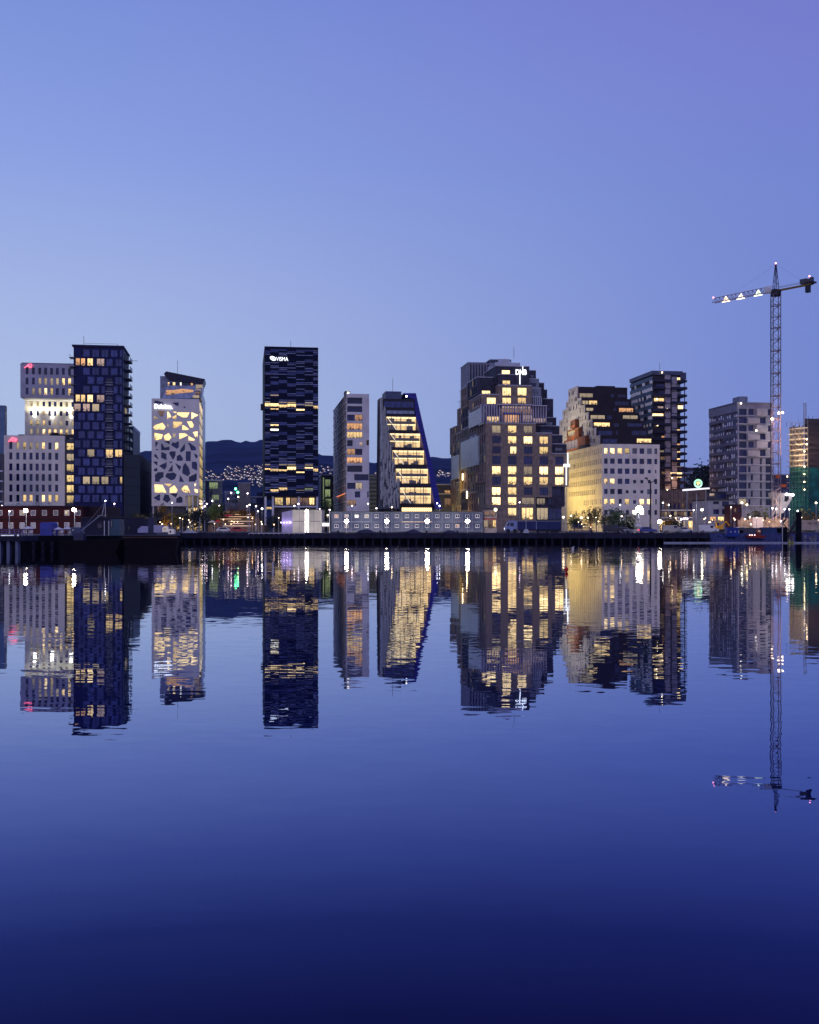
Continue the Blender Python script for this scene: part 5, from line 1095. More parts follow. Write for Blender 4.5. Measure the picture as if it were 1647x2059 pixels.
# ================================================================= quay
dark_t = mat('quay_timber', (.003,.003,.007), .9, scale=1.5, var=.4, spec=.1); conc = mat('quay_concrete', (.014,.015,.035), .9, scale=.7, var=.25)
mb = MB(); mb.box(-500, 500, 255, 255.6, -1, 1.35); tag(mb.build('quay_wall', dark_t), kind='structure')
mb = MB(); mb.box(xl, (362-CX)/FP*150, 150, 150.6, -1, 1.2); mb.prisml([((362-CX)/FP*150-.6,150.6),((362-CX)/FP*150,150.6),((362-CX)/FP*250,249.4),((362-CX)/FP*250-.6,249.4)], -1, GZ-.01); mb.box(xl, (362-CX)/FP*150+.15, 149.8, 151, 1.2, GZ+.03); tag(mb.build('pier_wall', dark_t), kind='structure')
mb = MB(); mb.box(-500, 500, 249.4, 250.4, 1.25, GZ+.05); mb.box(-500, 500, 249.3, 249.4, .95, 1.25); tag(mb.build('quay_deck_edge', conc), kind='structure')
pm = MB(); pm.tube((0,0,-1), (0,0,1.26), .22, n=8); pm.tube((0,0,.3), (.9,1.5,1.25), .08, n=5); pmesh = pm.mesh('quay_pile', [mat('pile_timber', (.022,.022,.04), .9, scale=2, var=.4, spec=.1)])
for k in range(62):
    px = 372+k*17.2+hr.uniform(-2, 2)
    if px > 1436: break
    o = bpy.data.objects.new('quay_pile', pmesh); COL.objects.link(o); o.location = ((px-CX)/FP*250, 249.8, 0); o.rotation_euler = (0, 0, hr.uniform(0, .5))
    tag(o, 'dark timber pile under the front edge of the long quay', 'pile', 'piles under the quay edge')
for k in range(16):
    px = 70+k*18.5; o = bpy.data.objects.new('pier_fender', pmesh); COL.objects.link(o); o.location = ((px-CX)/FP*150, 149.55, 0); tag(o, 'black timber fender against the dark left pier', 'fender', 'fenders along the left pier')
# sloping shore at the right
mb = MB(); xs_ = [(1440+i*14) for i in range(22)]
for a, c_ in zip(xs_, xs_[1:]):
    f = lambda p: (max(0, min(1, (p-1440)/40)))
    for D_, z_ in ((0,0),): pass
    xa, xb = (a-CX)/FP*244, (c_-CX)/FP*244; mb.hexa([(xa,244-4*f(a),-.6),(xb,244-4*f(c_),-.6),(xb,249.3,-.6),(xa,249.3,-.6),(xa,246.5,-.05+.5*f(a)),(xb,246.5,-.05+.5*f(c_)),(xb,249.3,GZ),(xa,249.3,GZ)])
tag(mb.build('rocky_shore', mat('shore_rock', (.035,.045,.12), .9, scale=2.5, var=.5)), kind='structure')
bm_ = MB(); 
for k in range(40):
    x0 = (1335-CX)/FP*240+k*.9; bm_.tube((x0, 240+.05*sin(k), .1), (x0+.86, 240+.05*sin(k+1), .1), .13, n=7)
tag(bm_.build('floating_boom', mat('boom_grey', (.30,.32,.42), .5)), 'long thin pale floating boom on the water in front of the right shore', 'boom')
mb = MB(); mb.ball((0,0,.17), .14, nu=12, nv=8); mb.tube((0,0,.28), (0,0,.42), .05); mb.tube((0,0,-.2), (0,0,.05), .06); bo = mb.build('buoy', mat('buoy_red', (.45,.01,.01), .4), loc=((1139-CX)/FP*78, 78, 0), smooth=True); tag(bo, 'small red buoy floating alone on the reflection of the white office', 'buoy')
mb = MB(); mb.ball((0,0,.12), .17, nu=10, nv=6); mb.ball((.12,0,.36), .08, nu=8, nv=5); mb.tube((.2,0,.36), (.28,0,.34), .02); mb.tube((-.1,0,.14), (-.36,0,.2), .05, r2=.01); bo = mb.build('seagull', mat('gull_white', (.6,.6,.62), .7), loc=((1152-CX)/FP*168, 168, 0)); tag(bo, 'pale seagull resting on the water in front of the quay', 'bird')

# ================================================================= lamps
LP = {}
def lamp(px, py, D, col, st, r, label, style='ball', power=0, group=None, cat='street lamp', base=GZ, name='street_lamp'):
    x, y, z = P(px, py, D); h = z-base; e = empty(name, label, cat, (x, y, base), 0, group)
    mb = MB(); mb.tube((0,0,0), (0,0,h-.05), .09, n=6, r2=.05); mb.tube((0,0,0), (0,0,.4), .14, n=6)
    if style == 'flood':
        mb.box(-.5,.5,-.06,.06,h-.35,h-.25); mb.build('pole', steel, e); m2 = MB(); m2.box(-r*.9, r*.9, -.2, .15, h-r*.6, h+r*.6, 1); m2.box(-r*.8, r*.8, -.34, -.21, h-r*.5, h+r*.5, 0); m2.ball((0,-.45,h), r*.9, 0, 14, 9, .95)
        m2.build('lamp_head', [bulb('fl_%s_%d' % (''.join('%x' % int(c*15) for c in col), st), col, st), black], e)
    else:
        mb.build('pole', steel, e); m2 = MB(); m2.ball((0,0,h), r, 0, 10, 6); m2.tube((0,0,h+r*.8), (0,0,h+r*1.15), r*.9, 1, 8, r*.3); m2.build('lamp_head', [bulb('lp_%s_%d' % (''.join('%x' % int(c*15) for c in col), st), col, st), black], e)
    if power: light('lamp_light', 'POINT', (0, -r-1.0, h), power, col, e, .35)
    return e
wh = (1,.93,.82); wm = (1,.72,.42); pk = (1,.78,.85); cw = (.92,.92,1)
for px, py, D, t in ((53,1026,203,'left floodlight in front of the red brown quay house'),(150,1025,203,'right floodlight in front of the red brown quay house'),(617,1050,283,'floodlight low on the white hall wall'),(617,1027,283.6,'floodlight at the roof edge of the white hall')):
    lamp(px, py, D, (1,.88,.68), 60, .36, t, 'flood', 620 if D < 250 else 900, name='floodlight', cat='floodlight')
for i, px in enumerate((697,778,859,940)): lamp(px, 1048, 285, (1,.9,.72), 80, .55, ('leftmost','second from left','third from left','rightmost')[i]+' of the four floodlights before the container offices', 'flood', 1100, 'floodlights in front of the container offices', 'floodlight', name='floodlight')
lamp(1285, 1024, 300, (1,.9,.75), 70, 1.0, 'very bright large floodlight in front of the white office', 'flood', 5200, cat='floodlight', name='floodlight')
lamp(1326, 1049, 272, (1,.88,.68), 60, .5, 'low floodlight at the right corner of the white office', 'flood', 420, cat='floodlight', name='floodlight')
lamp(1411, 1025, 340, (1,.95,.6), 26, .34, 'yellowish lamp in front of the grey balcony house', 'flood', 260, cat='floodlight', name='floodlight')
SL = [(346,1011,350,cw,'tall slim white lamp in front of the polygon tower'),(4,1017,260,pk,'reddish lamp at the left picture edge above the quay house'),(19,1028,212,cw,'small white lamp on the left end of the quay house'),(212,1007,200,cw,'white lamp on the tip of the boat derrick'),(230,1013,330,pk,'small lamp left of the blue tower foot'),
(407,1021,375,pk,'lowest of the three pink lamps at the foot of the yellow stair strip'),(412,1018,400,pk,'middle of the three pink lamps at the foot of the yellow stair strip'),(416,1013,430,pk,'upper of the three pink lamps at the foot of the yellow stair strip'),(426,994,520,pk,'pinkish lamp before the white framed glass block'),(427,1007,470,cw,'white lamp low before the white framed glass block'),(441,1017,430,pk,'oval pink lamp over the red umbrella by the steps'),
(459,1003,480,pk,'lamp left under the green signals'),(465,991,520,pk,'lamp directly left of the green signals'),(479,999,450,(1,.85,.6),'warm lamp right under the green signals'),(498,992,480,pk,'lamp beside the pale concrete pylon'),(497,1018,400,pk,'left one of the lamp pair on the tall quay pole'),(502,1015,399,wh,'right one of the lamp pair on the tall quay pole'),(515,1018,380,pk,'pink lamp near the foot of the striped tower'),(519,1028,372,pk,'lower small lamp near the foot of the striped tower'),(527,1023,360,cw,'large white round lamp left of the striped tower'),
(600,1013,330,pk,'pinkish lamp above the roof of the white hall'),(592,1017,340,wh,'small lamp above the left part of the white hall roof'),(643,1024,330,pk,'small lamp above the right end of the white hall roof'),(663,1025,300,pk,'pink lamp on the corner of the white sign board'),(659,1036,320,wm,'orange lamp between the white hall and container offices'),(708,1017,330,pk,'lamp above the left container offices'),(740,1013,320,cw,'whitish lamp in front of the narrow apartment tower'),(757,1022,330,pk,'pink lamp left of the glass wedge'),(788,1020,330,wm,'warm lamp before the bark wall of the wedge'),(879,1012,330,cw,'white lamp on the foot of the blue slanted edge'),(884,1017,335,cw,'second smaller lamp at the foot of the blue slanted edge'),
(1045,1010,300,pk,'pink lamp before the glazed lobby of the brick block'),(1133,1040,330,wm,'warm globe lamp at the left foot of the floodlit flank'),(1148,1037,350,wh,'white globe lamp second at the floodlit flank'),(1169,1041,340,wm,'warm globe lamp third at the floodlit flank'),(1183,1041,350,wm,'warm globe lamp fourth at the floodlit flank'),(1247,1015,310,cw,'white lamp before the upper windows of the white office'),(1250,1038,300,wm,'small orange lamp by the white office door'),(1333,1011,330,wh,'upper lamp at the left end of the slatted shop building'),(1345,1015,335,wh,'second lamp at the left end of the slatted shop building'),(1395,1026,335,wh,'lamp just left of the yellowish star lamp'),(1348,1037,300,wm,'small lamp above the shop awning'),(1370,1044,310,pk,'left of three pink lamps under the shop awning'),(1376,1043,310,pk,'middle of three pink lamps under the shop awning'),(1382,1043,310,pk,'right of three pink lamps under the shop awning'),
(1492,1011,330,wh,'white round lamp at the left foot of the grey apartment tower'),(1502,1015,340,(1,.8,.4),'yellow round lamp at the foot of the grey apartment tower'),(1470,1020,330,wm,'lamp in front of the grey balcony house right side'),(1508,1040,320,wm,'small upper warm lamp over the beige hoarding'),(1498,1044,315,wm,'small left warm lamp over the beige hoarding'),(1510,1054,300,wm,'small lower warm lamp before the beige hoarding'),
(1553,1022,330,cw,'first bright work lamp left below the white rig'),(1561,1023,330,cw,'second bright work lamp below the white rig'),(1578,1024,330,cw,'third bright work lamp below the white rig'),(1587,1024,332,wh,'fourth bright work lamp below the white rig'),(1604,1027,330,wh,'work lamp at the foot of the green netting'),(1570,1048,280,(.8,.8,1),'bluish white lamp beside the dark derrick'),(1641,1011,300,wm,'round lamp on a slim pole at the right picture edge'),(1583,958,480,wm,'lamp high between the crane and the green netting')]
for i, (px, py, D, c_, t) in enumerate(SL):
    big = 1.45 if px in (527,1492,1502,1641,1183,1169,1133) else 1.
    if px == 212: base = GZ+3
    lamp(px, py, D, c_, 9, .20*big*D/330, t, power=(240 if 395 < px < 530 or px > 1330 else 170 if i % 2 == 0 else 0))
pr_ = random.Random(77)
for x0_, x1_, n_, t_ in ((1330,1420,13,'small warm lamp on the shop promenade right of the white office'),(1425,1480,6,'small warm lamp before the grey balcony house'),(1485,1560,7,'small warm lamp along the beige hoarding'),(1610,1646,4,'small warm lamp on the bridge at the right edge'),(285,400,9,'small warm lamp under the trees before the polygon tower'),(405,530,12,'small warm lamp on the plaza around the terraced steps'),(1145,1270,7,'small warm lamp on the quay before the white office'),(532,562,3,'small warm lamp under the striped tower')):
    for _ in range(n_): D_ = pr_.uniform(296, 372); lamp(pr_.uniform(x0_, x1_), pr_.uniform(1040, 1061), D_, pr_.choice((wm, (1,.55,.25), (1,.8,.55))), 7, pr_.uniform(.10,.17), t_, group=t_.replace('small warm lamp', 'small warm lamps'), power=pr_.choice((0, 60, 120)))
# tall dark double arm mast, slim pole with concrete foot
x, y, z = P(1308, 963, 272); e = empty('quay_lamp_mast', 'tall dark double armed lamp mast, unlit, in front of the white office', 'lamp post', (x, y, GZ)); h = z-GZ
mb = MB(); mb.tube((0,0,0), (0,0,h-.6), .26, n=8, r2=.16); mb.build('pole', black, e); mb = MB(); mb.tube((0,0,h-1.0), (-1.0,0,h+.1), .1); mb.tube((0,0,h-1.0), (1.1,0,h-.5), .1); mb.build('arm', black, e)
for s, dz in ((-1.05,.15), (1.2,-.4)): mb = MB(); mb.box(s-.35, s+.35, -.2, .2, h+dz-.15, h+dz+.2); mb.build('lamp_head', black, e)
x, y, z = P(1058, 1008, 258); e = empty('mooring_pole', 'slim pale pole with a concrete foot in front of the dark blue trailer', 'pole', (x, y, GZ)); h = z-GZ
mb = MB(); mb.tube((0,0,.3), (0,0,h), .1, n=8, r2=.07); mb.tube((0,0,h), (.5,0,h+.15), .06); mb.build('pole', steel, e); mb = MB(); mb.prism([(-.75,0),(.75,0),(.35,.9),(-.35,.9)], -.5, .5); mb.build('foot', pale, e)
for px, pyt, D, t in ((402,1040,262,'left of two slim white quay posts before the steps'),(412,1047,262,'right of two slim white quay posts before the steps'),(502,1016,265,'tall slim grey quay pole before the lit steps'),(515,1020,270,'grey pole left of the striped tower entrance'),(1401,993,290,'tall slim grey pole in front of the ring sign'),(1140,1046,300,'short post at the corner of the blue trailer')):
    x, y, z = P(px, pyt, D); e = empty('pole', t, 'pole', (x, y, GZ)); mb = MB(); mb.tube((0,0,0), (0,0,z-GZ), .12, n=8, r2=.08); mb.build('shaft', steel, e); mb = MB(); mb.tube((0,0,0), (0,0,.25), .25, n=8); mb.build('foot', conc, e)
# signals
for px, py, D, t in ((474,983,470,'upper left of the two green signal lights over the steps'),(478.5,990,465,'lower right of the two green signal lights over the steps')):
    x, y, z = P(px, py, D); e = empty('traffic_light', t, 'traffic light', (x, y, GZ)); h = z-GZ; mb = MB(); mb.tube((0,0,0),(0,0,h),.1); mb.build('pole', black, e); mb = MB(); mb.box(-.35,.35,-.2,.2,h-.9,h+.6); mb.build('housing', black, e); mb = MB(); mb.ball((0,-.3,h), .5, nu=10, nv=6); mb.build('green_lamp', bulb('green_signal', (.1,1,.35), 9), e); light('green_glow', 'POINT', (0,-1.5,h), 160, (.1,1,.35), e, .4)

# ================================================================= foreground buildings on the quay
b = B('white_hall', 'white flat hall on the quay, lit by two floodlights, left of the container offices', 'building', 588.5, 290, rot=0)
X1 = b.u(645.5); ZT = b.z(1025.5); mb = MB(); mb.box(0, X1, 0, 12, 0, ZT); b.part(mb, 'wall', mat('hall_cream', (.50,.48,.44), .7, scale=.3))
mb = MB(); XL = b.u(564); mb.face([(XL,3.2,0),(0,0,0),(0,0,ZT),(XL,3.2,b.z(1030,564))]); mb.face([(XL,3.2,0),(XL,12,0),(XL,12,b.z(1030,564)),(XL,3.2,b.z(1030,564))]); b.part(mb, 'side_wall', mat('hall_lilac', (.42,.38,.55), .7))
mb = MB(); mb.prisml([(XL-.2,3),(-.1,-.2),(X1+.2,-.2),(X1+.2,12),(XL-.2,12)], ZT, ZT+.22); b.part(mb, 'roof', dgrey)
mb = MB(); mb.box(.02, X1-.02, -.04, 0, b.z(1048.6), b.z(1047.6)); 
for k in (1,2,3): mb.box(X1*k/4-.03, X1*k/4+.03, -.035, 0, 0, ZT)
b.part(mb, 'wall_joint', dgrey)
mb = MB(); mb.box(b.u(613), b.u(621), -.25, 0, 0, ZT-.3); b.part(mb, 'white_pillar', bulb('glowing_pillar', (1,.93,.82), 1.1))  # pillar emits by itself, standing for the floodlight that falls on it
for i, px in enumerate((565.5,571.5,577.5,583.5)):
    f = (588.5-px)/24.5; x, z = b.u(px, 3.2*f), b.z(1050.5, px); mb = MB(); mb.ball((x, 3.2*f-.25, z), .13, nu=8, nv=5); b.part(mb, 'purple_lamp', bulb('purple_lamp', (.75,.6,1), 9)); light('purple_glow', 'POINT', (x, 3.2*f-.7, z), 26, (.7,.55,1), b.root, .15)
b = B('sign_board', 'white lit sign board between the white hall and the container offices', 'sign', 645.8, 289, rot=0)
X1 = b.u(664); mb = MB(); mb.box(.05, .2, 0, .2, 0, b.z(1026)); mb.box(X1-.25, X1-.05, 0, .2, 0, b.z(1026)); b.part(mb, 'post', pale)
mb = MB(); mb.box(.05, X1-.05, .02, .12, b.z(1059.5), b.z(1050)); b.part(mb, 'panel', mat('sign_back', (.2,.2,.24), .7))
to = text('SØRENGA', .95, bulb('white_sign2', (1,.9,.8), 2.5), b.root, (.25, -.02, b.z(1058)), name='sign_lettering', offset=.02, extr=.05) if False else None
mb = MB(); mb.box(.25, X1-.3, -.05, .01, b.z(1057.8), b.z(1052)); b.part(mb, 'lit_panel', lit('sign_blur', (1,.9,.82), 1.6, lo=.3, thr=.35, scale=5))
# container offices
cm_ = [mat('container_grey_%d' % i, c, .6, scale=.8) for i, c in enumerate(((.10,.115,.19),(.12,.13,.21),(.09,.105,.18)))]
def container_mesh(i, lit_k=None):
    r = []; w = 2.62; h = 2.46
    mb = MB(); mb.box(.06, w-.06, 0, 6, .05, h-.05, 0)
    for k in range(10): mb.box(.2+k*.225, .28+k*.225, -.03, 0, .2, h-.2, 0)
    r.append(('shell', mb, cm_[i % 3]))
    mb = MB()
    for x in (0, w-.14): mb.box(x, x+.14, -.08, .06, 0, h)
    for z in (0, h-.16): mb.box(.14, w-.14, -.075, .055, z, z+.16)
    r.append(('corner_frame', mb, mat('container_frame', (.16,.18,.27), .6)))
    mb = MB(); x0, x1, z0, z1 = .8, 1.85, 1.02, 1.86; mb.box(x0, x1, -.07, -.035, z0, z1, 0)
    for x in (x0, (x0+x1)/2-.05, x1-.1): mb.box(x, x+.1, -.12, -.07, z0, z1, 1)
    for z in (z0, z1-.1): mb.box(x0, x1, -.125, -.07, z, z+.1, 1)
    r.append(('window', mb, [M_(lit_k or 'n'), framew]))
    mb = MB(); mb.box(x0-.05, x1+.05, -.16, -.02, z0-.08, z0-.01); r.append(('window_sill', mb, framew)); return r
cp = {}
def container(px, tier, k, i, label):
    x = (px-CX)/FP*290; e = empty('office_container', label, 'container', (x, 290, GZ+.3+tier*2.55), 0, 'grey container offices stacked two high')
    key = (i % 3, k)
    if key not in cp: cp[key] = [(n, m.mesh(n, mt)) for n, m, mt in container_mesh(i, k)]
    for n, me in cp[key]:
        o = bpy.data.objects.new(n, me); COL.objects.link(o); o.parent = e if n != 'window_sill' else wo_
        if n == 'window': wo_ = o
ORD = ['first','second','third','fourth','fifth','sixth','seventh','eighth','ninth','tenth','eleventh','twelfth','thirteenth','fourteenth','fifteenth']
kt = {(0,1):'o',(1,1):'k',(2,1):'X',(3,1):'m',(0,0):'d',(1,0):'k',(12,0):'orange'}
for i in range(15):
    for tier in (0, 1): container(666.5+i*20.25, tier, kt.get((i, tier)), i+tier, 'grey office container, %s from the left in the %s row' % (ORD[i], 'upper' if tier else 'lower'))
mb = MB(); mb.box(-.2, 15*2.62+.3, -.3, 6.2, 0, .12); o = mb.build('container_roof', dgrey, loc=((666.5-CX)/FP*290, 290, GZ+.3+5.1)); tag(o, 'thin dark flat roof lying over both rows of container offices', 'roof')
b = B('site_hut', 'beige lit hut with an oversailing slanted roof and red band, right of the container offices', 'hut', 970.5, 291, rot=0)
X1 = b.u(999); mb = MB(); mb.box(0, X1, 0, 5, 0, b.z(1024)-.3); b.part(mb, 'wall', mat('hut_beige', (.30,.26,.26), .7)); mb = MB(); zt = b.z(1020); mb.hexa([(-.3,-.6,zt),(X1+1.2,-.6,zt-.7),(X1+1.2,5.4,zt-.7),(-.3,5.4,zt),(-.3,-.6,zt+.2),(X1+1.2,-.6,zt-.5),(X1+1.2,5.4,zt-.5),(-.3,5.4,zt+.2)]); b.part(mb, 'roof', dgrey)
mb = MB(); mb.box(.1, X1, -.1, 0, b.z(1044.5), b.z(1042)); b.part(mb, 'red_band', mat('red_band', (.3,.03,.02), .6))
for x0, x1, y0, y1, k in ((973,981,1046,1061,'m'),(982,990,1046,1061,'q'),(991,997,1046,1061,'W'),(974,984,1028,1038,'q'),(986,996,1028,1038,'q')): win(b.root, FM(), (b.u(x0), b.u(x1), b.z(y1), b.z(y0)), k, 2, 1, -.06)
mb = MB(); mb.ball((b.u(996), -1, b.z(1025)), .45, nu=8, nv=5); b.part(mb, 'eaves_lamp', bulb('eaves_lamp', (1,.85,.5), 3))
# red brown quay house
b = B('quay_house', 'long red brown two storey house with white framed windows on the left quay', 'house', -12, 214, rot=0)
X1 = b.u(166); ZT = b.z(1020); hs = []
for i, px in enumerate((0, 22,44.5,67,89.5,112,134.5,157)):
    for y0, y1, k in ((1025.8,1036.5,'d'),(1050.5,1062.5,'d')):
        if px == 89.5 and y0 > 1040: continue
        kk_ = 'm' if (px in (44.5, 134.5) and y0 < 1040) else ('g' if y0 > 1040 else 'n')
        h = (b.u(px-5), b.u(px+5), b.z(y1), b.z(y0)); hs.append(h); win(b.root, FM(), h, kk_, 1, 1, .08, .16, fm=framew)
mb = MB(); holed(mb, FM(), 0, X1, 0, ZT, hs, .12); body(mb, 0, X1, 0, 12, 0, ZT, left=True, right=True); b.part(mb, 'wall', mat('red_brown_boards', (.05,.008,.009), .75, scale=1.2, var=.25, bands=((.01,1,4),.35,.2)))
mb = MB(); mb.box(-.3, X1+.4, -.5, 12.3, ZT, ZT+.3); mb.box(-.1, X1, -.12, 0, b.z(1044.5), b.z(1043)); mb.box(b.u(132), b.u(205), 3, 14, 0, ZT+.25); b.part(mb, 'roof', mat('dark_red_roof', (.02,.01,.015), .8))
mb = MB()
for z in (1011.5, 1014.5, 1018): mb.box(b.u(8), b.u(100), .2, .3, b.z(z)-.06, b.z(z)+.06)
for k in range(12): x = b.u(8+k*8.3); mb.box(x-.05, x+.05, .2, .32, ZT+.3, b.z(1011))
b.part(mb, 'terrace_fence', pale)
for px0, px1 in ((25,33),(63,75),(88,95)): mb = MB(); x0, x1 = b.u(px0), b.u(px1); mb.ball(((x0+x1)/2, 2, ZT+.7), (x1-x0)/2, nu=8, nv=5, sz=.6); b.part(mb, 'roof_shrub', mat('shrub_dark', (.02,.03,.02), .9))

# ---- simple wheeled and floating things
def car(px, py, D, col, label, L=4.3, H=1.45, W=1.8, van=False, tail=False, rz=0, name='parked_car'):
    x, y, z = P(px, py, D); e = empty(name, label, 'van' if van else 'car', (x, y, GZ), rz, None); mb = MB(); w = W/2
    if van: pr = [(-L/2,.35),(L/2,.35),(L/2,1.0),(L/2-.9,1.15),(L/2-1.5,H),(-L/2,H)]
    else: pr = [(-L/2,.35),(L/2,.35),(L/2,.8),(L/2-1.0,.92),(L/2-1.7,H),(-L/2+.8,H),(-L/2+.2,.95),(-L/2,.85)]
    mb.prism(pr, -w, w); mb.build('body', mat('car_paint_'+col, {'white':(.55,.55,.6),'red':(.3,.02,.02),'blue':(.03,.05,.25),'black':(.01,.01,.015),'grey':(.2,.2,.24),'yellow':(.5,.3,.02)}[col], .3, spec=.6, var=.03), e)
    mb = MB()
    if van: mb.box(L/2-2.2, L/2-1.45, -w-.01, w+.01, 1.2, H-.2)
    else: mb.prism([(-L/2+.7,.95),(L/2-1.25,.95),(L/2-1.75,H-.1),(-L/2+1.0,H-.1)], -w-.01, w+.01)
    mb.build('window', M_('n'), e)
    for sx_ in (-L/2+.8, L/2-.85):
        for sy in (-w, w-.2): m2 = MB(); m2.tube((sx_, sy-.02, .32), (sx_, sy+.22, .32), .32, n=12); wo_ = m2.build('wheel', black, e); m3 = MB(); m3.tube((sx_, sy-.03, .32), (sx_, sy+.23, .32), .18, n=8); m3.build('rim', steel, wo_)
    for s in (-.55, .55): m2 = MB(); m2.box(L/2-.02 if not tail else -L/2-.04, L/2+.04 if not tail else -L/2+.02, s-.16, s+.16, .6, .78); m2.build('tail_light' if tail else 'headlight', bulb('tail_red', (1,.05,.05), 6) if tail else bulb('head_white', (1,.9,.75), 6), e)
    return e
x, y, z = P(1014, 1060, 262); e = empty('truck', 'pale blue truck cab parked in front of the dark trailer', 'truck', (x, y, GZ))
mb = MB(); mb.prism([(0,.5),(3.0,.5),(3.0,2.85),(1.5,2.95),(.7,2.6),(.35,1.6),(0,1.4)], -1.2, 1.2); mb.build('cab', mat('truck_pale_blue', (.22,.27,.50), .4), e)
mb = MB(); mb.prism([(.5,1.65),(1.0,1.65),(1.15,2.4),(.78,2.4)], -1.23, 1.23); mb.box(1.3,2.1,-1.23,1.23,1.6,2.35); mb.build('window', M_('n'), e)
for sx_ in (.8, 2.4): m2 = MB(); m2.tube((sx_,-1.25,.5),(sx_,-.9,.5),.5,n=14); m2.build('wheel', black, e)
m2 = MB(); m2.box(-.05,.02,-.9,-.5,.9,1.15); m2.build('headlight', bulb('head_white', (1,.9,.75), 6), e)
x, y, z = P(1040.5, 1060, 261.5); e = empty('lorry_trailer', 'long dark blue box trailer on the quay before the brick block', 'trailer', (x, y, GZ)); Lt = 86.5/FP*261.5
mb = MB(); mb.box(0, Lt, -1.25, 1.25, .85, 2.75); mb.build('box_body', mat('trailer_blue', (.012,.02,.10), .5, scale=.5), e); mb = MB(); mb.box(-.03, Lt+.03, -1.28, 1.28, 2.75, 2.83); mb.box(Lt*.42, Lt*.42+.08, -1.29, -1.25, .85, 2.75); mb.build('top_rail', pale, e); mb = MB(); mb.box(.3, Lt-.2, -.9, .9, .55, .85); mb.build('chassis', black, e)
for sx_ in (.9, 2.0, Lt-3.2, Lt-2.1, Lt-1.0): m2 = MB(); m2.tube((sx_,-1.2,.42),(sx_,-.9,.42),.42,n=12); m2.build('wheel', black, e)
x, y, z = P(1144, 1060, 262); e = empty('metal_frame_stack', 'dark blue stack of metal frames and pontoons on the quay before the floodlit flank', 'frame stack', (x, y, GZ))
nb = mat('dark_blue_steel', (.015,.025,.13), .5)
for j in range(3):
    mb = MB(); L_ = (5.9, 5.4, 3.6)[j]; z0 = j*.68; mb.box(.1+j*.35, .1+j*.35+L_, -.9, .9, z0+.45, z0+.62)
    for k in range(int(L_/.55)): mb.box(.2+j*.35+k*.55, .3+j*.35+k*.55, -.92, -.8, z0, z0+.5); mb.box(.2+j*.35+k*.55, .3+j*.35+k*.55, .8, .92, z0, z0+.5)
    mb.build('frame', nb, e)
# vehicles and site things
car(1233, 1060, 268, 'black', 'black van standing on the quay before the white office door', 4.8, 1.9, van=True)
car(1255, 1060, 272, 'grey', 'grey car on the quay left of the big floodlight', tail=True)
car(1302, 1060, 270, 'blue', 'dark blue car on the quay beside the tall double armed mast', tail=True)
car(1352, 1060, 276, 'grey', 'grey van parked before the slatted shop building', 4.8, 1.9, van=True)
car(1375, 1060, 280, 'white', 'white car parked before the slatted shop building')
car(1425, 1060, 285, 'white', 'white van parked in front of the grey balcony house', 4.8, 2.0, van=True)
car(480, 1060, 300, 'red', 'dark red car at the foot of the lit steps', rz=0, tail=True)
car(452, 1060, 305, 'white', 'white car at the foot of the lit steps')
car(1492, 1056, 300, 'white', 'white car before the beige hoarding', rz=0)
x, y, z = P(1446, 1056, 300); e = empty('excavator', 'yellow excavator with raised cab in front of the grey balcony house', 'excavator', (x, y, GZ)); ym = mat('digger_yellow', (.55,.27,.02), .5)
mb = MB(); mb.box(-.9,.9,-.8,.8,.9,1.7); mb.box(-.2,1.0,-.8,.8,1.7,2.0); mb.build('body', ym, e); mb = MB(); mb.box(-.9,-.1,-.7,.2,1.7,2.9); mb.build('cab', ym, e); mb = MB(); mb.box(-.8,-.2,-.74,-.71,1.9,2.7); mb.build('window', M_('n'), e)
for s in (-1, 1): mb = MB(); mb.prism([(-1.2,.15),(1.2,.15),(1.35,.5),(1.1,.85),(-1.1,.85),(-1.35,.5)], s*.85-.25, s*.85+.25); mb.build('track', black, e)
mb = MB(); mb.tube((.5,0,1.6),(1.9,0,3.0),.16); mb.tube((1.9,0,3.0),(2.8,0,1.8),.13); mb.build('arm', ym, e); mb = MB(); mb.prism([(2.5,1.2),(3.2,1.3),(3.0,1.9),(2.7,1.8)],-.35,.35); mb.build('bucket', black, e)
x, y, z = P(1522, 1078, 246.5); e = empty('work_boat', 'small red work boat with a tall red wheelhouse drawn up on the right shore', 'boat', (x, y, 1.0)); rm_ = mat('boat_red', (.16,.012,.01), .5)
mb = MB(); mb.prism([(-2.2,.1),(1.4,.0),(1.7,.6),(-2.6,.65)], -.7, .7); mb.build('hull', rm_, e); mb = MB(); mb.box(-.1,.75,-.5,.5,.6,1.9); mb.build('wheelhouse', rm_, e); mb = MB(); mb.box(.05,.6,-.53,-.5,1.2,1.75); mb.build('window', M_('k'), e)
for xx in (-1.8,-1.3,-.7): mb = MB(); mb.ball((xx,-.75,.7),.14,nu=8,nv=5); mb.build('deck_lamp', bulb('deck_lamp', (1,.6,.5), 3), e)
x, y, z = P(1471, 1070, 247.5); e = empty('shipping_container', 'blue container with two pale marks standing on the right shore', 'container', (x, y, 1.35)); mb = MB(); mb.box(-1.2,1.2,-1,1.2,0,2.0)
for k in range(11): mb.box(-1.15+k*.21, -1.07+k*.21, -1.05, -1.0, .1, 1.9)
mb.build('shell', mat('container_blue', (.010,.03,.24), .5), e); mb = MB(); mb.box(-.6,-.3,-1.07,-1.05,.9,1.2); mb.box(.4,.65,-1.07,-1.05,.9,1.3); mb.build('marking', pale, e)
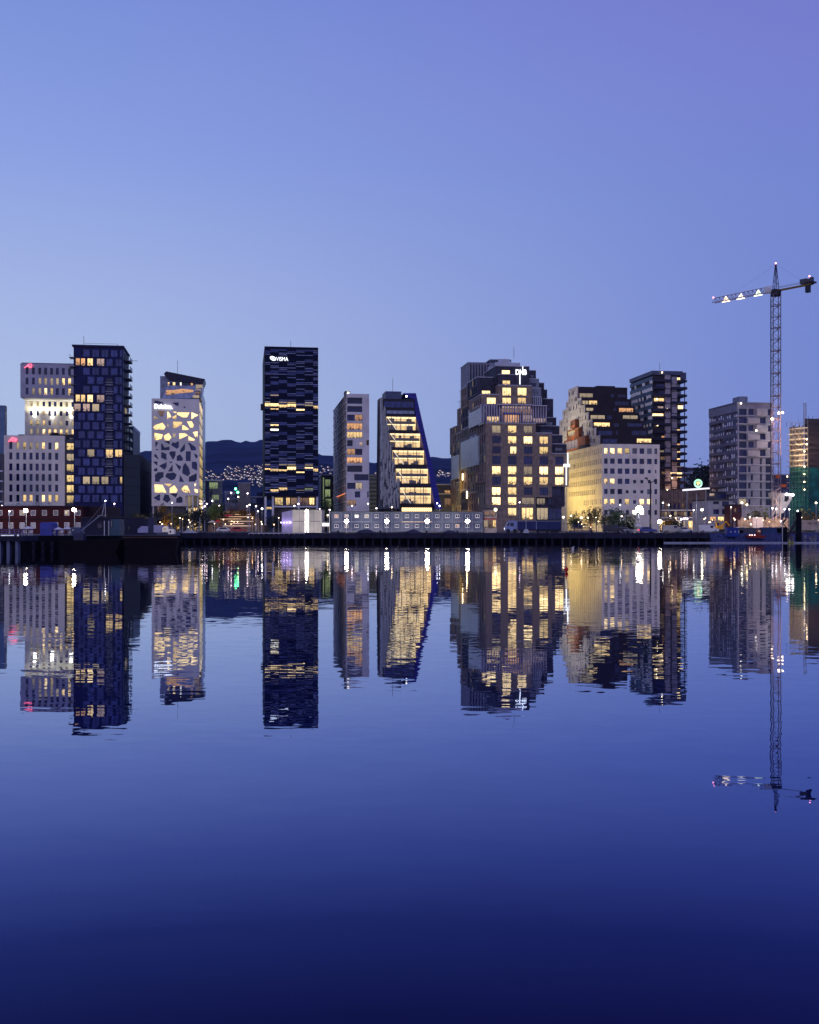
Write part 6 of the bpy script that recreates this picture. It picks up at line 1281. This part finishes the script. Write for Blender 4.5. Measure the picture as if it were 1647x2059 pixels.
for px, py, w, hh, m, t in ((1505,1074,4.5,1.2,dgrey,'long dark low skip behind the red boat'),(1550,1071,4.2,1.3,mat('skip_blue', (.02,.045,.14), .6),'blue grey skip between the red boat and dark derrick'),(1567,1070,1.4,1.1,mat('ochre_drum', (.30,.20,.06), .6),'ochre box beside the dark derrick'),(1480,1066,2.6,.6,mat('dingy_white', (.35,.36,.44), .6),'pale upturned dinghy above the blue container')):
    x, y, z = P(px, py, 251.5); o = MB(); o.prism([(-w/2,0),(w/2,0),(w/2+.15,hh),(-w/2-.15,hh)], -.8, .8); o = o.build('skip', m, loc=(x, 251.5, GZ)); tag(o, t, 'skip' if 'skip' in t else ('boat' if 'dinghy' in t else 'box'))
b = B('hoarding', 'beige lit site hoarding wall along the foot of the grey apartment tower', 'fence', 1484, 325, rot=0)
X1 = b.u(1586); mb = MB()
for k in range(18): x = X1*k/18; mb.box(x, x+X1/18-.08, -.04*(k % 2), .1, .1, 3.6+((k*5) % 3)*.35)
b.part(mb, 'panel', mat('hoarding_beige', (.26,.20,.17), .8, scale=.8, var=.3)); mb = MB(); mb.box(b.u(1513), b.u(1534.5), -.3, -.1, .5, b.z(1040, 1520)); b.part(mb, 'white_screen', mat('screen_white', (.45,.42,.48), .8))
for px, e_ in ((1500,500),(1530,300),(1560,700),(1575,400)): light('hoarding_light', 'POINT', (b.u(px), -4, 3.5), e_, (1,.68,.42), b.root, .3)
b = B('bridge_parapet', 'pale low bridge parapet with dark openings at the right edge of the quay', 'parapet', 1612, 300, rot=0); X1 = b.u(1700); hs = [(b.u(p), b.u(p+8), b.z(1055,1620), b.z(1050.5,1620)) for p in (1624,1635,1648)]; mb = MB(); holed(mb, FM(), 0, X1, .6, b.z(1046,1620), hs, .4); mb.box(0, X1, 0.4, 2, .6, b.z(1046,1620)-.02); b.part(mb, 'wall', mat('parapet_cream', (.34,.28,.25), .8))
b = B('work_rig', 'white angular steel rig with bright work lamps and an oval hole, at the crane foot', 'rig', 1548, 340, rot=0)
pts = [(1550,990),(1593,992),(1592,1004),(1584,1018),(1575,1032),(1560,1033),(1562,1012),(1553,1000)]; mb = MB(); mb.prism([b.fr(*p) for p in pts][::-1], 0, 3); b.part(mb, 'hull_plate', mat('rig_white', (.33,.32,.35), .5, scale=.8)); mb = MB(); mb.prism([b.fr(*p) for p in ((1578,997),(1586,997),(1586,1004),(1582,1009),(1577,1008))], -.03, .0); b.part(mb, 'hole', black)
for px, py, r in ((1582,994,.42),(1587,994.5,.34),(1594,995,.42)): mb = MB(); x, z = b.fr(px, py, -.5); mb.ball((x,-.6,z), r, nu=8, nv=5); b.part(mb, 'work_lamp', bulb('work_lamp', (1,.95,.9), 7))
mb = MB()
for px in (1553,1560,1568): x = b.u(px); mb.tube((x,-.5,0),(x,-.5,b.z(988,px)),.15)
for k in range(6): mb.tube((b.u(1553),-.5,2+k*2),(b.u(1568),-.5,3.5+k*2),.12)
b.part(mb, 'lattice', mat('lattice_pink', (.45,.32,.30), .6)); light('rig_light', 'POINT', (b.u(1570), -5, 6), 900, (1,.9,.8), b.root, .5)
b = B('mooring_derrick', 'dark timber mooring derrick with a leaning beam and thick posts at the right shore', 'derrick', 1574, 243, rot=0, base=0)
for px0, px1, pyt in ((1574.5,1583,1060),(1603,1612,1030)): mb = MB(); mb.box(b.u(px0), b.u(px1), 0, 1, -.6, b.z(pyt, 1590)); b.part(mb, 'post', dark_t)
mb = MB(); mb.tube((b.u(1584),.5,1),(b.u(1605),.5,b.z(1040,1590)),.28); mb.tube((b.u(1576),.5,b.z(1052,1590)),(b.u(1588),.5,2.6),.14); mb.tube((b.u(1576),.5,b.z(1050,1590)),(b.u(1582),.5,b.z(1044,1590)),.2); mb.box(b.u(1583), b.u(1604), .3, .8, 2.0, 2.5); b.part(mb, 'beam', black); mb = MB(); mb.tube((b.u(1573.3),0,-.3),(b.u(1573.3),0,b.z(1050,1590)),.09); b.part(mb, 'pale_pole', pale)
for px, py, h_ in ((1589,1070,1.9),(1596,1074,1.6),(1622,1068,1.8),(1634,1072,1.5),(1642,1070,1.7)): mb = MB(); x = b.u(px); mb.box(x-.35, x+.35, .9, 1.5, -.5, h_); b.part(mb, 'short_pile', mat('pile_pale', (.12,.12,.18), .8, scale=2, var=.4))
mb = MB(); mb.ball((0,0,.2), .32, nu=10, nv=6); mb.ball((.7,0,.15), .25, nu=10, nv=6); mb.tube((-.1,0,.4),(-.1,0,1.0),.04); o = mb.build('float', mat('float_yellow', (.25,.28,.06), .5), loc=((1588-CX)/FP*239.5, 239.5, 0)); tag(o, 'yellowish green float at the floating boom under the dark derrick', 'float')
# left pier things
b = B('concrete_jetty', 'bluish concrete jetty with railings on two wide legs at the left picture edge', 'jetty', -30, 140, rot=0, base=0)
X1 = b.u(45.5); mb = MB(); mb.box(0, X1, 0, 6, b.z(1088,20), b.z(1078,20)); b.part(mb, 'deck', conc)
for px0, px1 in ((11.5,17.5),(29,34.5),(-6,0)): mb = MB(); mb.box(b.u(px0), b.u(px1), .3, 1.2, -1, b.z(1088,20)); b.part(mb, 'leg', mat('jetty_leg', (.10,.12,.20), .8))
mb = MB()
for k in range(10): x = X1*k/9.0; mb.box(max(0, x-.04), x+.04, .05, .12, b.z(1078,20), b.z(1064.5,20))
for py in (1065, 1069, 1073): mb.box(0, X1, .06, .11, b.z(py,20)-.03, b.z(py,20)+.03)
b.part(mb, 'railing', mat('railing_blue', (.12,.13,.30), .5))
def illegible(b, px0, px1, py0, py1, y, n, m):
    mb = MB(); x0, x1 = b.u(px0), b.u(px1); z0, z1 = b.z(py1, px0), b.z(py0, px0)
    r_ = random.Random(1); x = x0
    while x < x1: w = r_.uniform(.02,.05); mb.box(x, min(x1, x+w), y-.03, y, z0+r_.uniform(0,.01), z1-r_.uniform(0,.02)); x += w+r_.uniform(.008,.03)
    return b.part(mb, 'lettering', m)
illegible(b, 2, 28, 1075.5, 1077.6, -.0, 20, bulb('faint_white', (.8,.85,1), .5)); mb = MB(); mb.ball((b.u(36.5), -.05, b.z(1076.5,20)), .11, nu=8, nv=5); b.part(mb, 'white_mark', bulb('faint_white', (.8,.85,1), .5))
def cabin(name, label, cat, px0, px1, pyt, D, m, depth=2.4, roof=None, wl=(), curved=False):
    b = B(name, label, cat, px0, D, rot=0); X1 = b.u(px1); zt = b.z(pyt, px0); mb = MB()
    if curved: mb.prism([(0,0),(X1,0),(X1,zt*.9),(X1*.88,zt),(X1*.12,zt),(0,zt*.9)], 0, depth)
    else: mb.box(0, X1, 0, depth, 0, zt)
    b.part(mb, 'shell', m)
    if roof: mb = MB(); mb.box(-.1, X1+.1, -.15, depth+.1, zt, zt+.12); b.part(mb, 'roof', roof)
    for x0, x1, y0, y1, k in wl: win(b.root, FM(), (b.u(x0), b.u(x1), b.z(y1, px0), b.z(y0, px0)), k, 1, 1, -.05)
    return b
cabin('portable_cabin', 'rounded blue cabin standing before the red brown house on the left pier', 'cabin', 80.5, 105, 1050, 152.5, mat('cabin_blue', (.03,.045,.30), .5), curved=True, wl=[(86,88,1064,1066,'p'),(99,103,1064,1066,'p')])
cabin('portable_cabin', 'dark grey blue cabin right of the parasols on the left pier', 'cabin', 142, 161, 1060, 153, mat('cabin_grey_blue', (.05,.07,.15), .6), wl=[(144,150,1064,1068,'p')])
cabin('portable_cabin', 'teal box with pale glowing side on the left pier by the slim posts', 'cabin', 222, 241, 1044, 154, mat('cabin_teal', (.02,.06,.11), .5), wl=[(219.9+3,226,1047,1060,'p')])
cabin('boat_shed', 'long dark shed with a low roof behind the boats on the left pier', 'shed', 163, 292, 1041, 176, mat('shed_dark', (.008,.010,.035), .7), depth=8, roof=black, wl=[(196,206,1052,1062,'n'),(246,252,1058,1066,'g'),(258,262,1058,1066,'g')])
for i, (px, D, s, t) in enumerate(((57,152,1.0,'open white parasol left of the blue cabin'),(118,153,.9,'white parasol just right of the blue cabin'),(136,153.5,.95,'wide white parasol left of the grey blue cabin'))):
    x, y, z = P(px, 1070, D); e = empty('parasol', t, 'parasol', (x, y, GZ), 0, 'white parasols on the left pier'); mb = MB(); mb.tube((0,0,0),(0,0,1.25*s),.03); mb.build('pole', steel, e); mb = MB(); mb.tube((0,0,.95*s),(0,0,1.3*s),.85*s,n=8,r2=.04); mb.build('canopy', mat('parasol_white', (.65,.65,.66), .8), e)
    for k, (dx, dy) in enumerate(((-.5,.1),(.45,-.2),(.1,.5))):
        m2 = MB(); xx, yy = dx*1.2, dy-.3; m2.box(xx-.2, xx+.2, yy-.2, yy+.2, .38, .44)
        for a_ in (-.17,.14):
            for c_ in (-.17,.14): m2.box(xx+a_, xx+a_+.03, yy+c_, yy+c_+.03, 0, .38)
        m2.box(xx-.2, xx+.2, yy+.17, yy+.2, .44, .8); o = m2.build('chair', mat('chair_white', (.5,.5,.56), .6), loc=(x, y, GZ)); tag(o, ('pale chair under the %s' % t)[:90], 'chair', 'chairs under the white parasols')
# boat with derrick
def P3(px, py, D, e): x, y, z = P(px, py, D); return Vector((x, y, z))-e.location
e = empty('derrick_boat', 'dark boat with a long leaning derrick boom at the left pier', 'boat', (P(180,1100,147)[0], 147, 0))
mb = MB(); mb.prism([(-3.4,-.3),(3.6,-.3),(4.4,1.6),(-3.9,1.5)], -1, 1); mb.build('hull', mat('tug_hull', (.004,.003,.005), .8, spec=.1), e); mb = MB(); mb.tube(P3(163,1068,147,e), P3(202,1036,147,e), .07); mb.tube(P3(196,1037,147,e), P3(214,1037,147,e), .05); mb.tube(P3(205,1037,147,e), P3(211.5,1009,147,e), .07); mb.tube(P3(163,1068,147,e), P3(211,1010,147,e), .02); mb.build('boom', steel, e)
mb = MB(); mb.box(-1.9,-.6,-.7,.7,1.5,2.5); mb.build('wheelhouse', mat('tug_navy', (.012,.016,.06), .5), e)
for px in (210, 219): mb = MB(); p = P3(px, 1077, 148, e); q_ = P3(px, 1047, 148, e); mb.tube(p, q_, .06); mb.build('post', steel, e)
e = empty('tug_boat', 'dark tug with a mast and pale cabins moored at the left pier end', 'boat', (P(305,1100,147)[0], 147, 0))
mb = MB(); mb.prism([(-2.9,-.3),(3.0,-.3),(3.6,1.95),(-3.5,1.95)], -1.1, 1.1); mb.build('hull', mat('tug_hull', (.004,.003,.005), .8, spec=.1), e); mb = MB(); mb.box(-3.6,3.7,-1.15,-1.05,1.85,2.0); mb.build('rubbing_strake', mat('strake_brown', (.05,.03,.03), .7), e)
def bx_px(e, px0, px1, py0, py1, D, m, nm, d=1.4, poly=None):
    p = P3(px0, py1, D, e); q_ = P3(px1, py0, D, e); mb = MB()
    if poly: mb.prism(poly(p.x, q_.x, p.z, q_.z), p.y, p.y+d)
    else: mb.box(p.x, q_.x, p.y, p.y+d, p.z, q_.z)
    return mb.build(nm, m, e)
lil = mat('cabin_lilac', (.24,.25,.42), .5)
bx_px(e, 277, 298, 1058, 1071, 146.6, lil, 'cabin', poly=lambda a, b_, c, d_: [(a,c),(b_,c),(b_,d_),(a+(b_-a)*.35,d_),(a,c+(d_-c)*.55)])
bx_px(e, 309, 325, 1056, 1071, 146.6, lil, 'cabin'); bx_px(e, 298, 310, 1040, 1071, 146.8, mat('tug_navy', (.012,.016,.06), .5), 'wheelhouse'); bx_px(e, 290, 320, 1041, 1045, 146.9, black, 'bridge_deck', 1.2)
mb = MB(); mb.tube(P3(304,1041,147.2,e), P3(304,1029,147.2,e), .09); mb.tube(P3(300,1035,147.2,e), P3(309,1035,147.2,e), .05); mb.tube(P3(322,1058,147.2,e), P3(326,1036,147.2,e), .05); mb.build('mast', black, e)
e = empty('cabin_boat', 'small bright white cabin boat lit warm beside the tug', 'boat', (P(338,1100,147)[0], 146.4, 0))
mb = MB(); mb.prism([(-1.1,-.2),(1.2,-.2),(1.5,1.7),(-1.4,1.6)], -.7, .7); mb.build('hull', mat('tug_hull', (.004,.003,.005), .8), e)
wl_ = mat('boat_white', (.7,.68,.66), .4); bx_px(e, 326, 338, 1058, 1070, 146, wl_, 'wheelhouse', .8, poly=lambda a, b_, c, d_: [(a,c),(b_,c),(b_,d_-.1),(b_-.2,d_),(a+.25,d_),(a,d_-.25)]); bx_px(e, 338, 350, 1064, 1074, 146, wl_, 'cabin', .8); bx_px(e, 329, 334, 1061, 1065, 145.95, M_('m'), 'window', .04); bx_px(e, 341, 344, 1067, 1071, 145.95, M_('n'), 'window', .04)
light('deck_light', 'POINT', (0, -1.6, 3.2), 14, (1,.85,.6), e, .1)
# white rail on the quay and long barge shapes
b = B('quay_railing', 'long thin white pipe rail on the quay edge below the black striped tower', 'railing', 500, 249, rot=0); X1 = b.u(612); mb = MB(); mb.tube((0,0,-.02),(X1,0,-.02),.07); 
for k in range(12): mb.tube((X1*k/11,0,-.35),(X1*k/11,0,-.02),.03)
b.part(mb, 'rail', bulb('x', (1,1,1), 0) if False else framew)
for i, (px, D, w, hh, t) in enumerate(((382,254,3.4,.7,'low pale rowing boat upturned on the quay right of the tug'),(735,256,4.6,1.0,'dark tarpaulin heap before the left container offices'),(830,256,4.2,.95,'dark tarpaulin heap before the middle container offices'),(905,256,3.6,.8,'small dark tarpaulin heap before the right container offices'))):
    x, y, z = P(px, 1070, D); mb = MB(); r_ = random.Random(i); n = 9; top = [(-w/2+w*k/n, hh*(1-abs(2*k/n-1)**2)*r_.uniform(.75,1)) for k in range(n+1)]
    mb.prism([(-w/2,0)]+top[1:-1]+[(w/2,0)], -.8, .8); o = mb.build('rowing_boat' if i == 0 else 'tarpaulin_heap', pale if i == 0 else mat('tarpaulin', (.03,.035,.08), .7), loc=(x, D, GZ)); tag(o, t, 'boat' if i == 0 else 'heap')
for k, px in enumerate((680,765,858,920,1082,1115,1190,1262,1390)):
    x, y, z = P(px, 1070, 250.6); mb = MB(); mb.tube((0,0,0),(0,0,.42),.16,n=8); mb.tube((0,0,.42),(0,0,.55),.26,n=8); mb.tube((-.3,0,.3),(.3,0,.3),.07,n=6); o = mb.build('bollard', conc, loc=(x, y, GZ+.05)); tag(o, 'small grey mooring bollard on the front edge of the quay', 'bollard', 'bollards along the quay edge')

# ================================================================= lit terraced steps
mb = MB(); tm = []
for i in range(7):
    D = 384+i*13; y = 1056-i*4.6; x0, x1 = ((418+i*1.2)-CX)/FP*D, ((532-i*3)-CX)/FP*D; z = CH-(y-HY)/FP*D; mb.box(x0, x1, D, D+13.5, GZ-.2, z)
tag(mb.build('terraced_steps', mat('steps_stone', (.11,.08,.06), .8, scale=.3, var=.3)), kind='structure')
for i in range(7):
    D = 384+i*13; y = 1056-i*4.6; z = CH-(y-HY)/FP*D; x0, x1 = ((420+i*1.2)-CX)/FP*D, ((530-i*3)-CX)/FP*D
    m2 = MB(); a = hr.uniform(.0,.4); c_ = hr.uniform(.6,1.); m2.box(x0+(x1-x0)*a, x0+(x1-x0)*c_, D-.12, D-.02, z-.32, z-.16); o = m2.build('step_light_strip', bulb('step_strip', (1,.60,.32), .75)); tag(o, '%s warm light strip up along the terraced steps' % ORD[i], 'light strip', 'light strips on the terraced steps')
    for f in (.2, .5, .8): light('step_light', 'POINT', (x0+(x1-x0)*f, D-2.5, z+1.2), 60+70*((i*3+int(f*10)) % 3)/2, (1,.6,.3), None, .3)
def parasol_big(px, py, D, col, t, s=1.6):
    x, y, z = P(px, py, D); e = empty('parasol', t, 'parasol', (x, y, GZ)); h = z-GZ; mb = MB(); mb.tube((0,0,0),(0,0,h),.06); mb.build('pole', steel, e); mb = MB(); mb.tube((0,0,h-.7),(0,0,h),s,n=10,r2=.05); mb.build('canopy', col, e)
redm = mat('umbrella_red', (.55,.02,.02), .6)
parasol_big(438, 1045, 340, redm, 'small red umbrella shape left on the lit plaza', 1.0); parasol_big(460, 1034, 350, redm, 'wide red umbrella in the middle of the lit plaza', 1.9); parasol_big(427, 1046, 345, mat('umbrella_cream', (.6,.55,.4), .7), 'cream umbrella left on the lit plaza', 1.5); parasol_big(1283, 1052, 280, white, 'white parasol on the quay under the big floodlight', 1.0)
light('red_glow', 'POINT', P(438, 1050, 336), 60, (1,.08,.08), None, .2)

# ================================================================= trees
leafm = {}
def leaf(name, c):
    m = mat(name, c, .8, var=.35, scale=1.5); return m
def tree_mesh(seed, h, w, leaves, bare=False):
    r = random.Random(seed); tr = MB(); lf = MB(); tr.tube((0,0,0), (0,0,h*.45), h*.022, r2=h*.015); ends = []
    for k in range(17 if not bare else 20):
        a = r.uniform(0, 2*pi); z0 = h*r.uniform(.25,.5); z1 = h*r.uniform(.38,1.0); rr = w*r.uniform(.1,.52)*(1.25-z1/h*.75); p = (cos(a)*rr, sin(a)*rr, z1); tr.tube((0,0,z0), p, h*.011, r2=h*.003, n=5); ends.append(p)
        if bare:
            for _ in range(4): q = (p[0]*.5+r.uniform(-w,w)*.22, p[1]*.5+r.uniform(-w,w)*.22, z1+r.uniform(-.1,.15)*h); tr.tube((p[0]*.6,p[1]*.6,z0+(z1-z0)*.6), q, h*.005, r2=h*.002, n=4)
    for p in ends:
        for _ in range(leaves):
            d = Vector((r.gauss(0,1), r.gauss(0,1), r.gauss(0,.8)))*w*.2; c = Vector(p)*.92+d; s = w*.045*r.uniform(.6,1.5)
            u = Vector((r.uniform(-1,1), r.uniform(-1,1), r.uniform(-1,1))).normalized(); v = u.orthogonal().normalized(); lf.face([c-u*s-v*s*.5, c+u*s-v*s*.5, c+u*s+v*s*.5, c-u*s+v*s*.5])
    return tr, lf
TM = {}
def tree(px, pyt, D, w, col, label, kind=0, base=GZ, group=None, lamp_=None):
    x, y, z = P(px, pyt, D); h = z-base; key = (kind, round(h), col); e = empty('tree', label, 'tree', (x, y, base), hr.uniform(0, 6), group)
    if key not in TM:
        tr, lf = tree_mesh(kind+hr.randrange(99), h, w, 44 if kind < 5 else 9, kind >= 5); TM[key] = (tr.mesh('trunk', mat('bark', (.05,.04,.035), .9)), lf.mesh('crown', leaf(col, {'leaf_dark':(.015,.022,.018),'leaf_green':(.05,.09,.03),'leaf_yellow':(.16,.10,.02),'leaf_spring':(.10,.10,.03)}[col])))
    for n_, me in zip(('trunk', 'crown'), TM[key]): o = bpy.data.objects.new(n_, me); COL.objects.link(o); o.parent = e
    if lamp_: light('tree_uplight', 'POINT', (1.2, -2.5, 1.2), lamp_, (1,.62,.2), e, .3)
for a in ((330,1016,366,5,'leaf_yellow','amber lit tree left in front of the polygon tower',0,GZ,None,1500),(318,1030,360,4,'leaf_dark','low dark tree left of the amber lit tree',1),(356,1033,362,5,'leaf_spring','brownish tree before the polygon tower entrance',1,GZ,None,300),(372,1034,364,4,'leaf_spring','second brownish tree before the polygon tower entrance',2,GZ,None,200),(396,1030,350,6.5,'leaf_dark','broad dark tree at the right foot of the polygon tower',2),
 (434,1008,400,5,'leaf_green','green tree before the white framed glass block',0),(446,1012,430,4,'leaf_dark','dark reddish tree right of the green tree',1),(465,1016,440,5,'leaf_yellow','amber lit tree over the terraced steps left',1,GZ,None,900),(488,1020,440,5,'leaf_yellow','amber lit tree over the terraced steps right',2,GZ,None,900),(548,1036,352,4.5,'leaf_dark','dark tree at the left column of the striped tower',0),(556,1038,340,4,'leaf_dark','dark tree left behind the white hall',1),(284,1034,360,6,'leaf_spring','wide brown tree beside the glass podium',2,GZ,None,300),(268,1030,380,4,'leaf_dark','dark tree at the foot of the podium',0),
 (660,1000,400,5,'leaf_green','green lit tree behind the white sign board',0,GZ,None,500),(654,1018,390,4,'leaf_green','smaller green tree behind the white sign board',1),(1215,1030,330,4,'leaf_spring','bare spring tree at the corner of the white office',6),(1225,1034,335,4,'leaf_spring','second bare spring tree at the white office',7),(1237,1026,330,5,'leaf_green','small green tree before the white office',2),(1262,1034,330,4,'leaf_spring','bare tree left of the big floodlight',8),(1272,1036,325,4,'leaf_spring','bare tree just left beside the big floodlight',6),
 (1187,1022,345,5,'leaf_spring','bare tree before the floodlit flank left',6),(1199,1020,345,5,'leaf_spring','bare tree before the floodlit flank right',7),(1156,1036,345,3.5,'leaf_green','small green tree between the globe lamps',1),(1163,1044,330,3,'leaf_dark','dark small tree over the blue frame stack',0),(1248,1052,300,4,'leaf_dark','dark low tree on the quay before the white office',1),(1262,1050,300,4,'leaf_dark','dark low tree beside the black van',2),(1525,1022,335,6,'leaf_spring','tall bare tree behind the beige hoarding',7),(1512,1030,335,5,'leaf_spring','bare tree behind the left hoarding',8),(1540,1032,335,5,'leaf_spring','bare tree behind the right hoarding',6),(1622,1030,330,5,'leaf_yellow','amber bare tree left at the bridge parapet',6,GZ,None,400),(1636,1028,330,5,'leaf_yellow','amber bare tree right at the bridge parapet',7,GZ,None,400),
 (1416,934,600,16,'leaf_dark','large dark tree rising over the far rooftops right of the ring sign',0),(1406,962,600,14,'leaf_dark','dark tree behind the ring sign',1),(1426,945,620,14,'leaf_dark','dark tree at the left edge of the grey apartment tower',2),(1392,975,590,12,'leaf_dark','dark low tree left behind the ring sign',0),(1345,1044,290,3.5,'leaf_yellow','orange lit shrub tree before the slatted shop building',1,GZ,None,200),(1360,1046,290,3,'leaf_dark','dark shrub tree before the shop fronts',2)):
    tree(*a)
# ================================================================= evening haze
mb = MB(); mb.box(-4200, 4200, -40, 5600, -1.3, 352); hz_ = bpy.data.materials.new('evening_haze'); hz_.use_nodes = True; t = hz_.node_tree; t.nodes.clear()
vo = N(t, 'ShaderNodeVolumePrincipled'); vo.inputs['Density'].default_value = 3.5e-5; vo.inputs['Color'].default_value = (.40,.52,1,1); vo.inputs['Anisotropy'].default_value = .2
mo = N(t, 'ShaderNodeOutputMaterial'); t.links.new(vo.outputs[0], mo.inputs['Volume']); tag(mb.build('haze', hz_), kind='stuff')
